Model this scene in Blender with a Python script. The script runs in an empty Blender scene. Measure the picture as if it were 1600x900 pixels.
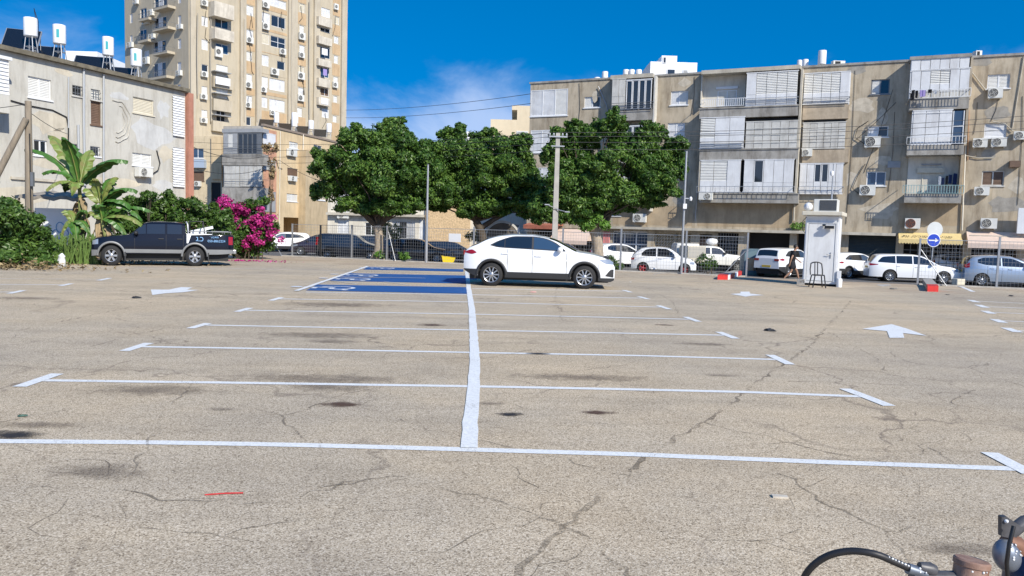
import bpy, bmesh, math, random
from mathutils import Vector, Matrix, noise as mnoise
R = math.radians
S = bpy.context.scene
C = S.collection
random.seed(7)

# ---------------------------------------------------------------- camera
F = 1200.0
CAM = Vector((0, 0, 1.66))
YAW, PITCH, ROLL = R(1.9), math.atan(91/1200), math.atan(.028)
fh = Vector((math.sin(YAW), math.cos(YAW), 0)); r0 = Vector((math.cos(YAW), -math.sin(YAW), 0)); zz = Vector((0, 0, 1))
FWD = fh*math.cos(PITCH) - zz*math.sin(PITCH)
up0 = fh*math.sin(PITCH) + zz*math.cos(PITCH)
RT = r0*math.cos(ROLL) + up0*math.sin(ROLL)
UP = up0*math.cos(ROLL) - r0*math.sin(ROLL)
cam = bpy.data.cameras.new('camera'); camo = bpy.data.objects.new('camera', cam); C.objects.link(camo)
camo.matrix_world = Matrix(((RT.x, UP.x, -FWD.x, CAM.x), (RT.y, UP.y, -FWD.y, CAM.y), (RT.z, UP.z, -FWD.z, CAM.z), (0, 0, 0, 1)))
cam.sensor_width = 36; cam.lens = 36*F/1600; cam.clip_end = 3000; cam.clip_start = .05
S.camera = camo

# ---------------------------------------------------------------- light
SUN_AZ, SUN_EL = R(33), R(36)          # from behind the camera, to its right
sd = Vector((math.sin(SUN_AZ)*math.cos(SUN_EL), -math.cos(SUN_AZ)*math.cos(SUN_EL), math.sin(SUN_EL)))
sl = bpy.data.lights.new('sun', 'SUN'); sl.energy = 4.6; sl.angle = R(.53); sl.color = (1, .935, .82)
so = bpy.data.objects.new('sun', sl); C.objects.link(so); so.rotation_euler = sd.to_track_quat('Z', 'Y').to_euler()
W = bpy.data.worlds.new('World'); S.world = W; W.use_nodes = True
nt = W.node_tree; N = nt.nodes; L = nt.links; N.clear()
wo = N.new('ShaderNodeOutputWorld'); bg = N.new('ShaderNodeBackground'); bg.inputs['Strength'].default_value = .13
sky = N.new('ShaderNodeTexSky'); sky.sky_type = 'NISHITA'; sky.sun_disc = False
sky.sun_elevation = SUN_EL; sky.sun_rotation = math.atan2(sd.x, sd.y); sky.dust_density = .4; sky.ozone_density = 3; sky.air_density = 1.0
hs = N.new('ShaderNodeHueSaturation'); hs.inputs['Saturation'].default_value = 1.54; hs.inputs['Value'].default_value = 1.2; hs.inputs['Hue'].default_value = .499
tc = N.new('ShaderNodeTexCoord'); sep = N.new('ShaderNodeSeparateXYZ'); L.new(tc.outputs['Generated'], sep.inputs[0])
# the clear air stays deep blue low down: sample the sky a little higher than the line of sight
sv = N.new('ShaderNodeVectorMath'); sv.operation = 'ADD'; sv.inputs[1].default_value = (0, 0, .33); L.new(tc.outputs['Generated'], sv.inputs[0])
sn = N.new('ShaderNodeVectorMath'); sn.operation = 'NORMALIZE'; L.new(sv.outputs[0], sn.inputs[0]); L.new(sn.outputs[0], sky.inputs['Vector']) if 'Vector' in sky.inputs else None
mp = N.new('ShaderNodeMapping'); mp.inputs['Scale'].default_value = (1, 1, 1.7); mp.inputs['Location'].default_value = (.62, .1, .2); L.new(tc.outputs['Generated'], mp.inputs[0])
cn = N.new('ShaderNodeTexNoise'); cn.inputs['Scale'].default_value = 5.5; cn.inputs['Detail'].default_value = 9; cn.inputs['Roughness'].default_value = .58; cn.inputs['Distortion'].default_value = .5; L.new(mp.outputs[0], cn.inputs['Vector'])
# clouds sit in a low bank: more of them near the horizon
mr = N.new('ShaderNodeMapRange'); mr.inputs[1].default_value = .09; mr.inputs[2].default_value = .24; mr.inputs[3].default_value = .5; mr.inputs[4].default_value = -.24; L.new(sep.outputs['Z'], mr.inputs[0])
ad = N.new('ShaderNodeMath'); ad.operation = 'ADD'; L.new(cn.outputs['Fac'], ad.inputs[0]); L.new(mr.outputs[0], ad.inputs[1])
cr = N.new('ShaderNodeValToRGB'); cr.color_ramp.elements[0].position = .46; cr.color_ramp.elements[1].position = .92; cr.color_ramp.interpolation = 'EASE'; L.new(ad.outputs[0], cr.inputs[0])
cm = N.new('ShaderNodeMath'); cm.operation = 'MULTIPLY'; cm.inputs[1].default_value = .66; L.new(cr.outputs[0], cm.inputs[0])
mx = N.new('ShaderNodeMix'); mx.data_type = 'RGBA'; mx.inputs[7].default_value = (4.1, 4.9, 6.6, 1)
L.new(sky.outputs[0], hs.inputs['Color']); L.new(hs.outputs[0], mx.inputs[6]); L.new(cm.outputs[0], mx.inputs[0]); L.new(mx.outputs[2], bg.inputs['Color']); L.new(bg.outputs[0], wo.inputs[0])
S.view_settings.view_transform = 'Standard'; S.view_settings.look = 'None'; S.view_settings.exposure = .32; S.view_settings.gamma = 1
S.view_settings.use_curve_mapping = False
S.cycles.max_bounces = 5; S.cycles.diffuse_bounces = 3; S.cycles.glossy_bounces = 3; S.cycles.transparent_max_bounces = 12

# ---------------------------------------------------------------- projection helpers (photo pixel -> point in the world)
def ray(u, v): return FWD + RT*((u-800)/F) + UP*((450-v)/F)
def at(u, v, D):                        # point at horizontal distance D in front of the camera
    d = ray(u, v); return CAM + d*(D/d.dot(fh))
def gxy(u, v, z=0.0):
    d = ray(u, v); t = (z-CAM.z)/d.z; return CAM + d*t
def hor(u): return 359 + .028*(u-800)
def xyD(u, D): p = at(u, hor(u), D); return Vector((p.x, p.y, 0))
FA, FB = Vector((-14, 43.5)), Vector((19.5, 30.3))       # the fence line
fdir = (FB-FA).normalized(); fn = Vector((-fdir.y, fdir.x))
if fn.y < 0: fn = -fn
def sm(t): t = max(0, min(1, t)); return t*t*(3-2*t)
def gz(x, y): return -.55*sm(((Vector((x, y))-FA).dot(fn)+3.2)/9.0)
def drop(p): return Vector((p[0], p[1], gz(p[0], p[1])))
def onground(u, v):
    z = 0
    for _ in range(12):
        p = gxy(u, v, z); z = .5*z + .5*gz(p.x, p.y)
    return Vector((p.x, p.y, gz(p.x, p.y)))

# ---------------------------------------------------------------- mesh builder
class MB:
    def __init__(s): s.v = []; s.f = []; s.sm = []
    def quadgrid(s, rows, smooth=True, closed=False, flip=False):
        b = len(s.v); n = len(rows[0])
        for r in rows: s.v += [tuple(p) for p in r]
        for i in range(len(rows)-1):
            for j in range(n if closed else n-1):
                k = (j+1) % n; q = (b+i*n+j, b+i*n+k, b+(i+1)*n+k, b+(i+1)*n+j)
                s.f.append(q[::-1] if flip else q); s.sm.append(smooth)
        return s
    def poly(s, pts, smooth=False):
        b = len(s.v); s.v += [tuple(p) for p in pts]; s.f.append(tuple(range(b, b+len(pts)))); s.sm.append(smooth); return s
    def box(s, x0, x1, y0, y1, z0, z1, M=None):
        P = [Vector((x, y, z)) for z in (z0, z1) for y in (y0, y1) for x in (x0, x1)]
        if M is not None: P = [M @ p for p in P]
        b = len(s.v); s.v += [tuple(p) for p in P]
        for q in ((0, 2, 3, 1), (4, 5, 7, 6), (0, 1, 5, 4), (2, 6, 7, 3), (0, 4, 6, 2), (1, 3, 7, 5)):
            s.f.append(tuple(b+i for i in q)); s.sm.append(False)
        return s
    def cbox(s, c, d, M=None):
        return s.box(c[0]-d[0]/2, c[0]+d[0]/2, c[1]-d[1]/2, c[1]+d[1]/2, c[2]-d[2]/2, c[2]+d[2]/2, M)
    def tube(s, pts, r, n=8, cap=True, smooth=True):
        pts = [Vector(p) for p in pts]; rr = r if isinstance(r, (list, tuple)) else [r]*len(pts)
        rows = []; prev = None
        for i, p in enumerate(pts):
            a = pts[max(0, i-1)]; c = pts[min(len(pts)-1, i+1)]; t = (c-a)
            if t.length < 1e-9: t = Vector((0, 0, 1))
            t.normalize()
            if prev is None:
                x = Vector((0, 0, 1)).cross(t)
                if x.length < .05: x = Vector((1, 0, 0)).cross(t)
            else:
                x = prev - t*prev.dot(t)
                if x.length < .01: x = Vector((1, 0, 0)).cross(t)
            x.normalize(); prev = x; y = t.cross(x)
            rows.append([p + (x*math.cos(2*math.pi*k/n) + y*math.sin(2*math.pi*k/n))*rr[i] for k in range(n)])
        s.quadgrid(rows, smooth, True)
        if cap: s.poly(rows[0][::-1]); s.poly(rows[-1])
        return s
    def lathe(s, prof, M=None, n=20, smooth=True, cap=True):      # prof: (r, z)
        rows = [[Vector((r*math.cos(2*math.pi*k/n), r*math.sin(2*math.pi*k/n), z)) for k in range(n)] for r, z in prof]
        if M is not None: rows = [[M @ p for p in q] for q in rows]
        s.quadgrid(rows, smooth, True)
        if cap: s.poly(rows[0][::-1]); s.poly(rows[-1])
        return s
    def prism(s, pts, h, M=None):        # polygon in xy, extruded 0..h
        a = [Vector((p[0], p[1], 0)) for p in pts]; b = [Vector((p[0], p[1], h)) for p in pts]
        if M is not None: a = [M @ p for p in a]; b = [M @ p for p in b]
        s.poly(a[::-1]); s.poly(b); n = len(a)
        for i in range(n): s.poly((a[i], a[(i+1) % n], b[(i+1) % n], b[i]))
        return s
    def build(s, name, m=None, parent=None, **kw):
        me = bpy.data.meshes.new(name); me.from_pydata(s.v, [], s.f); me.validate(clean_customdata=False)
        if len(me.polygons) == len(s.sm): me.polygons.foreach_set('use_smooth', s.sm)
        if m: me.materials.append(m)
        o = bpy.data.objects.new(name, me); C.objects.link(o)
        if parent: o.parent = parent
        for k, x in kw.items(): o[k] = x
        return o
def tag(o, label, cat, group=None, kind=None):
    if label: o['label'] = label
    if cat: o['category'] = cat
    if group: o['group'] = group
    if kind: o['kind'] = kind
    return o
def thing(name, loc, rz, label, cat, group=None):
    o = bpy.data.objects.new(name, None); C.objects.link(o); o.location = loc; o.rotation_euler = (0, 0, rz)
    o.empty_display_size = .3
    return tag(o, label, cat, group)
def bevel(o, w=.01, seg=2):
    m = o.modifiers.new('bevel', 'BEVEL'); m.width = w; m.segments = seg; m.limit_method = 'ANGLE'; return o
_kids = {}
def copytree(o, loc=None, rz=None, label=None):
    def kids(p): return [c for c in C.objects if c.parent == p]
    def cp(a, par):
        b = a.copy(); C.objects.link(b)
        if par: b.parent = par
        for c in kids(a): cp(c, b)
        return b
    n = cp(o, None)
    if loc is not None: n.location = loc
    if rz is not None: n.rotation_euler = (0, 0, rz)
    if label: n['label'] = label
    return n
def text(body, size, m, name, parent, M, ext=.004, align='CENTER'):
    c = bpy.data.curves.new(name, 'FONT'); c.body = body; c.size = size; c.extrude = ext; c.align_x = align; c.align_y = 'CENTER'
    t = bpy.data.objects.new('tmp', c); C.objects.link(t)
    me = bpy.data.meshes.new_from_object(t.evaluated_get(bpy.context.evaluated_depsgraph_get())); bpy.data.objects.remove(t)
    me.materials.clear(); me.materials.append(m); me.name = name
    o = bpy.data.objects.new(name, me); C.objects.link(o); o.parent = parent; o.matrix_local = M
    return o

# ---------------------------------------------------------------- materials
def srgb(r, g, b): return tuple(((x/255+.055)/1.055)**2.4 if x > 10 else x/255/12.92 for x in (r, g, b))
_m = {}
def mat(name, col, rough=.6, metal=0., var=.0, scale=3., streak=0., bump=0., bscale=40., spec=.5, coat=0., col2=None, stretch=(1, 1, 1), trans=0.):
    if name in _m: return _m[name]
    m = bpy.data.materials.new(name); m.use_nodes = True; t = m.node_tree; b = t.nodes['Principled BSDF']
    b.inputs['Base Color'].default_value = (*col, 1); b.inputs['Roughness'].default_value = rough; b.inputs['Metallic'].default_value = metal
    b.inputs['Specular IOR Level'].default_value = spec; b.inputs['Coat Weight'].default_value = coat; b.inputs['Coat Roughness'].default_value = .03
    if trans: b.inputs['Transmission Weight'].default_value = trans
    if var or streak or bump:
        tcn = t.nodes.new('ShaderNodeTexCoord')
    if var or streak:
        mp = t.nodes.new('ShaderNodeMapping'); mp.inputs['Scale'].default_value = stretch; t.links.new(tcn.outputs['Object'], mp.inputs[0])
        n = t.nodes.new('ShaderNodeTexNoise'); n.inputs['Scale'].default_value = scale; n.inputs['Detail'].default_value = 7; n.inputs['Roughness'].default_value = .62; t.links.new(mp.outputs[0], n.inputs[0])
        r = t.nodes.new('ShaderNodeValToRGB'); r.color_ramp.elements[0].position = .3; r.color_ramp.elements[1].position = .7
        c2 = col2 or tuple(c*(1-var) for c in col)
        r.color_ramp.elements[0].color = (*c2, 1); r.color_ramp.elements[1].color = (*[min(1, c*(1+var*.35)) for c in col], 1)
        t.links.new(n.outputs['Fac'], r.inputs[0]); out = r.outputs[0]
        if streak:
            mp2 = t.nodes.new('ShaderNodeMapping'); mp2.inputs['Scale'].default_value = (1.5, 1.5, .3); t.links.new(tcn.outputs['Object'], mp2.inputs[0])
            n2 = t.nodes.new('ShaderNodeTexNoise'); n2.inputs['Scale'].default_value = 1.6; n2.inputs['Detail'].default_value = 8; n2.inputs['Roughness'].default_value = .7; t.links.new(mp2.outputs[0], n2.inputs[0])
            r2 = t.nodes.new('ShaderNodeValToRGB'); r2.color_ramp.elements[0].position = .47; r2.color_ramp.elements[1].position = .68
            r2.color_ramp.elements[0].color = (0, 0, 0, 1); r2.color_ramp.elements[1].color = (streak, streak, streak, 1); t.links.new(n2.outputs['Fac'], r2.inputs[0])
            mm = t.nodes.new('ShaderNodeMix'); mm.data_type = 'RGBA'; mm.blend_type = 'MULTIPLY'; mm.inputs[7].default_value = (.50, .46, .42, 1)
            t.links.new(r2.outputs[0], mm.inputs[0]); t.links.new(out, mm.inputs[6]); out = mm.outputs[2]
        t.links.new(out, b.inputs['Base Color'])
    if bump:
        n3 = t.nodes.new('ShaderNodeTexNoise'); n3.inputs['Scale'].default_value = bscale; n3.inputs['Detail'].default_value = 4; t.links.new(tcn.outputs['Object'], n3.inputs[0])
        bn = t.nodes.new('ShaderNodeBump'); bn.inputs['Strength'].default_value = bump; bn.inputs['Distance'].default_value = .02
        t.links.new(n3.outputs['Fac'], bn.inputs['Height']); t.links.new(bn.outputs[0], b.inputs['Normal'])
    _m[name] = m; return m
def leafmat(name, c1, c2, c3, rough=.45, scale=1.2):
    m = bpy.data.materials.new(name); m.use_nodes = True; t = m.node_tree; b = t.nodes['Principled BSDF']
    g = t.nodes.new('ShaderNodeNewGeometry'); r = t.nodes.new('ShaderNodeValToRGB'); tcn = t.nodes.new('ShaderNodeTexCoord'); nz = t.nodes.new('ShaderNodeTexNoise'); nz.inputs['Scale'].default_value = scale; nz.inputs['Detail'].default_value = 3; t.links.new(tcn.outputs['Object'], nz.inputs[0])
    ma = t.nodes.new('ShaderNodeMath'); ma.operation = 'MULTIPLY_ADD'; ma.inputs[1].default_value = 1.5; ma.inputs[2].default_value = -.75; t.links.new(nz.outputs['Fac'], ma.inputs[0])
    mb_ = t.nodes.new('ShaderNodeMath'); mb_.operation = 'ADD'; mb_.use_clamp = True; t.links.new(ma.outputs[0], mb_.inputs[0]); t.links.new(g.outputs['Random Per Island'], mb_.inputs[1]); r.color_ramp.elements[0].color = (*c1, 1); r.color_ramp.elements[1].color = (*c3, 1)
    e = r.color_ramp.elements.new(.55); e.color = (*c2, 1)
    t.links.new(mb_.outputs[0], r.inputs[0]); t.links.new(r.outputs[0], b.inputs['Base Color']); b.inputs['Roughness'].default_value = rough
    b.inputs['Specular IOR Level'].default_value = .35
    tr = t.nodes.new('ShaderNodeBsdfTranslucent'); t.links.new(r.outputs[0], tr.inputs['Color'])
    ms = t.nodes.new('ShaderNodeMixShader'); ms.inputs[0].default_value = .22
    o = t.nodes['Material Output']; t.links.new(b.outputs[0], ms.inputs[1]); t.links.new(tr.outputs[0], ms.inputs[2]); t.links.new(ms.outputs[0], o.inputs[0])
    return m
WHITE = mat('white_metal', (.72, .73, .74), .45, var=.08, scale=2)
SHUT = mat('white_shutter', (.70, .71, .72), .5, var=.14, scale=1.5, streak=.35)
SHUT2 = mat('aged_shutter', (.58, .57, .53), .6, var=.2, scale=1.5, streak=.5)
GREYSH = mat('grey_shutter', (.33, .34, .35), .6, var=.2, scale=2)
SLAT = mat('louvre_slat', (.68, .675, .64), .55, var=.1)
DARK = mat('black_part_and_shade', (.012, .013, .015), .8)  # black parts and panes; also paints the shade in shops and shutter gaps
GLASS = mat('dark_glass', (.02, .026, .035), .06, spec=.8)
BGLASS = mat('blue_glass', (.03, .06, .11), .08, spec=.9)
IRON = mat('grey_iron', (.20, .21, .22), .5, .4, var=.2)
GALV = mat('galvanised_steel', (.42, .43, .44), .42, .6, var=.15, scale=6)
BLACK = mat('black_metal', (.015, .015, .016), .4)
RUBBER = mat('black_rubber', (.018, .018, .018), .75)
CONC = mat('grey_concrete', (.36, .34, .31), .85, var=.3, scale=4, bump=.3, bscale=30)
ACW = mat('ac_casing', (.66, .66, .62), .5, var=.12, scale=2)
RED = mat('red_paint', (.55, .02, .015), .5, var=.25, scale=9)
MPAINT = mat('white_paint', (.74, .76, .78), .6, var=.1, scale=14)
CREAM = mat('cream_paint', (.62, .57, .45), .7, var=.1)
BROWN = mat('brown_shutter', (.16, .10, .065), .65, var=.25, scale=6)
# ================================================================ GROUND
def asphalt():
    m = bpy.data.materials.new('exposed_aggregate_asphalt'); m.use_nodes = True; t = m.node_tree; nd = t.nodes; lk = t.links; b = nd['Principled BSDF']
    tc = nd.new('ShaderNodeTexCoord'); b.inputs['Roughness'].default_value = .88; b.inputs['Specular IOR Level'].default_value = .25
    def noise(sc, det=5, ro=.6, vec=None):
        n = nd.new('ShaderNodeTexNoise'); n.inputs['Scale'].default_value = sc; n.inputs['Detail'].default_value = det; n.inputs['Roughness'].default_value = ro
        lk.new(vec or tc.outputs['Object'], n.inputs[0]); return n.outputs['Fac']
    def ramp(src, *el):
        r = nd.new('ShaderNodeValToRGB'); e = r.color_ramp.elements
        while len(e) < len(el): e.new(.5)
        for i, (p, c) in enumerate(el): e[i].position = p; e[i].color = (*c, 1) if len(c) == 3 else c
        lk.new(src, r.inputs[0]); return r.outputs[0]
    def mix(f, a, c, mode='MIX'):
        x = nd.new('ShaderNodeMix'); x.data_type = 'RGBA'; x.blend_type = mode
        for i, s_ in ((0, f), (6, a), (7, c)):
            if isinstance(s_, (int, float)): x.inputs[i].default_value = s_
            elif isinstance(s_, tuple): x.inputs[i].default_value = (*s_, 1)
            else: lk.new(s_, x.inputs[i])
        return x.outputs[2]
    vo = nd.new('ShaderNodeTexVoronoi'); vo.inputs['Scale'].default_value = 118; lk.new(tc.outputs['Object'], vo.inputs[0])
    sp = nd.new('ShaderNodeSeparateColor'); lk.new(vo.outputs['Color'], sp.inputs[0])
    stone = ramp(sp.outputs[0], (0, (.26, .21, .15)), (.14, (.465, .385, .28)), (.5, (.60, .505, .372)), (.8, (.70, .60, .45)), (1, (.83, .73, .58)))
    dist = ramp(vo.outputs['Distance'], (.0, (1, 1, 1)), (.58, (.95, .95, .95)), (.9, (.46, .44, .41)))
    base = mix(1.0, stone, dist, 'MULTIPLY')
    fine = ramp(noise(190, 3, .7), (.35, (.72, .72, .72)), (.62, (1.08, 1.08, 1.08))); base = mix(.8, base, fine, 'MULTIPLY')
    # broad wear, tyre polish and dirt
    big = ramp(noise(.16, 6, .62), (.33, (.78, .79, .83)), (.46, (.93, .93, .94)), (.56, (1.02, .99, .95)), (.7, (1.1, 1.04, .96))); base = mix(1.0, base, big, 'MULTIPLY')
    mid = ramp(noise(.9, 7, .7), (.3, (.86, .85, .84)), (.52, (1, 1, 1)), (.8, (1.06, 1.04, 1.0))); base = mix(.9, base, mid, 'MULTIPLY')
    st = ramp(noise(2.6, 8, .75), (.62, (1, 1, 1)), (.74, (.62, .58, .53))); base = mix(.5, base, st, 'MULTIPLY')
    mpp = nd.new('ShaderNodeMapping'); mpp.inputs['Scale'].default_value = (.12, 1.6, 1); mpp.inputs['Rotation'].default_value = (0, 0, R(-6)); lk.new(tc.outputs['Object'], mpp.inputs[0])
    sw = ramp(noise(.9, 6, .65, mpp.outputs[0]), (.36, (.84, .83, .82)), (.6, (1.04, 1.03, 1.02))); base = mix(.75, base, sw, 'MULTIPLY')
    # hairline crack network
    v2 = nd.new('ShaderNodeTexVoronoi'); v2.feature = 'DISTANCE_TO_EDGE'; v2.inputs['Scale'].default_value = .42
    dn = nd.new('ShaderNodeTexNoise'); dn.inputs['Scale'].default_value = 1.4; dn.inputs['Detail'].default_value = 8; lk.new(tc.outputs['Object'], dn.inputs[0])
    va = nd.new('ShaderNodeVectorMath'); va.operation = 'MULTIPLY_ADD'; va.inputs[1].default_value = (1.3, 1.3, 0); lk.new(dn.outputs['Color'], va.inputs[0]); lk.new(tc.outputs['Object'], va.inputs[2]); lk.new(va.outputs[0], v2.inputs[0])
    ck = ramp(v2.outputs['Distance'], (.0, (1, 1, 1)), (.011, (0, 0, 0)))
    ckm = ramp(noise(.35, 3, .5), (.42, (0, 0, 0)), (.6, (.7, .7, .7))); ckf = mix(1.0, ck, ckm, 'MULTIPLY')
    base = mix(ckf, base, (.13, .10, .08))
    # sandy dust towards the far edge of the lot, darker asphalt on the street
    sx = nd.new('ShaderNodeSeparateXYZ'); lk.new(tc.outputs['Object'], sx.inputs[0])
    def math_(op, a, c):
        x = nd.new('ShaderNodeMath'); x.operation = op
        for i, s_ in enumerate((a, c)):
            if isinstance(s_, (int, float)): x.inputs[i].default_value = s_
            else: lk.new(s_, x.inputs[i])
        return x.outputs[0]
    dd = math_('ADD', math_('MULTIPLY', math_('SUBTRACT', sx.outputs[0], FA.x), fn.x), math_('MULTIPLY', math_('SUBTRACT', sx.outputs[1], FA.y), fn.y))
    edge = math_('ADD', dd, math_('MULTIPLY', noise(.5, 5), 7.0))
    sand = ramp(math_('MULTIPLY', math_('ADD', edge, 7.0), .1), (.0, (0, 0, 0)), (.25, (0, 0, 0)), (.62, (.9, .9, .9)), (1, (.8, .8, .8)))
    sandn = mix(1.0, sand, ramp(noise(.25, 6, .7), (.42, (.1, .1, .1)), (.6, (1, 1, 1))), 'MULTIPLY')
    base = mix(sandn, base, ramp(noise(7, 6, .7), (.3, (.30, .215, .145)), (.7, (.42, .33, .24))))
    street = ramp(math_('MULTIPLY', dd, .25), (.55, (0, 0, 0)), (.8, (1, 1, 1)))
    base = mix(street, base, ramp(noise(2.5, 8, .7), (.3, (.095, .092, .09)), (.7, (.16, .155, .15))))
    lk.new(base, b.inputs['Base Color'])
    bn = nd.new('ShaderNodeBump'); bn.inputs['Strength'].default_value = .26; bn.inputs['Distance'].default_value = .006; bn.invert = True
    lk.new(vo.outputs['Distance'], bn.inputs['Height']); lk.new(bn.outputs[0], b.inputs['Normal'])
    return m
ASPH = asphalt()
def axis():
    a = [-700, -300, -150, -90, -60]; x = -45.
    while x < 45: a.append(x); x += 1.5
    return a + [45, 60, 90, 150, 300, 700]
gx = axis(); gy = [-300, -100, -30, -10, 0, 10, 20] + [25+1.25*i for i in range(44)] + [82, 90, 110, 150, 300, 800]
mb = MB(); mb.quadgrid([[(x, y, gz(x, y)) for x in gx] for y in gy], smooth=True)
tag(mb.build('ground', ASPH), None, None, kind='structure')

def ribbon(pts, w, z=.004, jit=0., seg=None):
    """flat strip along world points, following the ground"""
    P = [Vector((p[0], p[1])) for p in pts]
    if seg:
        Q = [P[0]]
        for a, b in zip(P, P[1:]):
            n = max(1, int((b-a).length/seg))
            for i in range(1, n+1): Q.append(a.lerp(b, i/n))
        if jit: Q = [Q[0]]+[q+Vector((random.gauss(0, jit), random.gauss(0, jit))) for q in Q[1:-1]]+[Q[-1]]
        P = Q
    m = MB(); ra = []; rb = []
    for i, p in enumerate(P):
        t = (P[min(i+1, len(P)-1)]-P[max(i-1, 0)]).normalized(); n = Vector((-t.y, t.x)); ww = w(i/(len(P)-1)) if callable(w) else w
        a = p+n*ww/2*(1+random.uniform(-1, 1)*jit*2); b = p-n*ww/2*(1+random.uniform(-1, 1)*jit*2)
        ra.append((a.x, a.y, gz(a.x, a.y)+z)); rb.append((b.x, b.y, gz(b.x, b.y)+z))
    return m.quadgrid([rb, ra], smooth=False)
def worn(name, col, dens):
    m = bpy.data.materials.new(name); m.use_nodes = True; t = m.node_tree; b = t.nodes['Principled BSDF']; b.inputs['Roughness'].default_value = .65
    tc = t.nodes.new('ShaderNodeTexCoord'); n = t.nodes.new('ShaderNodeTexNoise'); n.inputs['Scale'].default_value = 38; n.inputs['Detail'].default_value = 6; n.inputs['Roughness'].default_value = .7
    t.links.new(tc.outputs['Object'], n.inputs[0]); r = t.nodes.new('ShaderNodeValToRGB'); r.color_ramp.elements[0].position = .3; r.color_ramp.elements[0].color = (*[c*.72 for c in col], 1); r.color_ramp.elements[1].position = .6; r.color_ramp.elements[1].color = (*col, 1)
    t.links.new(n.outputs['Fac'], r.inputs[0]); t.links.new(r.outputs[0], b.inputs['Base Color'])
    n2 = t.nodes.new('ShaderNodeTexNoise'); n2.inputs['Scale'].default_value = 60; n2.inputs['Detail'].default_value = 5; n2.inputs['Roughness'].default_value = .8; t.links.new(tc.outputs['Object'], n2.inputs[0])
    r2 = t.nodes.new('ShaderNodeValToRGB'); r2.color_ramp.elements[0].position = dens-.02; r2.color_ramp.elements[1].position = dens+.03; t.links.new(n2.outputs['Fac'], r2.inputs[0])
    n4 = t.nodes.new('ShaderNodeTexNoise'); n4.inputs['Scale'].default_value = 2.2; n4.inputs['Detail'].default_value = 5; t.links.new(tc.outputs['Object'], n4.inputs[0])
    r4 = t.nodes.new('ShaderNodeMapRange'); r4.inputs[1].default_value = .3; r4.inputs[2].default_value = .72; r4.inputs[3].default_value = -.09; r4.inputs[4].default_value = .07; t.links.new(n4.outputs['Fac'], r4.inputs[0])
    a4 = t.nodes.new('ShaderNodeMath'); a4.operation = 'SUBTRACT'; t.links.new(n2.outputs['Fac'], a4.inputs[0]); t.links.new(r4.outputs[0], a4.inputs[1]); t.links.new(a4.outputs[0], r2.inputs[0])
    t.links.new(r2.outputs[0], b.inputs['Alpha'])
    bn = t.nodes.new('ShaderNodeBump'); bn.inputs['Strength'].default_value = .5; bn.inputs['Distance'].default_value = .005; t.links.new(n.outputs['Fac'], bn.inputs['Height']); t.links.new(bn.outputs[0], b.inputs['Normal'])
    return m
LINE = worn('fresh_white_line_paint', (.80, .81, .80), .36); FAINT = worn('worn_white_line_paint', (.62, .62, .60), .50); BLUE = worn('blue_bay_paint', (.010, .090, .30), .34)
def px(*uv): return [gxy(u, v) for u, v in uv]
def mark(name, pts, w=.10, m=LINE, z=.005, jit=.002, seg=.35):
    return tag(ribbon(pts, w, z, jit, seg).build(name, m), None, None, kind='structure')
rows = [[(-260, 684), (0, 690), (250, 692), (480, 696), (735, 703), (1000, 711), (1300, 723), (1596, 733.4)],
        [(62, 594.6), (400, 599), (735, 604), (950, 608), (1165, 613), (1358, 620.4)],
        [(214, 541.8), (480, 546), (735, 551), (1000, 556), (1222, 562.3)],
        [(310, 507.9), (735, 516), (1138, 524.2)], [(381, 484.9), (735, 491), (1083, 499.2)], [(430, 467), (735, 472), (1039, 480.3)],
        [(478, 456.5), (735, 460.5), (1002, 466)], [(738, 451), (975, 455)], [(738, 443), (955, 447)],
        [(0, 435.7), (165, 436.5)], [(0, 444.5), (108, 445)], [(0, 456.5), (34, 456)],
        [(1520, 470.5), (1620, 475)], [(1536, 479), (1640, 483.5)], [(1545, 488), (1640, 492)], [(1560, 501), (1640, 505)], [(1582, 516.5), (1640, 519)]]
for i, r in enumerate(rows): mark('bay_line', px(*r), .108 if i < 9 else .09, FAINT if i in (9,) else LINE, z=.004)
tees = [[(1546, 708), (1612, 742)], [(30, 605), (90, 584.5)], [(1320, 608), (1390, 635)], [(194, 549), (233, 536.5)], [(1203, 555), (1235, 570)],
        [(297, 513.5), (325, 505.5)], [(1123, 519), (1150, 529.5)], [(370, 487.5), (391, 481.5)], [(1071, 495.5), (1092, 503)], [(423, 470), (440, 465)],
        [(1028, 477.5), (1046, 483.5)], [(998, 463.5), (1013, 467.7)], [(974, 453.5), (986, 457)], [(154, 438.5), (172, 434.7)], [(94, 447), (112, 443.3)], [(14, 459), (37, 454)],
        [(1516, 469), (1527, 472.5)], [(1528, 476.5), (1541, 481)], [(1538, 486), (1551, 490.5)], [(1553, 499), (1568, 504.5)], [(1571, 512.5), (1591, 519.5)]]
for i, r in enumerate(tees): mark('bay_line_end', px(*r), .135 if i < 16 else .19, z=.0065)
mark('centre_line', px((733, 701), (736, 650), (740, 606), (742, 575), (741, 545), (739.5, 515), (737.5, 485), (734, 462), (732, 448), (731, 436), (729, 424)), .13, z=.009, jit=.003, seg=.25)
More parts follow.
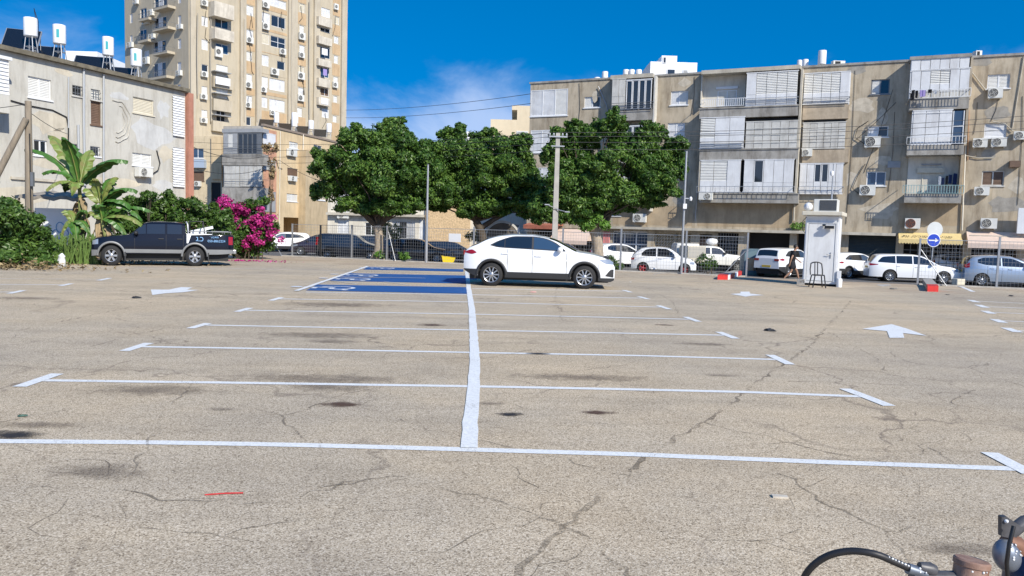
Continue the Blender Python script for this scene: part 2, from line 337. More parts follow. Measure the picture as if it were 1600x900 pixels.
# blue bays for disabled drivers
def sheet(name, uv, m, z):
    P = px(*uv); mb = MB(); mb.poly([(p.x, p.y, gz(p.x, p.y)+z) for p in P]); return tag(mb.build(name, m), None, None, kind='structure')
bays = [[(478, 454), (730, 459.3), (730, 449), (496, 444.8)], [(515, 438.8), (733, 443.6), (733, 436), (525, 433.4)], [(527.5, 432.6), (745, 436.6), (745, 431), (541, 427)], [(567, 421.3), (724, 424.8), (724, 421), (575, 417)]]
sym = [(500, 449.6, .95), (535, 436, .9), (550, 429.8, .9), (586, 419, .8)]
WT = worn('bay_symbol_paint', (.74, .78, .84), .28)
for bq, (su, sv, k) in zip(bays, sym):
    sheet('blue_bay', bq, BLUE, .006)
    c = gxy(su, sv); mb = MB(); Z = .014
    def q(x, y): return (c.x + (y)*1.05*k + .0, c.y - x*1.0*k, Z)      # symbol lies on its side, top towards the left
    mb.poly([q(.16*math.cos(a)-.05, -.62+.16*math.sin(a)) for a in [i*math.pi/6 for i in range(12)]])
    for a_, b_ in (((-.05, -.42), (0, .35)), ((0, .35), (.42, .35)), ((.42, .35), (.55, .8)), ((-.03, -.1), (.38, -.1)), ((.55, .8), (.75, .74))):
        a2 = Vector(a_); b2 = Vector(b_); n = (b2-a2).normalized(); n = Vector((-n.y, n.x))*.065
        mb.poly([q(*(a2+n)), q(*(a2-n)), q(*(b2-n)), q(*(b2+n))])
    arc = [(.05+.48*math.cos(t), .42+.48*math.sin(t)) for t in [R(250-i*22) - math.pi*0 for i in range(11)]]
    arc = [(.02+.46*math.cos(R(30+i*21)), .42+.46*math.sin(R(30+i*21))) for i in range(11)]
    for a_, b_ in zip(arc, arc[1:]):
        a2 = Vector(a_); b2 = Vector(b_); n = (b2-a2).normalized(); n = Vector((-n.y, n.x))*.055
        mb.poly([q(*(a2+n)), q(*(a2-n)), q(*(b2-n)), q(*(b2+n))])
    tag(mb.build('wheelchair_symbol', WT), None, None, kind='structure')
mark('bay_border_line', px((463, 455.3), (520, 435.5), (575, 416.5)), .13, z=.018)
mark('bay_border_line', px((575, 416.5), (724, 420.5)), .06, z=.012)
mark('hatch_line', px((505, 441), (560, 443), (620, 444.8), (730, 448)), .07, FAINT, z=.010)
mark('hatch_line', px((520, 439), (560, 444.5)), .09, FAINT, z=.014)
mark('hatch_line', px((600, 440.5), (640, 446)), .09, FAINT, z=.014)
mark('bay_border_line', px((530, 433), (620, 434), (665, 435)), .06, LINE, z=.012)
mark('hatch_line', px((560, 424), (640, 425.5), (725, 428)), .08, FAINT, z=.010)
# arrows
sheet('direction_arrow', [(1347, 514.5), (1386, 518), (1390, 528.5), (1413, 528.5), (1411, 521), (1448, 525.3), (1417, 514), (1393, 507)], LINE, .008)
sheet('direction_arrow', [(235.5, 452.8), (238, 461.5), (258, 458.8), (288, 457), (311, 453.5), (292, 453), (301, 449.6), (283, 449), (264, 453)], LINE, .008)
sheet('direction_arrow', [(1141, 459.8), (1158, 462.5), (1165, 464), (1175, 462.4), (1194, 461.6), (1172, 459), (1171, 456), (1157, 456), (1157, 458.6)], LINE, .008)
sheet('direction_arrow', [(1368, 445), (1378, 447.5), (1393, 447.5), (1390, 444.5)], FAINT, .008)
mark('bay_line', px((1495, 445), (1521, 456)), .14, LINE); mark('bay_line', px((1440, 452), (1521, 456)), .06, FAINT)
mark('bay_line', px((1020, 429), (1070, 420)), .10, FAINT); mark('bay_line', px((930, 437), (1120, 440)), .06, FAINT)
mark('bay_line', px((100, 418), (230, 419), (460, 421), (560, 424)), .12, FAINT); mark('bay_line', px((543, 404.5), (600, 404.5)), .2, FAINT)
# cracks
CR = mat('crack_dirt', (.13, .105, .08), .95, var=.5, scale=20)
def crackmat():
    m = bpy.data.materials.new('crack_dirt_broken'); m.use_nodes = True; t = m.node_tree; b = t.nodes['Principled BSDF']; b.inputs['Roughness'].default_value = .95; b.inputs['Base Color'].default_value = (.17, .138, .10, 1)
    tc = t.nodes.new('ShaderNodeTexCoord'); n = t.nodes.new('ShaderNodeTexNoise'); n.inputs['Scale'].default_value = 30; n.inputs['Detail'].default_value = 6; n.inputs['Roughness'].default_value = .8; t.links.new(tc.outputs['Object'], n.inputs[0])
    n2 = t.nodes.new('ShaderNodeTexNoise'); n2.inputs['Scale'].default_value = 1.6; n2.inputs['Detail'].default_value = 3; t.links.new(tc.outputs['Object'], n2.inputs[0])
    a = t.nodes.new('ShaderNodeMath'); a.operation = 'ADD'; t.links.new(n.outputs['Fac'], a.inputs[0]); t.links.new(n2.outputs['Fac'], a.inputs[1])
    r = t.nodes.new('ShaderNodeMapRange'); r.inputs[1].default_value = .88; r.inputs[2].default_value = 1.16; r.inputs[4].default_value = .58; t.links.new(a.outputs[0], r.inputs[0]); t.links.new(r.outputs[0], b.inputs['Alpha']); return m
CRK = crackmat()
cr_px = [[(1330, 470), (1303, 500), (1262, 545), (1205, 582), (1165, 612), (1100, 660), (1045, 690), (1008, 713), (960, 760), (900, 805), (845, 860), (790, 915)],
 [(500, 762), (570, 750), (640, 745), (700, 765), (780, 785), (850, 810), (940, 855), (1000, 915)], [(1100, 660), (1150, 673), (1200, 682), (1260, 700), (1330, 713), (1420, 727)],
 [(1215, 740), (1250, 760), (1300, 790), (1350, 815), (1385, 830), (1440, 828), (1500, 833), (1570, 822)], [(1385, 830), (1410, 858), (1428, 890)],
 [(0, 760), (60, 762), (130, 768), (200, 765), (260, 780), (330, 782), (400, 788), (470, 775), (560, 752)], [(0, 522), (50, 512), (100, 502), (180, 485), (250, 470), (330, 452)],
 [(60, 548), (130, 544), (180, 532), (205, 523), (280, 510), (320, 500)], [(170, 517), (205, 523)], [(625, 655), (660, 668), (720, 683), (760, 690), (830, 708), (960, 740), (1040, 752)],
 [(1230, 596), (1360, 600), (1440, 603), (1500, 612), (1600, 632)], [(1525, 610), (1498, 618), (1490, 632), (1540, 642), (1600, 655)], [(1540, 548), (1600, 560)], [(1545, 565), (1520, 578), (1560, 592), (1600, 605)],
 [(1400, 690), (1420, 680), (1440, 660), (1430, 645)], [(1385, 540), (1400, 560), (1440, 570), (1500, 575), (1545, 570)], [(870, 440), (868, 470), (878, 500)], [(1010, 450), (1050, 470), (1060, 490)],
 [(400, 640), (440, 650), (480, 640), (520, 620), (600, 605)], [(440, 650), (470, 680), (500, 700)], [(0, 660), (50, 650), (110, 640)], [(820, 590), (900, 580), (980, 570)], [(780, 625), (870, 655), (960, 665), (1060, 660)],
 [(1200, 450), (1340, 462)], [(600, 570), (700, 560), (760, 560), (840, 545)], [(1450, 700), (1480, 712), (1500, 730)], [(1295, 520), (1370, 560), (1385, 580)], [(300, 600), (260, 640), (230, 700), (190, 760)]]
for i, c in enumerate(cr_px):
    P = [Vector((p.x, p.y)) for p in px(*c)]; w = [.036, .02, .022, .024, .018][i] if i < 5 else .018
    tag(ribbon(P, (lambda t, w=w: w*random.uniform(.4, 1.5)), .0025+.00012*i, .022, .09).build('asphalt_crack', CRK), None, None, kind='structure')
random.seed(11)
for i in range(70):
    u, v = random.uniform(-50, 1650), random.uniform(440, 890)**1.0; p = gxy(u, v); a = random.uniform(0, 6.28); P = [Vector((p.x, p.y))]
    for k in range(random.randint(6, 22)): a += random.gauss(0, .35); P.append(P[-1]+Vector((math.cos(a), math.sin(a)*.8))*random.uniform(.06, .16))
    w0 = random.uniform(.006, .013); tag(ribbon(P, (lambda t, w0=w0: w0*random.uniform(.3, 1.4)*(1-abs(2*t-1)**3)), .0011+.00001*i, 0).build('asphalt_crack', CRK), None, None, kind='structure')
# stains: real spills with a shape of their own
def stainmat(name, col, a):
    m = bpy.data.materials.new(name); m.use_nodes = True; t = m.node_tree; b = t.nodes['Principled BSDF']; b.inputs['Base Color'].default_value = (*col, 1); b.inputs['Roughness'].default_value = .7
    tc = t.nodes.new('ShaderNodeTexCoord'); g = t.nodes.new('ShaderNodeVectorMath'); g.operation = 'SUBTRACT'; g.inputs[1].default_value = (.5, .5, 0); t.links.new(tc.outputs['Generated'], g.inputs[0])
    sc = t.nodes.new('ShaderNodeVectorMath'); sc.operation = 'MULTIPLY'; sc.inputs[1].default_value = (2, 2, 0); t.links.new(g.outputs[0], sc.inputs[0])
    ln = t.nodes.new('ShaderNodeVectorMath'); ln.operation = 'LENGTH'; t.links.new(sc.outputs[0], ln.inputs[0])
    n = t.nodes.new('ShaderNodeTexNoise'); n.inputs['Scale'].default_value = 5; n.inputs['Detail'].default_value = 8; n.inputs['Roughness'].default_value = .7; t.links.new(tc.outputs['Object'], n.inputs[0])
    x = t.nodes.new('ShaderNodeMath'); x.operation = 'MULTIPLY_ADD'; x.inputs[1].default_value = -2.2; t.links.new(n.outputs['Fac'], x.inputs[0]); x.inputs[2].default_value = 1.75
    y = t.nodes.new('ShaderNodeMath'); y.operation = 'SUBTRACT'; t.links.new(x.outputs[0], y.inputs[0]); t.links.new(ln.outputs['Value'], y.inputs[1])
    r = t.nodes.new('ShaderNodeMapRange'); r.inputs[1].default_value = -.3; r.inputs[2].default_value = .45; r.inputs[4].default_value = a; t.links.new(y.outputs[0], r.inputs[0]); t.links.new(r.outputs[0], b.inputs['Alpha']); return m
ST1 = stainmat('oil_stain', (.12, .09, .068), .36); ST2 = stainmat('rust_brown_stain', (.09, .045, .025), .8); ST3 = stainmat('dark_spill', (.025, .02, .018), .9)
for i, (u, v, wx, wy, m) in enumerate([(240, 610, .75, .3, ST1), (500, 592, 1.2, .35, ST1), (512, 606, .5, .25, ST1), (532, 632, .26, .12, ST2), (155, 738, .42, .2, ST1), (12, 680, .34, .14, ST3), (55, 664, .42, .14, ST1),
        (930, 645, .22, .1, ST2), (795, 648, .14, .09, ST3), (765, 631, .2, .1, ST1), (525, 476, 1.4, .6, ST1), (500, 524, 1.1, .35, ST1), (520, 534, .4, .3, ST1), (1130, 587, .3, .1, ST1), (1100, 538, .5, .2, ST1), (910, 590, 1, .25, ST1), (40, 466, .9, .3, ST1), (1500, 860, .3, .12, ST1), (345, 640, .2, .08, ST1), (840, 553, .2, .1, ST3), (1040, 508, .25, .12, ST2), (675, 508, .3, .15, ST2)]):
    c = gxy(u, v); mb = MB(); mb.poly([(c.x-wx, c.y-wy, .0026), (c.x+wx, c.y-wy, .0026), (c.x+wx, c.y+wy, .0026), (c.x-wx, c.y+wy, .0026)])
    o = mb.build('oil_stain', m); o.location.z = .00012*i; tag(o, None, None, kind='structure')
# ================================================================ BUILDINGS
def tdir(az_cam):                        # horizontal direction given by its angle to the right of the camera axis
    a = az_cam + YAW; return Vector((math.sin(a), math.cos(a), 0))
class Facade:
    """a building with one straight front; local x along the front, y into the building, z up"""
    def __init__(s, name, label, cat, u, D, az, parent=None):
        p = xyD(u, D); s.t = tdir(az); s.o = Vector((p.x, p.y, 0)); s.n = Vector((s.t.y, -s.t.x, 0)); s.holes = []; s.root = parent
        s.rz = math.atan2(s.t.y, s.t.x)
        if parent is None: s.root = thing(name, s.o, s.rz, label, cat); s.off = Matrix.Identity(4)
        else: s.off = None
        s.M = Matrix.Translation(s.o) @ Matrix.Rotation(s.rz, 4, 'Z')
        s.P = s.M if parent is None else (parent_M(parent).inverted() @ s.M)
        s.sub = parent is not None
    def L(s, u, v, d=0.0):
        r = ray(u, v); q = s.o + s.n*d; k = (q-CAM).dot(s.n)/r.dot(s.n); p = CAM + r*k
        return (p-s.o).dot(s.t), p.z
    def R(s, u0, v0, u1, v1, d=0.0):
        um, vm = (u0+u1)/2, (v0+v1)/2
        return s.L(u0, vm, d)[0], s.L(u1, vm, d)[0], s.L(um, v1, d)[1], s.L(um, v0, d)[1]
    def put(s, mb, name, m, parent=None, **kw):
        o = mb.build(name, m, parent or s.root, **kw)
        if s.sub and parent is None: o.matrix_local = s.P
        return o
    def wall(s, x0, x1, z0, z1, depth, m, name='wall', shell='lrtb'):
        X = sorted({x0, x1, *[min(max(h[0], x0), x1) for h in s.holes], *[min(max(h[1], x0), x1) for h in s.holes]})
        Zs = sorted({z0, z1, *[min(max(h[2], z0), z1) for h in s.holes], *[min(max(h[3], z0), z1) for h in s.holes]})
        mb = MB()
        for a, b in zip(X, X[1:]):
            for c, d in zip(Zs, Zs[1:]):
                if b-a < 1e-5 or d-c < 1e-5: continue
                mx_, mz_ = (a+b)/2, (c+d)/2
                if any(h[0] < mx_ < h[1] and h[2] < mz_ < h[3] for h in s.holes): continue
                mb.poly([(a, 0, c), (b, 0, c), (b, 0, d), (a, 0, d)])
        for h in s.holes:
            a, b, c, d = h[:4]; r = h[4]
            mb.poly([(a, 0, c), (a, r, c), (b, r, c), (b, 0, c)]); mb.poly([(a, 0, d), (b, 0, d), (b, r, d), (a, r, d)])
            mb.poly([(a, 0, c), (a, 0, d), (a, r, d), (a, r, c)]); mb.poly([(b, 0, c), (b, r, c), (b, r, d), (b, 0, d)])
            if r > .6: mb.poly([(a, r, c), (b, r, c), (b, r, d), (a, r, d)])
        if 'l' in shell: mb.poly([(x0, 0, z0), (x0, 0, z1), (x0, depth, z1), (x0, depth, z0)])
        if 'r' in shell: mb.poly([(x1, 0, z0), (x1, depth, z0), (x1, depth, z1), (x1, 0, z1)])
        if 't' in shell: mb.poly([(x0, 0, z1), (x1, 0, z1), (x1, depth, z1), (x0, depth, z1)])
        if 'b' in shell: mb.poly([(x0, depth, z0), (x0, depth, z1), (x1, depth, z1), (x1, depth, z0)])
        return s.put(mb, name, m)
    # --- parts -------------------------------------------------------------
    def window(s, px_, n=2, kind='glass', frame=None, bars=False, d=0.0, sill=True, split=None, deep=.16):
        x0, x1, z0, z1 = s.R(*px_, d); w = x1-x0; h = z1-z0; f = min(.055, w*.08); frame = frame or WHITE
        if d == 0: s.holes.append((x0, x1, z0, z1, deep))
        y = -d + (deep-.10 if d == 0 else .0)
        mb = MB()
        mb.box(x0, x1, y, y+.05, z1-f, z1-.001); mb.box(x0, x1, y, y+.05, z0+.001, z0+f); mb.box(x0+.001, x0+f, y+.001, y+.049, z0+f, z1-f); mb.box(x1-f, x1-.001, y+.001, y+.049, z0+f, z1-f)
        for i in range(1, n): xx = x0+w*i/n; mb.box(xx-f*.6, xx+f*.6, y+.002, y+.052, z0+f, z1-f)
        if split: zz_ = z0+h*split; mb.box(x0+f, x1-f, y+.003, y+.048, zz_-f*.5, zz_+f*.5)
        if sill: mb.box(x0-.07, x1+.07, -d-.06, y-.001, z0-.07, z0-.003)
        o = s.put(mb, 'window', frame); par = o
        kinds = kind if isinstance(kind, (list, tuple)) else [kind]*n
        gs = {}
        for i, k in enumerate(kinds):
            a, b = x0+f+(w-2*f)*i/n, x0+f+(w-2*f)*(i+1)/n
            if k in ('glass', 'blue', 'dark'): gs.setdefault(k, MB()).poly([(a, y+.035, z0+f), (b, y+.035, z0+f), (b, y+.035, z1-f), (a, y+.035, z1-f)])
            elif k in ('slat', 'white', 'cream', 'brown'):
                g = gs.setdefault(k, MB()); ns = max(3, int((z1-z0)/.085))
                for j in range(ns):
                    za = z0+f+(h-2*f)*j/ns; zb = z0+f+(h-2*f)*(j+1)/ns
                    g.poly([(a+.01, y+.012, za), (b-.01, y+.012, za), (b-.01, y+.036, zb-.006), (a+.01, y+.036, zb-.006)]); g.poly([(a+.01, y+.036, zb-.006), (b-.01, y+.036, zb-.006), (b-.01, y+.012, zb), (a+.01, y+.012, zb)])
        MM = {'glass': GLASS, 'blue': BGLASS, 'dark': DARK, 'slat': SLAT, 'white': SHUT, 'cream': CREAM, 'brown': BROWN}
        NM = {'glass': 'pane', 'blue': 'pane', 'dark': 'pane', 'slat': 'louvre', 'white': 'shutter', 'cream': 'shutter', 'brown': 'shutter'}
        for k, g in gs.items(): g.build(NM[k], MM[k], o)
        if bars:
            g = MB(); nb = max(3, int(w/.13))
            for i in range(1, nb): xx = x0+w*i/nb; g.box(xx-.012, xx+.012, -d-.03, -d-.01, z0, z1)
            for q in (.25, .75): g.box(x0, x1, -d-.032, -d-.012, z0+h*q-.012, z0+h*q+.012)
            g.build('security_bars', IRON, o)
        return o
    def ac(s, px_, d=0.0, name='air_conditioner', rust=False, side=0):
        x0, x1, z0, z1 = s.R(*px_, d+.35); w = x1-x0; h = z1-z0; y1 = -d-.08; y0 = y1-.32
        mb = MB(); mb.box(x0, x1, y0, y1, z0, z1); mb.box(x0+w*.08, x0+w*.14, y0+.03, -d, z0-.05, z0-.002); mb.box(x1-w*.14, x1-w*.08, y0+.03, -d, z0-.05, z0-.002)
        o = s.put(mb, name, ACW); r = min(w*.33, h*.42); cx = x0+w*(.36 if side == 0 else .64); cz = (z0+z1)/2
        g = MB(); Mx = Matrix.Translation((cx, y0-.004, cz)) @ Matrix.Rotation(R(90), 4, 'X')
        g.lathe([(r*.99, 0), (r, .012), (0.001, .012)], Mx, 18, False, False); g.build('fan_grille', mat('fan_dark', (.05, .05, .05), .6), o)
        g = MB()
        for q in (.35, .68, 1.0):
            g.tube([(cx+r*q*math.cos(a), y0-.02, cz+r*q*math.sin(a)) for a in [i*math.pi/9 for i in range(19)]], .008 if q < 1 else .014, 4, False)
        for a in range(4): g.tube([(cx, y0-.02, cz), (cx+r*math.cos(a*math.pi/2+.4), y0-.02, cz+r*math.sin(a*math.pi/2+.4))], .008, 4)
        g.build('fan_guard', ACW if not rust else mat('rusty_guard', (.28, .08, .03), .8), o)
        return o
    def panel(s, px_, d, n=4, m=None, name='balcony_enclosure', strips=None, dark=None, band=None, thick=.06, base=None, louv=()):
        """aluminium or plastic shutters closing a balcony, n leaves; px_ at protrusion d"""
        x0, x1, z0, z1 = s.R(*px_, d); w = (x1-x0)/n; m = m or SHUT; mb = MB(); y = -d; lv = MB(); dk = MB(); hgt = z1-z0
        for i in range(n):
            a, b = x0+w*i+.012, x0+w*(i+1)-.012; off = .012*(i % 2)
            if dark and i in dark:
                zl = z0+hgt*(.0 if not base else base); zt = z1-.05
                if base: mb.box(a, b, y+off, y+off+thick, z0, zl)
                mb.box(a, a+.05, y+off, y+off+thick, zl, z1); mb.box(b-.05, b, y+off, y+off+thick, zl, z1); mb.box(a+.05, b-.05, y+off, y+off+thick, zt, z1)
                dk.poly([(a+.05, y+.045, zl), (b-.05, y+.045, zl), (b-.05, y+.045, zt), (a+.05, y+.045, zt)]); continue
            if i in louv:
                zl = z0+hgt*.34; mb.box(a, b, y+off, y+off+thick, z0, zl); ns = max(4, int((z1-zl)/.1))
                for j in range(ns):
                    za = zl+(z1-zl)*j/ns; zb = zl+(z1-zl)*(j+1)/ns
                    lv.poly([(a, y+off, za), (b, y+off, za), (b, y+off+.04, zb-.012), (a, y+off+.04, zb-.012)]); lv.poly([(a, y+off+.04, zb-.012), (b, y+off+.04, zb-.012), (b, y+off, zb), (a, y+off, zb)])
                continue
            mb.box(a, b, y+off, y+off+thick, z0, z1)
            if base: mb.box(a, b, y+off-.012, y+off-.001, z0+hgt*base-.03, z0+hgt*base+.03)
        if strips:
            for q in strips: mb.box(x0, x1, y-.02, y-.003, z0+hgt*q-.02, z0+hgt*q+.02)
        mb.box(x0-.03, x1+.03, y-.012, y+thick+.03, z1+.001, z1+.06); mb.box(x0-.03, x1+.03, y-.012, y+thick+.03, z0-.06, z0-.001)
        o = s.put(mb, name, m)
        if lv.v: lv.build('louvre', SLAT if m is not SHUT2 else mat('aged_slat', (.5, .47, .4), .6, var=.15), o)
        if dk.v: dk.build('pane', GLASS, o)
        return o
    def band(s, px_, d, name, m, back=0.0, thick=None):
        x0, x1, z0, z1 = s.R(*px_, d); mb = MB(); mb.box(x0, x1, -d, back if thick is None else -d+thick, z0, z1); return s.put(mb, name, m)
    def rail(s, px_, d, m=None, step=.12, name='railing', bars=True, r=.013):
        x0, x1, z0, z1 = s.R(*px_, d); m = m or IRON; mb = MB(); y = -d
        mb.box(x0, x1, y-.02, y+.02, z1-.03, z1); mb.box(x0, x1, y-.015, y+.015, z0, z0+.025)
        if bars:
            n = max(2, int((x1-x0)/step))
            for i in range(n+1): xx = x0+(x1-x0)*i/n; mb.box(xx-r, xx+r, y-.01, y+.01, z0+.025, z1-.03)
        else:
            for q in (.33, .66): mb.box(x0, x1, y-.012, y+.012, z0+(z1-z0)*q-.012, z0+(z1-z0)*q+.012)
        for xx in (x0, x1-.03): mb.box(xx, xx+.03, y+.021, -max(0, d-1.0), z1-.03, z1-.001)
        return s.put(mb, name, m)
    def pipe(s, uvs, d, r, m, name='drain_pipe'):
        P = [s.L(u, v, d) for u, v in uvs]; mb = MB(); mb.tube([(x, -d, z) for x, z in P], r, 6); return s.put(mb, name, m)
    def side(s, px_, d, m, name='side_wall', inner=0.0, w=.12):      # cheek wall of a projecting bay, seen end on: px_=(u, v0, v1)
        x, _ = s.L(px_[0], (px_[1]+px_[2])/2, d); z0 = s.L(px_[0], px_[2], d)[1]; z1 = s.L(px_[0], px_[1], d)[1]
        mb = MB(); mb.box(x-w/2, x+w/2, -d+.02, inner, z0, z1); return s.put(mb, name, m)
def parent_M(o): return Matrix.Translation(o.location) @ Matrix.Rotation(o.rotation_euler.z, 4, 'Z')

PL1 = mat('grey_beige_render', (.48, .41, .305), .9, var=.32, scale=.55, streak=.85, bump=.35, bscale=22)
PL1B = mat('ground_floor_render', (.42, .33, .22), .9, var=.25, scale=1.1, streak=.5, bump=.3, bscale=18)
BAND = mat('stained_concrete_band', (.36, .345, .315), .9, var=.38, scale=1.3, streak=.8, bump=.3, bscale=14)
LEDGE = mat('pale_ledge', (.50, .46, .38), .85, var=.25, scale=1.5, streak=.4)
TOWR = mat('tower_render', (.47, .41, .305), .9, var=.12, scale=.25, streak=.3, bump=.1)
TOWB = mat('tower_orange_band', (.50, .36, .215), .9, var=.15, scale=.6, streak=.35)
TOWL = mat('tower_pale_rib', (.47, .415, .32), .9, var=.1, scale=.5, streak=.35)
YEL = mat('yellow_render', (.64, .50, .31), .9, var=.16, scale=.5, streak=.35, bump=.2)
PINK = mat('pink_brick_render', (.56, .30, .19), .9, var=.25, scale=1.2)
LEFTW = mat('off_white_render', (.50, .485, .435), .9, var=.14, scale=.45, streak=.5, bump=.25, bscale=10)
ROOFE = mat('mossy_roof_edge', (.17, .15, .11), .95, var=.5, scale=3)
PALE = mat('pale_plaster', (.66, .62, .53), .9, var=.15, scale=.9, streak=.4)
CURT = mat('pink_cloth', (.65, .25, .24), .8, var=.2, scale=8, stretch=(6, 1, .3))
YAWN = mat('yellow_awning_cloth', (.72, .56, .26), .75, var=.12, scale=5)
PAWN = mat('pink_beige_awning_cloth', (.66, .52, .43), .75, var=.1, scale=3)
BLUEC = mat('dark_blue_cloth', (.02, .035, .11), .85, var=.3, scale=8)
BLKC = mat('black_cloth', (.012, .012, .016), .85); LILC = mat('lilac_cloth', (.30, .24, .5), .85); WHTC = mat('white_cloth', (.7, .7, .7), .85, var=.1, scale=6)
TURQ = mat('turquoise_railing', (.28, .42, .42), .5, var=.2)

# ---------------------------------------------------------------- the long apartment block on the right
B = Facade('apartment_block', 'long grey beige apartment block with closed white balconies and shops, filling the right side', 'apartment building', 1421, 47, R(90-24.7+.0) + R(24.7*0) + R(0) if False else R(114.7))
w = B.window
w((829, 140, 887, 181), 3, ['white', 'white', 'slat'], deep=.10); w((829, 203, 882, 238), 3, 'white', deep=.1); w((829, 262, 880, 296), 3, 'white', deep=.1)
w((913, 151, 938, 168), 2, ['slat', 'glass']); w((1048, 142, 1075, 164), 2, ['white', 'slat']); w((1043, 192, 1070, 213), 2, 'white'); w((1040, 245, 1066, 266), 2, 'slat')
w((1361, 124, 1390, 147), 2, ['slat', 'glass'], IRON); w((1356, 197, 1388, 214), 2, ['white', 'glass']); w((1354, 268, 1384, 290), 2, 'blue')
w((1543, 116, 1578, 138), 2, 'slat'); w((1538, 193, 1573, 215), 1, 'white'); w((1534, 267, 1569, 290), 2, 'brown', SHUT2)
w((1640, 110, 1680, 135), 2, 'slat'); w((1640, 190, 1680, 212), 2, 'white'); w((1640, 266, 1680, 288), 2, 'glass')
w((912, 208, 938, 226), 2, 'slat'); w((912, 262, 936, 280), 2, 'white'); w((840, 318, 875, 338), 2, 'glass'); w((946, 325, 970, 337), 3, 'glass')
# ground floor openings under the ledge
G = []
def shop(u0, u1, v0=366, v1=452, deep=2.5):
    x0, x1, z0, z1 = B.R(u0, v0, u1, v1); B.holes.append((x0, x1, gzB+.14, B.L((u0+u1)/2, v0)[1], deep)); return x0, x1, gzB+.14, B.L((u0+u1)/2, v0)[1]
gzB = -.55
sh_left = shop(955, 1010, 361); sh_a = shop(1021, 1052, 364); sh_b = shop(1053, 1078, 364); sh_c = shop(1091, 1111, 366); sh_d = shop(1119, 1152, 364)
sh_e = shop(1166, 1232, 364); sh_f = shop(1243, 1311, 364); sh_g = shop(1324, 1398, 366); sh_h = shop(1410, 1503, 372); sh_i = shop(1516, 1588, 375); sh_k = shop(868, 925, 357); sh_l = shop(830, 862, 357); sh_m = shop(1640, 1720, 372)
xl = B.L(826, 240)[0]; xr = B.L(1790, 250)[0]; ztop = B.L(1380, 99)[1]
x_, d_ = B.L(1360, 263)[0], 0
B.band((1387, 252, 1407, 262), .06, 'vent_panel', GREYSH, back=-.003)
B.wall(xl, xr, -.7, ztop, 11, PL1)
mb = MB(); mb.box(xl-.08, xr, -.07, .25, ztop+.002, ztop+.13); mb.box(xl-.08, xl+.2, .251, 11, ztop+.002, ztop+.129); B.put(mb, 'parapet', BAND)
mb = MB(); zl0 = B.L(1100, 361, .55)[1]; zl1 = B.L(1100, 357, .55)[1]; mb.box(B.L(930, 356, .5)[0], B.L(1400, 360, .5)[0], -.55, -.003, zl0, zl1); mb.box(B.L(1516, 362, .5)[0], xr, -.5, -.003, zl0, zl1); B.put(mb, 'ledge', LEDGE)
# projecting bay A
d = .7
B.side((955, 118, 330), d, PL1, w=.1); B.side((1019, 118, 330), d, SHUT2, w=.1)
for vt, vb, vp in ((124, 171, 188), (196, 240, 256), (264, 304, 318)):
    B.panel((956, vt, 977, vb), d, 2, SHUT2, base=.45); B.panel((978, vt+1, 1018, vb-2), d, 4, SHUT, dark=(0, 1, 2, 3), name='balcony_windows')
    B.band((955, vb+1, 1019, vp), d-.03, 'balcony_slab', BAND, back=-.002)
B.band((954, 116, 1020, 122), d, 'bay_roof', LEDGE, back=-.002); B.rail((955, 160, 1021, 170), d+.12, IRON, bars=False)
# projecting bay B1
d = .95
mb = MB(); x0 = B.L(1095, 140, d)[0]; x1 = B.L(1249, 140, d)[0]; mb.box(x0, x1, -d-.05, -.003, B.L(1170, 112, d)[1], B.L(1170, 106, d)[1]); B.put(mb, 'bay_roof', LEDGE)
for (v0, v1) in ((167, 183), (233, 249), (302, 317)):
    xx0 = B.L(1093, (v0+v1)/2, d)[0]; xx1 = B.L(1247, (v0+v1)/2, d)[0]; mb = MB(); mb.box(xx0, xx1, -d, -.003, B.L(1170, v1, d)[1], B.L(1170, v0, d)[1]); mb.box(xx0-.05, xx1+.05, -d-.05, -d-.001, B.L(1170, v0+1.2, d)[1], B.L(1170, v0-.8, d)[1]); B.put(mb, 'balcony_slab', BAND)
B.side((1248, 107, 302), d, LEDGE, w=.12); B.side((1094, 183, 302), d, LEDGE, w=.08); B.side((1096, 112, 167), .35, PALE, w=.08)
# top left: open balcony with a white railing; its back wall stands on the main wall plane
mb = MB(); q = B.R(1097, 112, 1165, 167, .02); mb.box(q[0], q[1], -.06, -.004, q[2], q[3]); B.put(mb, 'balcony_back_wall', PALE)
B.window((1121, 141, 1151, 166), 2, 'slat', WHITE, d=.08, sill=False); B.band((1119, 135, 1153, 139), .16, 'shutter_box', WHITE, back=-.07)
B.rail((1097, 154, 1165, 166), d, WHITE, step=.13, r=.018)
B.panel((1166, 113, 1246, 164), d, 5, SHUT, base=.36, louv=(1, 2, 3, 4)); B.panel((1094, 184, 1163, 231), d, 3, SHUT, base=None, strips=(.5,), louv=(0,)); B.panel((1165, 190, 1246, 231), d, 6, SHUT2, strips=(.2, .5, .75))
mb = MB(); q = B.R(1166, 184, 1245, 190, d); mb.box(q[0], q[1], -d+.3, -d+.35, q[2], q[3]); B.put(mb, 'gap_shade_sheet', DARK)  # near-black strip paints the shade in the gap above the shutters
B.panel((1094, 251, 1157, 299), d, 3, SHUT, louv=(0, 1)); B.panel((1162, 250, 1240, 299), d, 5, SHUT, base=.3, dark=(1,)); B.band((1157.5, 250, 1161.5, 299), .6, 'gap_shade_sheet', DARK, back=-.5)  # the narrow gap between the leaves gets its shade from a near-black box
B.rail((1088, 291, 1241, 301), d+.28, GALV, step=.3, r=.008); B.rail((1094, 221, 1163, 231), d+.12, IRON, bars=False); B.rail((1166, 152, 1247, 160), d+.10, GALV, bars=False)
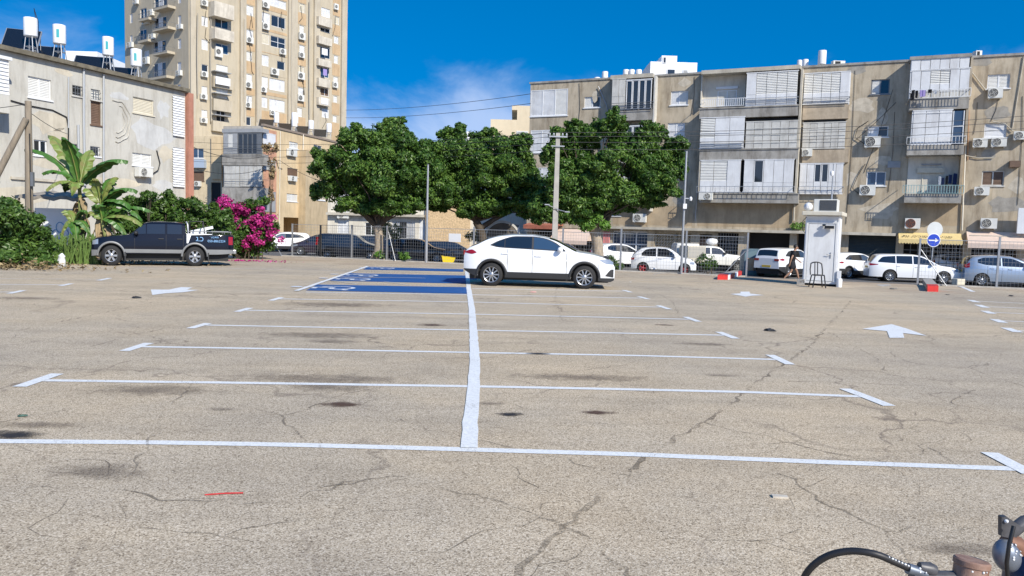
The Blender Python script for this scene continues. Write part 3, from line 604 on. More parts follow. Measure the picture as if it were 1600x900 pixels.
# bay B2
d = .25
for a, b_ in (((1256, 114, 1327, 161), dict(louv=(0, 1, 2, 3), base=.36)), ((1254, 192, 1321, 231), dict(strips=(.25, .5, .75))), ((1249, 256, 1317, 302), dict(dark=(2, 3), base=.4))):
    B.panel(a, d, 5 if a[1] < 120 else 6, SHUT if a[1] != 192 else SHUT2, **b_)
for v0, v1 in ((163, 186), (233, 254)): B.band((1254, v0, 1326, v1), d-.03, 'balcony_slab', mat('beige_band', (.46, .38, .28), .9, var=.25, scale=2, streak=.6), back=-.004)
B.side((1327.5, 112, 163), d, WHITE, w=.06); B.rail((1248, 291, 1318, 301), .42, GALV, step=.3, r=.008); B.rail((1256, 152, 1328, 160), .40, IRON, bars=False)
mb = MB(); q = B.R(1256, 187, 1321, 191, d); mb.box(q[0], q[1], -.1, -.05, q[2], q[3]); B.put(mb, 'gap_shade_sheet', DARK)  # shade above these shutters is painted as a near-black strip
# bay C
d = 1.0
mb = MB(); q = B.R(1422, 86, 1519, 91, d); mb.box(q[0], q[1], -d-.05, -.003, q[2], q[3]); B.put(mb, 'bay_roof', BAND)
for (a, v0, b_, v1) in ((1421, 154, 1514, 171), (1417, 227, 1506, 242), (1413, 303, 1502, 317)):
    q = B.R(a, v0, b_, v1, d); mb = MB(); mb.box(q[0], q[1], -d, -.003, q[2], q[3]); B.put(mb, 'balcony_slab', BAND)
B.side((1517, 90, 154), d, PL1, w=.12); B.side((1510, 171, 227), d, PL1, w=.14); B.side((1502, 242, 303), d, PL1B, w=.14); B.side((1425, 171, 227), d, SHUT, w=.06); B.side((1423, 91, 154), d, SHUT, w=.06)
B.panel((1424, 92, 1515, 108), d, 6, SHUT); B.panel((1424, 109, 1515, 142), d, 6, SHUT, louv=(2, 3)); B.panel((1425, 143, 1514, 152), d, 6, SHUT2)
B.rail((1421, 139, 1517, 152), d+.35, WHITE, step=.16, r=.012)
B.panel((1426, 173, 1487, 225), d, 3, SHUT, strips=(.93,)); q = B.R(1488, 173, 1506, 225, d); mb = MB(); mb.box(q[0], q[1], -d+.05, -d+.08, q[2], q[3]); ow = B.put(mb, 'window', BGLASS)
mb = MB(); mb.box(q[0], q[0]+.05, -d, -d+.045, q[2], q[3]); mb.box(q[1]-.05, q[1], -d, -d+.045, q[2], q[3]); mb.box(q[0]+.051, q[1]-.051, -d, -d+.044, q[2]+1.0, q[2]+1.06); mb.build('frame', WHITE, ow)
B.rail((1417, 213, 1510, 225), d+.22, WHITE, step=.18, r=.010)
mb = MB(); q = B.R(1418, 243, 1502, 303, .02); mb.box(q[0], q[1], -.05, -.004, q[2], q[3]); B.put(mb, 'balcony_back_wall', PALE)
B.window((1440, 272, 1466, 302), 1, 'dark', CREAM, d=.08, sill=False); B.band((1433, 262, 1476, 270), .18, 'shutter_box', CREAM, back=-.06); B.band((1440, 256, 1471, 258), .12, 'lintel', GREYSH, back=-.06)
B.rail((1411, 289, 1506, 302), d+.15, TURQ, step=.14, r=.016)
# air conditioners
for i, a in enumerate([(1351, 213, 1376, 230), (1343, 289, 1368, 305), (1544, 137, 1567, 153), (1520, 216, 1543, 230), (1549, 215, 1573, 229), (1584, 205, 1606, 218), (1522, 292, 1546, 305), (1532, 341, 1558, 357), (989, 334, 1009, 347), (1414, 341, 1438, 357), (1253, 233, 1269, 244)]):
    B.ac(a, rust=(a[0] == 1414))
B.ac((1092, 301, 1113, 312), d=.95, side=1); B.band((1578, 251, 1594, 261), .4, 'vent_box', BROWN, back=-.003)
# shops
def shopfill(q, kind):
    a, b, z0, z1 = q; mb = MB()
    if kind == 'grid':
        for i in range(9): x = a+(b-a)*i/8; mb.box(x-.02, x+.02, .30, .33, z0, z1)
        for i in range(7): z = z0+(z1-z0)*i/6; mb.box(a, b, .331, .35, z-.02, z+.02)
        B.put(mb, 'security_grille', IRON)
    elif kind == 'glazed':
        for i in range(4): x = a+(b-a)*i/3; mb.box(x-.05, x+.05, .25, .32, z0, z1)
        for z in (z0+.03, z0+(z1-z0)*.58, z1-.05): mb.box(a, b, .251, .319, z-.05, z+.05)
        o = B.put(mb, 'shop_front', WHITE); g = MB(); g.poly([(a, .3, z0), (b, .3, z0), (b, .3, z1), (a, .3, z1)]); g.build('pane', BGLASS, o)
    elif kind == 'shutter':
        zz_ = z0+(z1-z0)*.45; n = 14
        for i in range(n): za = zz_+(z1-zz_)*i/n; zb = zz_+(z1-zz_)*(i+1)/n; mb.poly([(a, .25, za), (b, .25, za), (b, .29, zb-.01), (a, .29, zb-.01)]); mb.poly([(a, .29, zb-.01), (b, .29, zb-.01), (b, .25, zb), (a, .25, zb)])
        mb.box(a, b, .22, .30, zz_-.08, zz_); B.put(mb, 'roller_shutter', mat('dark_green_shutter', (.045, .055, .055), .5, var=.2)); 
    elif kind == 'lattice':
        mb.box(a, b, .3, .34, z0, z1); o = B.put(mb, 'lattice_window', mat('tan_board', (.34, .27, .18), .8, var=.3, scale=5)); g = MB(); W_, H_ = b-a, z1-z0
        for k in range(-12, 13):
            x = a+W_*k/8
            for sgn in (1,):
                xa, za, xb, zb = x, z0, x+H_*.9, z1
                if xa < a: za = z0+(a-xa)/.9; xa = a
                if xb > b: zb = z1-(xb-b)/.9; xb = b
                if xb > xa and zb > za: g.tube([(xa, .27, za), (xb, .27, zb)], .022, 4)
        g.box(a, b, .24, .28, z1-.06, z1); g.box(a, a+.06, .24, .28, z0, z1); g.box(b-.06, b, .24, .28, z0, z1); g.build('bars', mat('tan_bar', (.5, .43, .3), .6), o)
    elif kind == 'brick': mb.box(a, b, .2, .25, z0+1.2, z1-.3); B.put(mb, 'boarded_window', mat('brown_bricks', (.22, .14, .10), .9, var=.5, scale=9))
for q, k in ((sh_left, 'glazed'), (sh_a, 'lattice'), (sh_b, 'lattice'), (sh_c, 'brick'), (sh_d, 'grid'), (sh_g, 'shutter'), (sh_h, 'grid'), (sh_i, 'grid'), (sh_m, 'shutter'), (sh_k, 'grid')): shopfill(q, k)
for q in (sh_e, sh_f, sh_h, sh_i, sh_d, sh_k, sh_l): mb = MB(); mb.poly([(q[0]+.01, 1.2, q[2]+.01), (q[1]-.01, 1.2, q[2]+.01), (q[1]-.01, 1.2, q[3]-.01), (q[0]+.01, 1.2, q[3]-.01)]); B.put(mb, 'shop_shade_sheet', DARK)  # near-black sheet across each recess, painting the shade inside the shop
# warmer old paint between the first floor and the ledge, and patched plaster
for (a, v0, b_, v1) in ((1090, 318, 1241, 355), (958, 322, 1082, 352), (1404, 318, 1503, 352)):
    q = B.R(a, v0, b_, v1); mb = MB(); mb.box(q[0], q[1], -.006, -.001, q[2], q[3]); B.put(mb, 'painted_strip', PL1B)
random.seed(21); PT = [mat('plaster_patch_light', (.56, .50, .40), .95, var=.3, scale=3, streak=.4), mat('plaster_patch_grey', (.36, .335, .29), .95, var=.3, scale=3, streak=.4)]
for (u, v, r1, r2) in ((1345, 165, 1.2, .5), (1378, 250, .7, .4), (1375, 330, 1.6, .5), (1560, 175, 1.0, .4), (1575, 320, 1.5, .6), (1535, 95, .9, .3), (1070, 128, .6, .3), (1060, 310, .8, .4), (930, 150, .3, .5), (1340, 108, .8, .3), (1545, 240, .6, .4), (1380, 182, .5, .5), (1330, 280, .6, .5), (1590, 290, .6, .5)):
    x, z = B.L(u, v); n = 11; mb = MB(); mb.prism([(x+r1*.7*math.cos(6.283*i/n)*random.uniform(.6, 1.2), z+r2*math.sin(6.283*i/n)*random.uniform(.6, 1.2)) for i in range(n)], .004, Matrix.Rotation(R(90), 4, 'X')); o = B.put(mb, 'plaster_patch', random.choice(PT))
for (u, v0, u2, v1) in ((1336, 110, 1322, 350), (1598, 150, 1590, 320), (1527, 160, 1521, 210), (1085, 120, 1080, 180), (1024, 175, 1022, 300), (905, 130, 903, 205), (1398, 175, 1388, 300), (1395, 140, 1350, 270), (1560, 155, 1548, 190), (1330, 225, 1400, 160)):
    B.pipe([(u, v0), ((u+u2)/2+2, (v0+v1)/2), (u2, v1)], .03, .013, BLACK, 'wall_cable')
q = B.R(942, 362, 953, 397, .05); mb = MB(); n = 12
mb.quadgrid([[(q[0]+(q[1]-q[0])*i/n, -.10-.05*(i % 2), z) for i in range(n+1)] for z in (gzB+.5, q[3])], False); B.put(mb, 'curtain', CURT)
# awnings
def awning(u0, u1, vt, vb, d, m, scal=True, name='awning'):
    x0 = B.L(u0, vt, .05)[0]; x1 = B.L(u1, vt, .05)[0]; zt = B.L((u0+u1)/2, vt, .1)[1]; zb = B.L((u0+u1)/2, vb, d)[1]; val = .28; n = 44; mb = MB()
    zf = zb+val
    mb.quadgrid([[(x0+(x1-x0)*i/n, -.05-(d-.05)*t, zt+(zf-zt)*t - .03*math.sin(math.pi*t)) for i in range(n+1)] for t in [k/6 for k in range(7)]])
    mb.quadgrid([[(x0+(x1-x0)*i/n, -d-.002, zf) for i in range(n+1)], [(x0+(x1-x0)*i/n, -d-.01, zb+(.07*abs(math.cos(i*math.pi/2)) if scal else 0)) for i in range(n+1)]], False)
    for x in (x0, x1): mb.poly([(x, -.05, zt), (x, -d, zf), (x, -.05, zf)])
    return B.put(mb, name, m), (x0, x1, zt, zf, zb)
aw, (ax0, ax1, azt, azf, azb) = awning(1404, 1502, 364, 382, 1.2, YAWN)
def awtext(body, u, sz):
    x = B.L(u, 372, .9)[0]; t = .62; y = -.05-1.15*t; z = azt+(azf-azt)*t; ang = math.atan2(azt-azf, 1.15)
    text(body, sz, mat('faded_black_ink', (.10, .085, .05), .8), 'awning_writing', aw, Matrix.Translation((x, y-.02, z+.035)) @ Matrix.Rotation(ang, 4, 'X'), .003)
awtext('תו הריפת', 1434, .42); awtext("' ירפ", 1477, .42)
awning(1510, 1640, 363, 389, 1.3, PAWN, False); awning(868, 926, 358, 382, 1.2, PAWN, False); awning(826, 880, 349, 358, 1.0, mat('brick_red_awning', (.38, .13, .08), .8, var=.3), False)
B.pipe([(1511, 150), (1508, 240), (1503, 360)], .10, .05, PALE); B.pipe([(1251, 108), (1247, 200), (1240, 345)], .12, .06, LEDGE); B.pipe([(1092, 268), (1086, 345)], .08, .03, GALV)
B.pipe([(1514, 172), (1512, 250)], .06, .04, mat('rust_pipe', (.4, .24, .14), .8)); B.pipe([(1600, 88), (1582, 200)], .05, .03, LEDGE); B.pipe([(935, 135), (948, 165), (952, 200)], .1, .03, GALV, 'conduit')
B.pipe([(1344, 305), (1332, 294), (1340, 275), (1352, 256)], .08, .02, BLACK, 'ac_hose'); B.pipe([(1351, 225), (1336, 215), (1340, 200), (1357, 189)], .08, .02, BLACK, 'ac_hose'); B.pipe([(1551, 190), (1570, 193), (1583, 205)], .08, .03, LEDGE, 'ac_hose')
B.pipe([(1518, 112), (1530, 128), (1541, 142)], .08, .035, LEDGE, 'ac_hose'); B.pipe([(1508, 243), (1530, 247), (1553, 246)], .08, .03, LEDGE, 'conduit')
q = B.R(1590, 325, 1604, 365, .7); mb = MB(); mb.box(q[0], q[1]+.8, -.75, -.5, q[2], q[3]); B.put(mb, 'sign_box', WHITE)
# plants growing on the ledge come later; laundry on the balconies: things that hang
def laundry(name, label, items, d, grp=None):
    for (u0, v0, u1, v1, m, nm, lb) in items:
        q = B.R(u0, v0, u1, v1, d); n = 6; mb = MB()
        for off in (0, .03): mb.quadgrid([[(q[0]+(q[1]-q[0])*i/n+random.uniform(-.01, .01), -d-.03-.03*math.sin(i*2.1)-off, z+random.uniform(-.02, .02)) for i in range(n+1)] for z in (q[2], (q[2]+q[3])/2, q[3])], True)
        o = mb.build(nm, m); o.matrix_world = B.M; tag(o, lb, 'laundry', 'washing hung on the balconies')
laundry('', '', [(1424, 141, 1429, 156, BLKC, 'trousers', 'black trousers at the left end of the top balcony railing'), (1430, 142, 1434, 153, BLKC, 'shirt', 'narrow black garment beside the black trousers on the top balcony'), (1437, 141, 1446, 151, LILC, 'towel', 'lilac towel over the top balcony railing'), (1450, 140, 1456, 145, BLKC, 'shirt', 'short black cloth right of the lilac towel'), (1459, 141, 1464, 147, WHTC, 'cloth', 'white cloth right of the short black cloth')], 1.42)
laundry('', '', [(1466, 276, 1470, 290, WHTC, 'towel', 'white towel on the line of the open balcony with the turquoise railing'), (1471, 278, 1475, 289, BLUEC, 'shirt', 'dark blue shirt next to the white towel on the open balcony'), (1477, 275, 1481, 291, BLKC, 'trousers', 'black trousers in the middle of the open balcony washing line'), (1482, 273, 1487, 287, BLUEC, 'shirt', 'blue shirt right of the black trousers on the open balcony line'), (1489, 271, 1495, 289, BLUEC, 'towel', 'wide dark blue towel at the right end of the open balcony line')], .6)

# ---------------------------------------------------------------- roof things
TANKW = mat('tank_enamel', (.78, .79, .80), .35, var=.06, scale=2)
SOLAR = mat('solar_black', (.008, .009, .012), .18, spec=.7)
def heater(u, v0, v1, D, width_px, label, panel=None, badge=True, legs=.35, upright=True):
    """solar water heater: tank on a stand with its collector. v0..v1 are the tank's top and bottom in the photo"""
    p0 = at(u, v1, D); p1 = at(u, v0, D); r = width_px/2/F*D; h = p1.z-p0.z
    t = thing('solar_water_heater', (p0.x, p0.y, p0.z-legs), math.atan2(-p0.x, p0.y)*.0, label, 'water heater', 'solar water heaters on the roofs')
    mb = MB(); mb.lathe([(r*.55, legs-.02), (r*.97, legs), (r, legs+.04), (r, legs+h-.05), (r*.95, legs+h-.01), (r*.5, legs+h+.015)], None, 20); tk = mb.build('tank', TANKW, t)
    if badge:
        b = MB(); rows = [[(r*1.006*math.cos(a), r*1.006*math.sin(a), z) for a in [R(-88+i*9) for i in range(4)]] for z in (legs+h*.28, legs+h*.72)]; b.quadgrid(rows, False); b.build('badge', mat('teal_badge', (.05, .35, .38), .5), tk)
    s = MB()
    for a in (45, 135, 225, 315): s.tube([(r*.7*math.cos(R(a)), r*.7*math.sin(R(a)), legs+.01), (r*1.1*math.cos(R(a)), r*1.1*math.sin(R(a)), -.05)], .025, 6)
    for a in (45, 135, 225, 315):
        b = a+90; s.tube([(r*.9*math.cos(R(a)), r*.9*math.sin(R(a)), legs*.45), (r*.9*math.cos(R(b)), r*.9*math.sin(R(b)), legs*.45)], .018, 5)
    s.build('stand', GALV, t)
    if panel:
        pw, ph, dx, dy, rz, tilt, pz = panel
        Mx = Matrix.Translation((dx, dy, pz)) @ Matrix.Rotation(R(rz), 4, 'Z') @ Matrix.Rotation(R(tilt), 4, 'X')
        c = MB(); c.cbox((0, 0, 0), (pw, ph, .09), Mx); co = c.build('collector', GALV, t)
        g = MB(); g.cbox((0, 0, .048), (pw-.08, ph-.08, .01), Mx); g.cbox((0, 0, -.048), (pw-.08, ph-.08, .01), Mx); g.build('absorber', SOLAR, co)
        s2 = MB()
        for sx_ in (-.45, .45):
            a = Mx @ Vector((pw*sx_, ph*.45, -.05)); b_ = Mx @ Vector((pw*sx_, -ph*.4, -.05)); s2.tube([a, (a.x, a.y, -.05)], .02, 5); s2.tube([b_, (b_.x, b_.y, -.05)], .02, 5); s2.tube([(a.x, a.y, -.03), (b_.x, b_.y, -.03)], .018, 5)
        s2.build('collector_stand', GALV, t)
        k = MB(); a = Mx @ Vector((pw*.4, ph*.45, 0)); k.tube([a, a+Vector((0, 0, .55)), Vector((r*.6, 0, max(a.z+.75, legs+h*.9))), (r*.9, 0, legs+h*.85)], .015, 5); k.build('hose', BLACK, t)
    return t
DB = lambda u: 47  # placeholder, roof units sit 2 m behind the front
def roofD(fac, u, v, back):                       # camera distance of a point on the facade's roof, some metres behind its front
    s_, z_ = fac.L(u, v, -back); p = fac.o + fac.t*s_ - fac.n*back; return (Vector((p.x, p.y, 0))-Vector((CAM.x, CAM.y, 0))).dot(fh)
heater(1284, 79, 101, roofD(B, 1284, 100, 1.5), 12, 'tall white water tank standing alone on the roof above the fourth column of closed balconies', badge=False, legs=.15)
heater(1258, 93, 105, roofD(B, 1258, 103, 2), 9, 'small white tank on the roof left of the tall tank', badge=False, legs=.15)
heater(1249, 94, 106, roofD(B, 1249, 103, 4), 7, 'narrow white tank behind the small tank at the left of the tall one', badge=False, legs=.15)
heater(945, 112, 126, roofD(B, 945, 122, 2), 9, 'white tank at the left end of the long roof, beside a low dome', badge=False, legs=.15)
heater(933, 121, 127, roofD(B, 933, 126, 3), 9, 'low white dome tank nearest the left corner of the long roof', badge=False, legs=.1)
for u, lb in ((978, 'first of the three squat white tanks on the roof above the grid windows'), (987, 'middle one of the three squat white tanks above the grid windows'), (998, 'last of the three squat white tanks, nearest the white penthouse')): heater(u, 109, 117, roofD(B, u, 115, 3), 9, lb, badge=False, legs=.15)
def rooftop_ac(u0, v0, u1, v1, D, label):
    a = at(u0, v1, D); b = at(u1, v0, D); w_ = (b-a).length; t = thing('air_conditioner', (((a+b)/2).x, ((a+b)/2).y, a.z), 0, label, 'air conditioner'); wd = abs(b.x-a.x); h = b.z-a.z
    mb = MB(); mb.box(-wd/2, wd/2, 0, .35, 0, h); mb.build('casing', ACW, t); g = MB(); g.box(-wd*.35, wd*.1, -.012, -.001, h*.15, h*.85); g.build('fan_grille', DARK, t); f = MB(); f.box(-wd*.4, -wd*.3, .03, .3, -.3, -.001); f.box(wd*.3, wd*.4, .03, .3, -.3, -.001); f.build('foot', GALV, t)
rooftop_ac(1302, 95, 1321, 102, roofD(B, 1311, 100, 1), 'white outdoor unit on the roof edge right of the tall tank'); rooftop_ac(1525, 79, 1535, 88, roofD(B, 1530, 86, .6), 'small white box unit on the roof right of the projecting bay with laundry')

# white penthouse behind the roof, and lower houses seen between
def slab_house(name, label, cat, pieces, D, m, depth=6, extra=None):
    """pieces: (u0,v0,u1,v1) facing the camera at distance D; the first is the main body"""
    c = at((pieces[0][0]+pieces[0][2])/2, pieces[0][3], D); t = thing(name, (c.x, c.y, -.6), -YAW, label, cat); inv = parent_M(t).inverted()
    for i, (u0, v0, u1, v1) in enumerate(pieces):
        a = inv @ at(u0, (v0+v1)/2, D); b = inv @ at(u1, (v0+v1)/2, D); z1 = at((u0+u1)/2, v0, D).z+.6; z0 = at((u0+u1)/2, v1, D).z+.6 if i else -.2
        mb = MB(); mb.box(a.x, b.x, .01*i, depth, z0, z1); mb.build('wall', m, t)
    for (u0, v0, u1, v1, mm, nm) in (extra or []):
        a = inv @ at(u0, (v0+v1)/2, D); b = inv @ at(u1, (v0+v1)/2, D); z1 = at((u0+u1)/2, v0, D).z+.6; z0 = at((u0+u1)/2, v1, D).z+.6
        fr = MB(); fr.box(a.x-.06, b.x+.06, -.05, -.001, z0-.06, z1+.06); f_ = fr.build(nm, WHITE if nm == 'window' else mm, t)
        if nm == 'window': g = MB(); g.box(a.x, b.x, -.056, -.051, z0, z1); g.build('pane', mm, f_)
    return t
WP = mat('white_painted_wall', (.82, .83, .84), .7, var=.05, scale=.5)
slab_house('penthouse', 'bright white stepped penthouse rising behind the long roof', 'house', [(1016, 97, 1089, 125), (1034, 87, 1058, 97.2), (1036, 89, 1046, 98)], 68, WP, 7, [(1043, 109, 1054, 116, GLASS, 'window'), (1037, 90, 1040, 98, GLASS, 'window'), (1068, 110, 1074, 114, GREYSH, 'window')])
slab_house('apartment_building', 'cream flat roofed building showing left of the long block, behind the trees', 'apartment building', [(765, 187, 830, 330), (808, 172, 832, 190), (800, 165, 832, 172)], 70, mat('cream_render', (.66, .56, .40), .9, var=.1, scale=.4, streak=.2), 8, [(808, 206, 824, 220, GREYSH, 'window'), (776, 213, 786, 221, GLASS, 'window'), (772, 250, 790, 262, GLASS, 'window')])
slab_house('rooftop_room', 'small white rooftop room with a tank showing between the tree crowns', 'house', [(702, 216, 742, 260), (726, 208, 742, 216.2)], 72, WP, 5, [(706, 224, 716, 230, GREYSH, 'window')])
heater(731, 206, 222, 70, 9, 'white tank in front of the small rooftop room between the tree crowns', badge=False, legs=.15)

# ---------------------------------------------------------------- low block behind the trees
K = Facade('apartment_block', 'low pale block behind the three street trees, stippled beige at its right end', 'apartment building', 620, 64, R(95))
K.window((612, 346, 648, 375), 3, ['white', 'dark', 'white'], bars=True); K.window((606, 305, 648, 333), 4, ['glass', 'glass', 'white', 'glass']); K.window((682, 356, 697, 378), 1, 'slat', bars=True)
K.window((527, 343, 545, 380), 2, 'white'); K.window((524, 300, 560, 325), 3, 'white'); K.window((570, 348, 590, 368), 2, 'dark'); K.window((655, 343, 665, 380), 1, 'white'); K.window((750, 315, 775, 340), 2, 'glass'); K.window((790, 350, 812, 372), 2, 'glass')
K.window((560, 262, 600, 285), 3, 'white'); K.window((650, 262, 680, 285), 2, 'glass'); K.window((720, 262, 750, 285), 2, 'glass')
x0 = K.L(512, 340)[0]; x1 = K.L(664, 340)[0]; x2 = K.L(735, 340)[0]; x3 = K.L(832, 340)[0]; zt = K.L(640, 246)[1]
K.wall(x0, x3, -.7, zt, 9, PALE)
mb = MB(); mb.box(x1+.1, x2, -.25, -.004, -.7, zt+.02); K.put(mb, 'stippled_wall', mat('stippled_render', (.66, .48, .28), .95, var=.4, scale=9, bump=1.0, bscale=9))
mb = MB(); mb.box(x0, x1, -.5, -.004, K.L(600, 338)[1], K.L(600, 334)[1]); K.put(mb, 'ledge', LEDGE)
K.ac((527, 330, 545, 341))

# ---------------------------------------------------------------- yellow block
Y = Facade('apartment_block', 'yellow four storey apartment block with solar panels on its sloping roofline, left of the trees', 'apartment building', 411, 82, R(15.8))
yw = Y.window
yw((452, 222, 466, 232), 2, 'slat'); yw((490, 227, 503, 238), 2, 'glass'); yw((449, 263, 466, 276), 1, 'brown', CREAM); yw((448, 303, 465, 315), 2, 'slat')
X0, X1 = 0, Y.L(541, 300)[0]; zt = Y.L(430, 201)[1]
q = Y.R(443, 340, 478, 375); Y.holes.append((q[0], q[1], -.4, q[3], 2.5))
YD = 4.93
Y.wall(X0, X1, -.7, zt, YD, YEL, shell='rtb')
mb = MB(); mb.box(-.1, X1+.1, -.12, .2, zt+.002, zt+.22); Y.put(mb, 'parapet', mat('dark_coping', (.25, .2, .16), .9))
Y.band((412, 203, 432, 340), .05, 'brick_strip', PINK, back=-.002); Y.panel((411, 209, 431, 228), .12, 2, SHUT); Y.panel((411, 250, 431, 265), .12, 2, SHUT2); Y.panel((411, 300, 431, 330), .12, 2, GREYSH)
for a in ((451, 233, 464, 244), (499, 240, 511, 249), (453, 275, 464, 283), (484, 347, 497, 356)): Y.ac(a)
Y.ac((484, 347, 497, 356)) if False else None
mb = MB(); q = Y.R(481, 240, 533, 338, 1.2); mb.box(q[0], q[1], -.9, -.003, -.7, q[3]); Y.put(mb, 'stair_tower', mat('tan_render', (.52, .41, .26), .9, var=.2, scale=.7, streak=.4))
Y.pipe([(474, 210), (472, 300), (470, 368)], .1, .07, PALE)
for a in ((432, 250, 440, 262), (500, 280, 512, 292), (520, 262, 530, 275), (470, 318, 478, 330)): Y.pipe([(a[0], a[1]), (a[0]+3, a[3]), (a[0]+9, a[3]+2)], .06, .03, BLACK, 'wall_cable')
Y.pipe([(438, 205), (437, 290), (436, 372)], .08, .05, PALE); Y.pipe([(540, 228), (538, 330)], .08, .06, PALE)
Y.window((495, 300, 508, 313), 2, 'slat', d=.92); Y.window((518, 258, 528, 270), 1, 'glass', d=.92); Y.ac((512, 300, 523, 309), d=.9)
# its balcony side
Y2 = Facade('', '', '', 411, 82, R(106), parent=Y.root); xA = Y2.L(297, 260)[0]
def y2(mb, name, m): return Y2.put(mb, name, m)
print('Y2 L349', Y2.L(349, 260)[0])
Y2.wall(-YD, 0, -.7, zt, 1, mat('grey_side', (.42, .39, .34), .9, var=.2, streak=.4), shell='')
Y2.panel((349, 209, 371, 240), 1.0, 3, GREYSH, louv=(1,)); Y2.panel((372, 209, 409, 240), 1.0, 5, IRON, dark=(0, 1, 2, 3), name='balcony_windows'); Y2.band((347, 241, 411, 258), 1.0, 'balcony_slab', BAND, back=-.003)
Y2.band((347, 201, 411, 207), 1.05, 'bay_roof', GREYSH, back=-.003)
Y2.panel((350, 260, 374, 291), 1.0, 4, SHUT2); Y2.panel((375, 260, 409, 291), 1.0, 5, SHUT2); Y2.band((347, 293, 411, 318), 1.15, 'balcony_slab', BAND, back=-.003)
Y2.panel((348, 320, 374, 350), 1.0, 3, SHUT2); Y2.panel((375, 320, 409, 350), 1.0, 4, GREYSH); Y2.rail((347, 228, 411, 240), 1.2, IRON, bars=False); Y2.rail((347, 280, 411, 291), 1.2, IRON, bars=False)
# beige wing to its left
Z = Facade('apartment_block', 'narrow beige building with two blue fronted balconies between the white block and the yellow block', 'apartment building', 322, 88, R(98))
Z.window((300, 232, 318, 247), 2, 'blue'); Z.window((300, 268, 319, 283), 2, 'brown', BROWN); Z.window((330, 285, 345, 315), 1, 'dark', BROWN)
Z.wall(Z.L(270, 260)[0], Z.L(347, 260)[0], -.7, Z.L(322, 213)[1], 10, mat('beige_render', (.60, .50, .34), .9, var=.15, streak=.4))
Z.band((297, 249, 319, 262), .5, 'balcony_front', mat('pale_blue_panel', (.35, .42, .52), .6), back=-.003); Z.band((330, 213, 346, 280), .3, 'pier', YEL, back=-.003); Z.ac((304, 283, 313, 291))

# solar heaters on the yellow roof
for (u, v0, v1, wp, lb) in ((432, 176, 192, 8, 'white tank in front of the brown collectors at the left of the yellow block roof'), (460, 176, 198, 9, 'tallest white tank on the yellow block roof, by the two black collectors'), (486, 188, 202, 8, 'white tank in the middle of the yellow block roof'), (514, 193, 207, 8, 'rightmost white tank on the yellow block roof, near the terracotta chimney')):
    heater(u, v0, v1, roofD(Y, u, v1+6, 1.6), wp, lb, panel=(1.6, 1.9, -1.0, -.5, 10, 35, .3), legs=.5, badge=False)

# ---------------------------------------------------------------- tower
TW = Facade('apartment_tower', 'tall beige residential tower with many air conditioners, rising behind the yellow block', 'tower block', 296, 92, R(36))
wins = [(315, 26, 325, 41, 'white'), (315, 62, 325, 78, 'white'), (315, 101, 325, 112, 'glass'), (315, 135, 324, 147, 'slat'), (315, 172, 324, 183, 'slat'), (336, 29, 357, 44, 'glass'), (337, 69, 357, 84, 'blue'), (338, 102, 356, 119, 'slat'), (338, 137, 356, 153, 'slat'), (338, 173, 352, 190, 'dark'),
 (385, 9, 396, 24, 'white'), (385, 47, 396, 58, 'white'), (385, 81, 394, 95, 'slat'), (384, 116, 394, 128, 'white'), (384, 150, 394, 160, 'white'), (384, 183, 392, 196, 'glass'), (409, 20, 422, 36, 'white'), (424, 26, 446, 43, 'glass'), (409, 53, 421, 69, 'cream'), (423, 58, 446, 75, 'glass'), (408, 86, 420, 103, 'white'), (433, 96, 445, 109, 'glass'),
 (408, 120, 419, 136, 'slat'), (421, 124, 445, 142, 'white'), (407, 152, 418, 168, 'white'), (421, 156, 445, 174, 'white'), (410, -2, 447, 10, 'white'), (468, 40, 475, 51, 'slat'), (468, 71, 476, 82, 'white'), (467, 104, 475, 113, 'cream'), (466, 137, 474, 148, 'white'), (459, 168, 472, 182, 'slat'), (468, 6, 476, 19, 'cream'),
 (502, 13, 516, 27, 'white'), (500, 44, 516, 50, 'dark'), (500, 74, 516, 91, 'glass'), (501, 106, 514, 121, 'blue'), (501, 138, 514, 150, 'brown'), (503, 170, 514, 184, 'white'), (523, 26, 530, 38, 'cream'), (522, 57, 529, 68, 'white'), (522, 87, 528, 99, 'white'), (521, 120, 528, 128, 'slat'), (521, 150, 527, 160, 'slat'), (520, 181, 526, 191, 'slat')]
for a in wins: TW.window(a[:4], 2 if a[2]-a[0] > 12 else 1, a[4] if a[4] != 'white' or a[2]-a[0] < 20 else 'white', sill=False, split=.5 if a[:2] in ((423, 58),) else None)
xr = TW.L(541, 100)[0]; ztw = 46
TW.wall(0, xr, -.7, ztw, 14.6, TOWR, shell='rtb')
mb = MB()
for u0, u1 in ((296, 304), (374, 383), (398.5, 407), (449, 463), (489, 498), (532, 540)):
    mb.box(TW.L(u0, 100)[0]+.01, TW.L(u1, 100)[0], -.28, -.003, -.7, ztw-.01)
TW.put(mb, 'rib', TOWL)
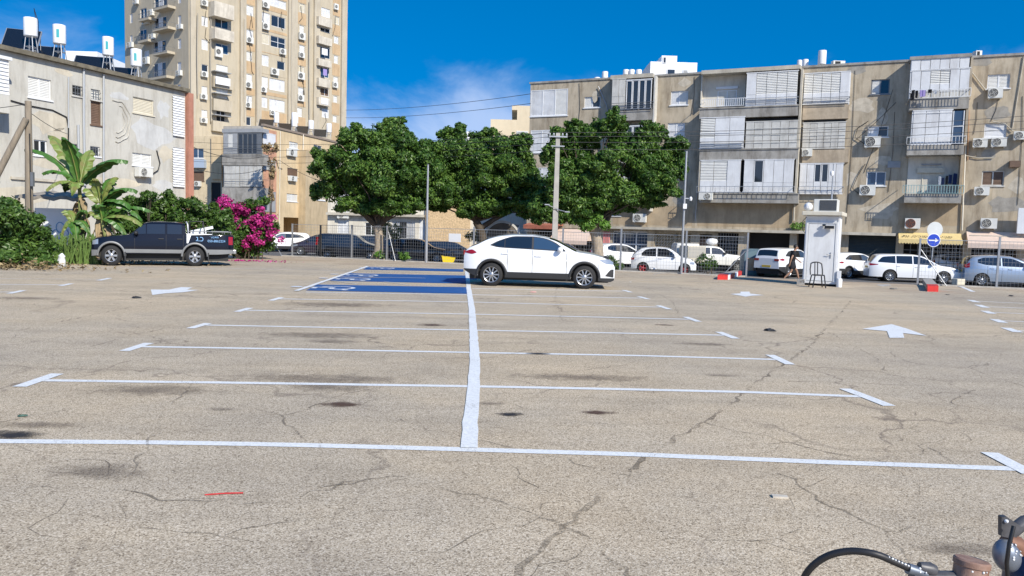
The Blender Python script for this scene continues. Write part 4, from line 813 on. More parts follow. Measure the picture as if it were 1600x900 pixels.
# orange render panels between the windows
mb = MB()
def zrows(u0, u1, wl):
    x0 = TW.L(u0, 100)[0]+.02; x1 = TW.L(u1, 100)[0]-.02; last = ztw-.5
    for v0, v1 in wl:
        zt_ = TW.L((u0+u1)/2, v0)[1]; zb_ = TW.L((u0+u1)/2, v1)[1]; mb.box(x0, x1, -.03, -.002, zt_+.12, last); last = zb_-.12
    mb.box(x0, x1, -.03, -.002, 5, last)
zrows(383, 398, ((9, 24), (47, 67), (81, 95), (116, 137), (150, 167), (183, 196))); zrows(408, 448, ((-2, 10), (20, 46), (53, 84), (86, 117), (120, 144), (152, 174))); zrows(519, 531, ((26, 38), (57, 68), (87, 99), (120, 138), (150, 160), (181, 191))); zrows(464, 478, ((6, 19), (40, 62), (71, 90), (104, 123), (137, 157), (168, 182)))
TW.put(mb, 'render_panel', TOWB)
for (a, m__) in (((337, 121, 360, 133), WHTC), ((503, 76, 512, 86), WHTC), ((502, 153, 513, 163), WHTC), ((505, 108, 511, 118), LILC), ((456, 182, 466, 192), WHTC)): TW.band(a, .85, 'hanging_sheet', m__, thick=.03)
for v0, v1 in ((18, 27), (50, 60), (112, 121), (146, 155), (180, 189)): TW.band((336, v0, 362, v0+1.2), .9, 'balcony_lintel', GREYSH, back=-.003)
for u, v0, v1 in ((330, 0, 190), (402, 0, 190), (456, 0, 195), (484, 0, 200), (382, 30, 190), (309, 20, 150)): TW.pipe([(u, v0), (u-1, (v0+v1)/2), (u, v1)], .34, .06, mat('tower_pipe', (.40, .36, .29), .8))
for i in range(16):
    u, v = random.choice((316, 322, 388, 392, 412, 440, 470, 474, 524, 508)), random.uniform(5, 185); TW.pipe([(u, v), (u+random.uniform(-3, 3), v+random.uniform(8, 22)), (u+random.uniform(-6, 6), v+random.uniform(22, 30))], .08, .03, BLACK, 'wall_cable')
for a in ((315, 112, 325, 120), (314, 147, 324, 155), (314, 184, 324, 192), (315, 0, 325, 9), (337, 73, 348, 89), (385, 58, 396, 67), (384, 128, 394, 137), (384, 160, 393, 168), (411, 36, 421, 46), (438, 76, 447, 85), (424, 107, 436, 117), (408, 136, 417, 144), (468, 51, 477, 62), (468, 82, 476, 90), (466, 113, 476, 124), (466, 148, 475, 158), (523, 6, 529, 15), (521, 128, 528, 137), (411, 3, 421, 12), (423, 172, 430, 180)): TW.ac(a)
for a in ((335, 5, 366, 28), (336, 46, 366, 63)): TW.band(a, 1.3, 'balcony', mat('pale_balcony', (.60, .55, .46), .85, var=.25, scale=1, streak=.5), back=-.003)
for a in ((334, 121, 364, 138), (334, 156, 363, 174), (333, 190, 362, 206)): TW.band(a, .5, 'balcony', TOWL, back=-.003)
for a in ((498, 28, 519, 41), (498, 58, 519, 70), (498, 93, 518, 104), (498, 123, 516, 136), (498, 153, 516, 165)): TW.band(a, .8, 'balcony', mat('pale_balcony', (1, 1, 1)), back=-.003)
# left side of the tower
T2 = Facade('', '', '', 296, 92, R(126), parent=TW.root); 
for a in ((203, 21, 207, 36), (203, 55, 207, 68), (278, 24, 283, 39), (278, 61, 283, 76), (277, 97, 283, 111), (241, -4, 261, 11), (241, 27, 260, 45), (240, 64, 259, 81), (240, 98, 259, 119), (219, 13, 229, 28), (218, 46, 229, 62), (225, 79, 233, 92), (278, -8, 283, 5), (277, 132, 282, 146)):
    T2.window(a, 3 if a[2]-a[0] > 15 else (2 if a[2]-a[0] > 8 else 1), ['glass', 'white', 'glass'] if a[2]-a[0] > 15 else (['glass', 'blue'] if a[2]-a[0] > 8 else 'white'), sill=False)
T2.holes = [h for h in T2.holes]
T2.wall(-14.6, 0, -.7, ztw, 1, TOWR, shell='')
for a in ((239, 10, 262, 14), (238, 43, 262, 47), (238, 81, 261, 85), (237, 119, 260, 123), (216, 28, 232, 32), (215, 62, 231, 66)): T2.band(a, 1.0, 'balcony', TOWL, back=-.003)
for a in ((239, 2, 262, 10), (238, 36, 262, 44), (238, 74, 261, 82), (237, 110, 260, 119), (216, 20, 232, 28), (215, 54, 231, 62)): T2.rail(a, 1.0, IRON, step=.35)
for a in ((276, 38, 283, 45), (275, 110, 282, 118), (231, 15, 238, 24), (222, 28, 231, 37), (232, 53, 240, 61), (198, 66, 206, 74), (223, 89, 231, 100), (208, -2, 214, 6)): T2.ac(a)

# ---------------------------------------------------------------- white block on the left
Q = Facade('apartment_block', 'off white block with water tanks on its roof, at the left edge behind the bananas', 'apartment building', 60, 36.5, R(21.8))
qw = Q.window
qw((44, 122, 80, 154), 2, 'slat', bars=False); qw((113, 134, 129, 150), 1, 'dark', SHUT2, bars=True); qw((142, 140, 157, 156), 1, 'slat', SHUT2, bars=True); qw((142, 158, 158, 195), 1, 'brown', BROWN); qw((208, 154, 240, 178), 1, 'cream', CREAM)
qw((53, 219, 74, 243), 2, ['dark', 'glass'], WHITE); qw((112, 225, 123, 240), 1, 'glass', WHITE, bars=True); qw((141, 229, 156, 244), 1, 'glass', WHITE, bars=True); qw((207, 240, 237, 259), 2, 'slat', WHITE); qw((20, 330, 60, 380), 2, 'glass', WHITE)
x0 = Q.L(-110, 150)[0]; x1 = Q.L(289.5, 200)[0]; zt = Q.L(140, 110)[1]; Q.wall(x0, x1, -.7, zt, 9, LEFTW)
mb = MB(); mb.box(x0, x1+.1, -.28, .3, zt+.003, zt+.20); Q.put(mb, 'roof_edge', ROOFE)
mb = MB(); xa = Q.L(14, 120, .9)[0]; za = Q.L(5, 147, .9)[1]; zb = Q.L(5, 93, .9)[1]; mb.box(x0+.2, xa, -.9, -.003, Q.L(5, 176, .9)[1], za-.01); Q.put(mb, 'balcony', LEFTW)
mb = MB(); n = 9
for i in range(n): z0_ = za+(zb-za)*i/n; z1_ = za+(zb-za)*(i+1)/n; mb.poly([(x0+.2, -.9, z0_), (xa, -.9, z0_), (xa, -.84, z1_-.02), (x0+.2, -.84, z1_-.02)]); mb.poly([(x0+.2, -.84, z1_-.02), (xa, -.84, z1_-.02), (xa, -.9, z1_), (x0+.2, -.9, z1_)])
mb.poly([(xa, -.9, za), (xa, -.003, za), (xa, -.003, zb), (xa, -.9, zb)]); mb.box(x0+.2, xa+.1, -1.0, -.003, zb+.01, zb+.15); Q.put(mb, 'balcony_louvre', WHITE)
mb = MB(); za = Q.L(5, 260, .9)[1]; zb = Q.L(5, 182, .9)[1]
n = 14
for i in range(n): z0_ = za+(zb-za)*i/n; z1_ = za+(zb-za)*(i+1)/n; mb.poly([(x0+.2, -.8, z0_), (xa-.4, -.8, z0_), (xa-.4, -.76, z1_-.02), (x0+.2, -.76, z1_-.02)]); mb.poly([(x0+.2, -.76, z1_-.02), (xa-.4, -.76, z1_-.02), (xa-.4, -.8, z1_), (x0+.2, -.8, z1_)])
Q.put(mb, 'balcony_louvre', CREAM)
for v0, v1 in ((150, 213), (231, 292)):
    za = Q.L(280, v1, .12)[1]; zb = Q.L(280, v0, .12)[1]; xs, xe = Q.L(271, (v0+v1)/2, .12)[0], Q.L(289, (v0+v1)/2, .12)[0]; mb = MB(); n = 16
    for i in range(n): z0_ = za+(zb-za)*i/n; z1_ = za+(zb-za)*(i+1)/n; mb.poly([(xs, -.12, z0_), (xe, -.12, z0_), (xe, -.06, z1_-.03), (xs, -.06, z1_-.03)]); mb.poly([(xs, -.06, z1_-.03), (xe, -.06, z1_-.03), (xe, -.12, z1_), (xs, -.12, z1_)])
    Q.put(mb, 'louvre_screen', WHITE)
xs = Q.L(290, 220)[0]; xe = Q.L(297.5, 220)[0]; mb = MB(); mb.box(xs, xe, -.25, 1, -.7, Q.L(294, 146)[1]); Q.put(mb, 'corner_column', mat('salmon_paint', (.46, .21, .145), .8, var=.2, streak=.4))
mb = MB(); z_ = Q.L(60, 281)[1]; mb.box(Q.L(16, 280)[0], Q.L(104, 285)[0], -.10, -.002, z_-.06, z_+.06); Q.put(mb, 'ledge', LEDGE)
Q.ac((216, 262, 238, 276))
for p_, r_ in (([(131, 103), (131, 200), (133, 290)], .06), ([(162, 116), (162, 200), (162, 290)], .05), ([(122, 195), (124, 290)], .06), ([(107, 120), (107, 200)], .03)): Q.pipe(p_, .08, r_, mat('grey_pipe', (.38, .40, .42), .6))
Q.pipe([(17, 157), (45, 165), (82, 172), (104, 183), (107, 200), (106, 285)], .04, .03, BLACK, 'cable'); Q.pipe([(245, 235), (250, 255), (247, 266), (238, 272)], .06, .03, BLACK, 'ac_hose')
random.seed(5)
for (u, v, r1, r2, k) in ((75, 192, 1.0, .55, 0), (92, 258, 1.3, .4, 0), (235, 208, 1.7, .8, 1), (255, 172, .5, .5, 1), (185, 285, 1.6, .25, 0), (92, 215, .6, .5, 0), (258, 290, .9, .3, 1), (30, 310, 1.3, .6, 0), (98, 112, .6, .2, 0), (185, 150, .6, .2, 1), (258, 240, .5, .5, 0)):
    x, z = Q.L(u, v); n = 13; mb = MB(); mb.prism([(x+r1*math.cos(6.283*i/n)*random.uniform(.6, 1.2), z+r2*math.sin(6.283*i/n)*random.uniform(.6, 1.2)) for i in range(n)], .004, Matrix.Rotation(R(90), 4, 'X')); Q.put(mb, 'plaster_patch', mat('cream_patch', (.56, .51, .41), .9, var=.25, scale=1, streak=.4) if k == 0 else mat('pale_grey_patch', (.55, .555, .545), .9, var=.2, scale=1, streak=.4))
# raised round plaster relief
mb = MB(); cx, cz = Q.L(183, 189); hz = Q.L(183, 157)[1]-cz; 
wx = (Q.L(204, 189)[0]-cx)
for k in range(3):
    q_ = 1-.22*k; mb.tube([(cx+wx*q_*math.cos(a)*(1+.06*math.sin(5*a+k)), -.02, cz+hz*q_*math.sin(a)*(1+.05*math.sin(7*a))) for a in [R(-100+i*10) for i in range(22-3*k)]], .034-.006*k, 6)
Q.put(mb, 'plaster_relief', LEFTW)
heater(48, 28, 57, roofD(Q, 48, 80, .7), 19, 'first white water tank from the left, with red writing, on the white block roof', panel=(1.5, 1.9, -.9, .8, 20, 40, .9), badge=False, legs=.9)
heater(93, 39, 69, roofD(Q, 93, 88, .9), 18, 'second white water tank with a teal badge, beside a steep black collector', panel=(1.4, 1.6, -.7, -.1, 15, 42, .1), legs=.7)
heater(169, 58, 87, roofD(Q, 169, 108, 1.0), 16, 'third white water tank on the white block roof, right of the white roof hut', panel=(1.8, 1.8, -.8, -.1, 15, 42, .1), legs=.7)
heater(213, 77, 104, roofD(Q, 213, 124, 1.0), 16, 'rightmost white water tank with a badge, against the tower', panel=(2.2, 1.6, -1.3, .1, 15, 42, .2), legs=.7)
slab_house('roof_hut', 'low white hut on the roof between the second and third water tanks', 'hut', [(102, 80, 152, 106)], roofD(Q, 130, 100, 3.2), WP, 3, None)
t_ = [o for o in C.objects if o.name == 'roof_hut'][0]
# ================================================================ VEHICLES
def pchip(pts):
    X = [p[0] for p in pts]; Y_ = [p[1] for p in pts]; n = len(X); h = [X[i+1]-X[i] for i in range(n-1)]; dl = [(Y_[i+1]-Y_[i])/h[i] for i in range(n-1)]
    m = [dl[0]]+[0 if dl[i-1]*dl[i] <= 0 else 2*dl[i-1]*dl[i]/(dl[i-1]+dl[i]) for i in range(1, n-1)]+[dl[-1]]
    def f(x):
        if x <= X[0]: return Y_[0]
        if x >= X[-1]: return Y_[-1]
        i = 0
        while x > X[i+1]: i += 1
        t = (x-X[i])/h[i]; return Y_[i]*(2*t**3-3*t*t+1)+h[i]*m[i]*(t**3-2*t*t+t)+Y_[i+1]*(3*t*t-2*t**3)+h[i]*m[i+1]*(t**3-t*t)
    return f
def paint(name, col, metal=0., rough=.28, coat=.9): return mat(name, col, rough, metal, coat=coat)
TYRE = mat('tyre', (.016, .016, .017), .8); RIM = mat('alloy', (.5, .51, .52), .3, .85); RIMD = mat('dark_well', (.02, .02, .02), .7); PLAS = mat('black_plastic', (.022, .023, .025), .55)
CGLASS = mat('car_glass', (.012, .015, .02), .04, spec=.9, coat=.5); TAIL = mat('red_lens', (.28, .006, .01), .15, coat=.6); HEAD = mat('clear_lens', (.30, .34, .40), .1, .3, coat=.8); PLATE = mat('yellow_plate', (.62, .42, .05), .5)
def wheel(par, x, y, r, spokes=10, rimmat=None, w=.21, rr=.68):
    s = 1 if y > 0 else -1; M = Matrix.Translation((x, y, r)) @ Matrix.Rotation(R(-90*s), 4, 'X')
    mb = MB(); mb.lathe([(r*rr, -.0), (r*.93, -.005), (r, -.035), (r, -w+.03), (r*.93, -w), (r*.6, -w)], M, 28, True, False); o = mb.build('wheel', TYRE, par)
    g = MB(); g.lathe([(r*rr, -.01), (r*rr*.97, -.05), (r*rr*.9, -.10), (.001, -.10)], M, 24, True, False); g.build('brake_well', RIMD, o)
    g = MB(); g.lathe([(r*rr*1.01, -.004), (r*rr*.93, -.012), (r*rr*.90, -.035)], M, 28, True, False)
    for i in range(spokes):
        a = 2*math.pi*i/spokes; Mi = M @ Matrix.Rotation(a, 4, 'Z'); ww = r*.10 if spokes > 6 else r*.17
        p = [(r*.12, -ww*.5), (r*rr*.95, -ww*(.55 if spokes > 6 else .62)), (r*rr*.95, ww*(.55 if spokes > 6 else .62)), (r*.12, ww*.5)]
        g.prism(p, .02, Mi @ Matrix.Translation((0, 0, -.045)))
    g.lathe([(r*.2, -.06), (r*.2, -.025), (r*.16, -.012), (.001, -.012)], M, 14, True, False); g.build('rim', rimmat or RIM, o)
    return o
def make_car(name, label, cat, sp, body):
    L_, W_ = sp['L'], sp['W']; hL = L_/2; top = pchip(sp['top']); belt = pchip(sp['belt']); xr, xf = sp['axles']; r = sp['r']; Ra = r+sp.get('gap', .075); sill = sp.get('sill', .26); tum = sp.get('tum', .42); endk = sp.get('endk', .80)
    t = thing(name, (0, 0, 0), 0, label, cat)
    def plan(x):
        s = abs(x)/hL; return 1-(1-endk)*s**sp.get('pexp', 7)
    def botm(x):
        b = pchip(sp['bot'])(x) if 'bot' in sp else sill
        for xa in (xr, xf):
            if abs(x-xa) < Ra: b = max(b, r+math.sqrt(Ra*Ra-(x-xa)**2))
        return min(b, belt(x)-.03)
    def yside(x, z):
        wb = W_/2*plan(x); zb = belt(x)
        if z <= zb:
            q = max(0, min(1, (z-.2)/(zb-.2))); cz = sp.get('crease', (9, 0)); return - cz[1]*max(0, 1-abs(z-cz[0])/.16)*(1 if abs(x) < hL*.78 else 0) + wb*(.945+.055*math.sin(math.pi*min(1, .12+q*.75))) - .02*max(0, q-.8)/.2
        return wb*(.945+.055*math.sin(math.pi*.87)) - .02 - (z-zb)*tum
    def zedge(x): return max(belt(x)+.005, top(x)-sp.get('crown', .055))
    def ztop(x, f):                       # f = y / y at roof edge
        e = zedge(x); return e+(max(top(x), e+.004)-e)*(1-abs(f)**2.4)
    xs = set()
    n = 54
    for i in range(n+1): xs.add(round(-hL+L_*i/n, 4))
    for xa in (xr, xf):
        for k in range(15): xs.add(round(xa-Ra*math.cos(math.pi*k/14), 4))
        xs.add(round(xa-Ra-.004, 4)); xs.add(round(xa+Ra+.004, 4))
    for e in (.01, .03, .06, .1, .15): xs.add(round(hL-e, 4)); xs.add(round(-hL+e, 4))
    for p in sp['top']: xs.add(round(p[0], 4))
    xs = sorted(x for x in xs if -hL <= x <= hL); rows = []
    for x in xs:
        b, zb, ze = botm(x), belt(x), zedge(x); half = [(yside(x, b+(zb-b)*i/14), b+(zb-b)*i/14) for i in range(15)]+[(yside(x, zb+(ze-zb)*i/5), zb+(ze-zb)*i/5) for i in range(1, 6)]
        ye = half[-1][0]; half += [(ye*f, ztop(x, f)) for f in (.93, .82, .62, .35, 0)]
        rows.append([(x, y, z) for y, z in half]+[(x, -y, z) for y, z in half[-2::-1]])
    mb = MB(); mb.quadgrid(rows, True, flip=False); mb.poly(rows[0][::-1], True); mb.poly(rows[-1], True)
    bo = mb.build('body', body, t)
    u = MB(); u.box(-hL+.18, hL-.18, -W_/2+.25, W_/2-.25, .19, min(.95, belt(0)-.1)); u.build('underbody', RIMD, t)
    def spatch(nm, m, x0, x1, lo, up, off=.006, par=t, sides=(1, -1), nx=16, nz=5, **kw):
        for s in sides:
            g = MB(); rr = []
            for i in range(nx+1):
                x = x0+(x1-x0)*i/nx; a, b = lo(x), up(x); b = max(b, a+.001); rr.append([(x, s*(yside(x, a+(b-a)*j/nz)+off), a+(b-a)*j/nz) for j in range(nz+1)])
            g.quadgrid(rr, True); o = g.build(nm, m, par)
        return o
    def tpatch(nm, m, x0, x1, fw=.9, off=.008, n=10):
        g = MB(); rr = []
        for i in range(n+1):
            x = x0+(x1-x0)*i/n; e = .01; sl = (top(x+e)-top(x-e))/(2*e); nn = math.hypot(1, sl); ye = yside(x, zedge(x)); rr.append([(x-sl/nn*off, ye*f*fw, ztop(x, f*fw)+off/nn) for f in (-1, -.8, -.5, 0, .5, .8, 1)])
        g.quadgrid(rr, True); return g.build(nm, m, t)
    for wn in sp['windows']: lo = pchip(wn['lo']); up = pchip(wn['up']); spatch('side_window', wn.get('m', CGLASS), wn['lo'][0][0], wn['lo'][-1][0], lo, up)
    if 'trim' in sp: tr = sp['trim']; spatch('window_trim', sp.get('trimm', PLAS), tr['lo'][0][0], tr['lo'][-1][0], pchip(tr['lo']), pchip(tr['up']), off=.003, nx=24)
    for a in sp.get('ws', ()): tpatch('windscreen', CGLASS, *a)
    for a in sp.get('rw', ()): tpatch('rear_window', CGLASS, *a)
    if 'clad' in sp:
        zc = sp['clad']; cm_ = sp.get('cladm', PLAS)
        spatch('sill_trim', cm_, xr+Ra, xf-Ra, lambda x: sp.get('cladlo', sill-.03), lambda x: zc, .012, nx=8)
        spatch('rear_bumper_trim', cm_, -hL+.005, xr-Ra, lambda x: botm(x)-.02, lambda x: sp.get('cladr', zc), .012, nx=8); spatch('front_bumper_trim', cm_, xf+Ra, hL-.005, lambda x: botm(x)-.02, lambda x: sp.get('cladf', zc*.8), .012, nx=8)
        wd = sp.get('archw', .055)
        for xa in (xr, xf):
            for s in (1, -1):
                g = MB(); rr = []
                for k in range(25):
                    a = math.pi*(k/24); rr.append([(xa-math.cos(a)*q, s*(yside(xa-math.cos(a)*q, r+math.sin(a)*q)+o_), r+math.sin(a)*q) for q, o_ in ((Ra-.01, -.05), (Ra-.006, .02), (Ra+wd, .02), (Ra+wd+.006, 0))])
                g.quadgrid(rr, True); g.build('wheel_arch_trim', cm_, t)
    for xa in (xr, xf):
        for s in (1, -1): wheel(t, xa, s*(W_/2-.015), r, sp.get('spokes', 10), sp.get('rim'), rr=sp.get('rr', .68))
    for x in sp.get('seams', ()): spatch('door_gap', RIMD, x-.006, x+.006, lambda q: sill+.02, lambda q: belt(q)-.01, .002, nx=1, nz=8)
    for x, z in sp.get('handles', ()):
        for s in (1, -1):
            g = MB(); y = yside(x, z); g.box(x-.10, x+.10, min(s*(y-.01), s*(y+.035)), max(s*(y-.01), s*(y+.035)), z-.016, z+.016); bevel(g.build('door_handle', sp.get('handlem', body), t), .01)
    if 'mirror' in sp:
        x, z = sp['mirror']
        for s in (1, -1):
            y = yside(x, z); g = MB(); M = Matrix.Translation((x, s*(y+.13), z+.04)) @ Matrix.Diagonal((.085, .12, .08, 1)); g.lathe([(math.sin(a), -math.cos(a)) for a in [R(6+i*21) for i in range(9)]], M, 12); g.tube([(x+.02, s*(y-.02), z-.02), (x, s*(y+.08), z)], .025, 6); g.build('mirror', sp.get('mirrorm', body), t)
    def cornerpatch(nm, m, x0, x1, lo, up, off=.008): return spatch(nm, m, x0, x1, (lambda x: lo(x)) if callable(lo) else pchip(lo), (lambda x: up(x)) if callable(up) else pchip(up), off, nx=8, nz=4)
    if 'tail' in sp: a = sp['tail']; cornerpatch('tail_light', TAIL, a[0][0][0], a[0][-1][0], a[0], a[1])
    if 'head' in sp: a = sp['head']; cornerpatch('headlight', HEAD, a[0][0][0], a[0][-1][0], a[0], a[1])
    if 'intake' in sp: a = sp['intake']; cornerpatch('air_intake', PLAS, a[0][0][0], a[0][-1][0], a[0], a[1], .012)
    # ends: plate, grille, rear lamps
    zt0 = belt(-hL); g = MB(); g.box(-hL-.014, -hL-.001, -.26, .26, sp.get('plz', .72)-.055, sp.get('plz', .72)+.055); g.build('number_plate', PLATE, t)
    g = MB(); g.box(hL+.001, hL+.014, -.26, .26, .42, .52); g.build('number_plate', PLATE, t)
    g = MB(); g.box(hL-.03, hL+.008, -.42, .42, .56, .74); g.build('grille', PLAS, t)
    if sp.get('rearbox', True):
        for s in (1, -1): g = MB(); z_ = sp.get('rlz', .92); y_ = W_/2*endk; g.box(-hL-.010, -hL+.02, min(s*y_*.62, s*y_*.98), max(s*y_*.62, s*y_*.98), z_-.07, z_+.06); g.build('tail_light', TAIL, t)
    if sp.get('rearglass'):
        z0, z1, f = sp['rearglass']; g = MB(); g.poly([(-hL-.006, -W_/2*f, z0), (-hL-.006, W_/2*f, z0), (-hL-.006, W_/2*f*.86, z1), (-hL-.006, -W_/2*f*.86, z1)]); g.build('rear_window', CGLASS, t)
    t['_half'] = hL
    return t
def put_car(t, u, D, heading, z=None):
    """heading: degrees to the left of image-right (0 = faces right across the view)"""
    p = xyD(u, D); t.location = (p.x, p.y, gz(p.x, p.y) if z is None else z); t.rotation_euler = (0, 0, R(heading)-YAW); return t
WPAINT = paint('white_car_paint', (.78, .79, .80)); BPAINT = paint('black_car_paint', (.010, .012, .018)); SPAINT = paint('silver_blue_car_paint', (.36, .43, .52), .5, .3); GPAINT = paint('dark_grey_car_paint', (.045, .048, .055), .4); NPAINT = paint('dark_navy_car_paint', (.012, .016, .03)); DPAINT = paint('pickup_dark_blue_paint', (.006, .008, .016), rough=.10, coat=.0); DPAINT.node_tree.nodes['Principled BSDF'].inputs['Specular IOR Level'].default_value = .35; CRPAINT = paint('cream_white_paint', (.72, .71, .66), rough=.4)
SUV = dict(crease=(.66, .030), L=4.5, W=1.85, axles=(-1.40, 1.36), r=.345, gap=.06, sill=.30, tum=.40, endk=.80, pexp=9, crown=.05,
  top=[(-2.25, 1.00), (-2.15, 1.12), (-2.08, 1.17), (-1.85, 1.27), (-1.55, 1.42), (-1.2, 1.52), (-.7, 1.57), (-.3, 1.57), (.13, 1.52), (.47, 1.43), (.80, 1.27), (1.13, 1.12), (1.5, 1.07), (1.9, .97), (2.12, .88), (2.2, .80), (2.25, .70)],
  belt=[(-2.25, .98), (-2.1, 1.06), (-1.4, 1.12), (-.6, 1.13), (.2, 1.09), (1.1, 1.03), (1.9, .92), (2.15, .78), (2.25, .66)],
  bot=[(-2.25, .50), (-2.1, .40), (-1.8, .30), (-.9, .27), (1.7, .27), (2.1, .24), (2.25, .30)],
  windows=[dict(lo=[(-1.38, 1.225), (-1.2, 1.18), (-1.03, 1.165)], up=[(-1.38, 1.235), (-1.2, 1.335), (-1.03, 1.415)]),
           dict(lo=[(-1.01, 1.162), (-.5, 1.15), (-.22, 1.148)], up=[(-1.01, 1.42), (-.7, 1.478), (-.22, 1.487)]),
           dict(lo=[(-.16, 1.145), (.3, 1.125), (.72, 1.10)], up=[(-.16, 1.487), (.1, 1.455), (.42, 1.345), (.72, 1.13)], m=BGLASS)],
  trim=dict(lo=[(-1.46, 1.21), (-1.2, 1.155), (-.5, 1.13), (.78, 1.085)], up=[(-1.46, 1.225), (-1.2, 1.36), (-.7, 1.50), (-.2, 1.507), (.12, 1.47), (.45, 1.36), (.78, 1.115)]),
  ws=[(.30, 1.10, .93)], rw=[(-2.06, -1.55, .86)], clad=.44, cladr=.50, cladf=.34, archw=.065, seams=(-.93, -.19, .82), handles=((-1.02, .98), (-.02, .93)), mirror=(.62, 1.10), spokes=10,
  tail=([(-2.24, .98), (-2.0, .94), (-1.86, .98)], [(-2.24, 1.0), (-2.0, 1.07), (-1.86, 1.0)]), head=([(1.80, .86), (2.0, .76), (2.2, .74)], [(1.80, .87), (2.0, .895), (2.2, .82)]), intake=([(1.98, .40), (2.22, .36)], [(1.98, .42), (2.16, .60), (2.22, .60)]), plz=.62, rlz=.98)
main = make_car('parked_suv', 'white coupe style SUV parked alone across the middle line beside the blue bays', 'SUV', SUV, WPAINT)
pr, pf = gxy(768, 447), gxy(913.5, 451.8); hd = (pf-pr).normalized(); perp = Vector((-hd.y, hd.x, 0)); print('wheelbase m', (pf-pr).length)
mid = (pr+pf)/2 + perp*(SUV['W']/2-.02); main.rotation_euler = (0, 0, math.atan2(hd.y, hd.x)); main.location = mid; sc_ = (pf-pr).length/2.76; main.scale = (sc_,)*3
PK = dict(L=5.08, W=1.84, axles=(-1.10, 1.86), r=.36, gap=.085, sill=.42, tum=.34, endk=.86, pexp=12, crown=.05,
  top=[(-2.54, 1.17), (-2.50, 1.20), (-.78, 1.20), (-.74, 1.56), (-.66, 1.60), (-.1, 1.63), (.45, 1.62), (.72, 1.56), (1.0, 1.34), (1.26, 1.15), (1.8, 1.09), (2.3, 1.03), (2.45, .96), (2.54, .82)],
  belt=[(-2.54, 1.14), (-.8, 1.15), (.5, 1.13), (1.26, 1.09), (2.2, .98), (2.45, .90), (2.54, .78)], bot=[(-2.54, .50), (-1.9, .46), (2.0, .42), (2.54, .36)],
  windows=[dict(lo=[(-.02, 1.16), (.62, 1.15)], up=[(-.02, 1.51), (.62, 1.50)]) , dict(lo=[(.66, 1.15), (1.12, 1.13)], up=[(.66, 1.495), (.78, 1.45), (1.12, 1.17)]), dict(lo=[(-.62, 1.16), (-.10, 1.16)], up=[(-.62, 1.50), (-.10, 1.51)])],
  ws=[(.74, 1.24, .9)], clad=.60, cladr=.62, cladf=.56, cladm=mat('silver_trim', (.23, .235, .235), .5, .3, var=.1), archw=.06, cladlo=.47, seams=(-.68, -.06, 1.05), handles=((-.55, .98), (.12, .98)), handlem=PLAS, mirror=(1.0, 1.14), mirrorm=PLAS, spokes=6, rr=.6,
  tail=([(-2.52, .80), (-2.36, .80)], [(-2.52, 1.10), (-2.36, 1.10)]), head=([(2.3, .76), (2.5, .74)], [(2.3, .94), (2.5, .88)]), plz=.64, rearbox=False)
pk = make_car('pickup_truck', 'dark blue double cab pickup with silver wheel arches and loaded bed, parked by the hedge', 'pickup truck', PK, DPAINT)
g = MB()                                     # roll bar, bed rails, load and bumper
for y in (-.78, .78): g.tube([(-.86, y, 1.18), (-.84, y, 1.52), (-.80, y*.9, 1.60)], .035, 8)
g.tube([(-.80, -.70, 1.60), (-.80, .70, 1.60)], .035, 8); g.build('roll_bar', GALV, pk)
g = MB()
for y in (-.74, .74): g.tube([(-.92, y, 1.2), (-.92, y, 1.64), (-1.42, y, 1.64), (-1.46, y, 1.2)], .028, 6)
for x in (-.92, -1.17, -1.42): g.tube([(x, -.74, 1.64), (x, .74, 1.64)], .028, 6)
g.build('rear_rack', BLACK, pk)
g = MB()
for y in (-.84, .84):
    g.tube([(-.9, y, 1.27), (-2.46, y, 1.27)], .018, 6)
    for x in (-1.3, -1.75, -2.2, -2.44): g.tube([(x, y, 1.19), (x, y, 1.27)], .014, 5)
g.tube([(-2.46, -.84, 1.27), (-2.46, .84, 1.27)], .018, 6); g.build('bed_rail', IRON, pk)
for s in (-1, 1):
    g = MB(); g.quadgrid([[(-.84-.9*k/8, s*.935, 1.19-.0*k) for k in range(9)], [(-.84-.9*k/8, s*.938, 1.13+.04*(k/8)) for k in range(9)]], True); g.quadgrid([[(-.80, s*.932, 1.19), (-.98, s*.936, 1.17)], [(-.80, s*.936, .84), (-.86, s*.938, .84)]], False); g.build('white_stripe', MPAINT, pk)
load = MB(); M = Matrix.Translation((-1.25, -.3, 1.33)) @ Matrix.Rotation(R(14), 4, 'Y'); load.cbox((0, 0, 0), (.85, .6, .10), M); load.cbox((.1, .1, -.1), (.5, .5, .12), M)
g = MB(); g.box(-2.66, -2.53, -.8, .8, .46, .62); bevel(g.build('rear_bumper', mat('chrome_bumper', (.45, .45, .44), .35, .7, var=.2), pk), .03)
g = MB()
for s in (-1, 1): g.box(-1.62, -1.58, s*.86-.10, s*.86+.10, .18, .5); g.box(1.36, 1.40, s*.86-.10, s*.86+.10, .18, .5)
g.build('mud_flap', PLAS, pk); g = MB(); g.box(-2.56, -2.535, -.7, .7, .68, 1.12); tg = g.build('tailgate', DPAINT, pk)
SIGNB = mat('pale_blue_lettering', (.22, .42, .68), .5)
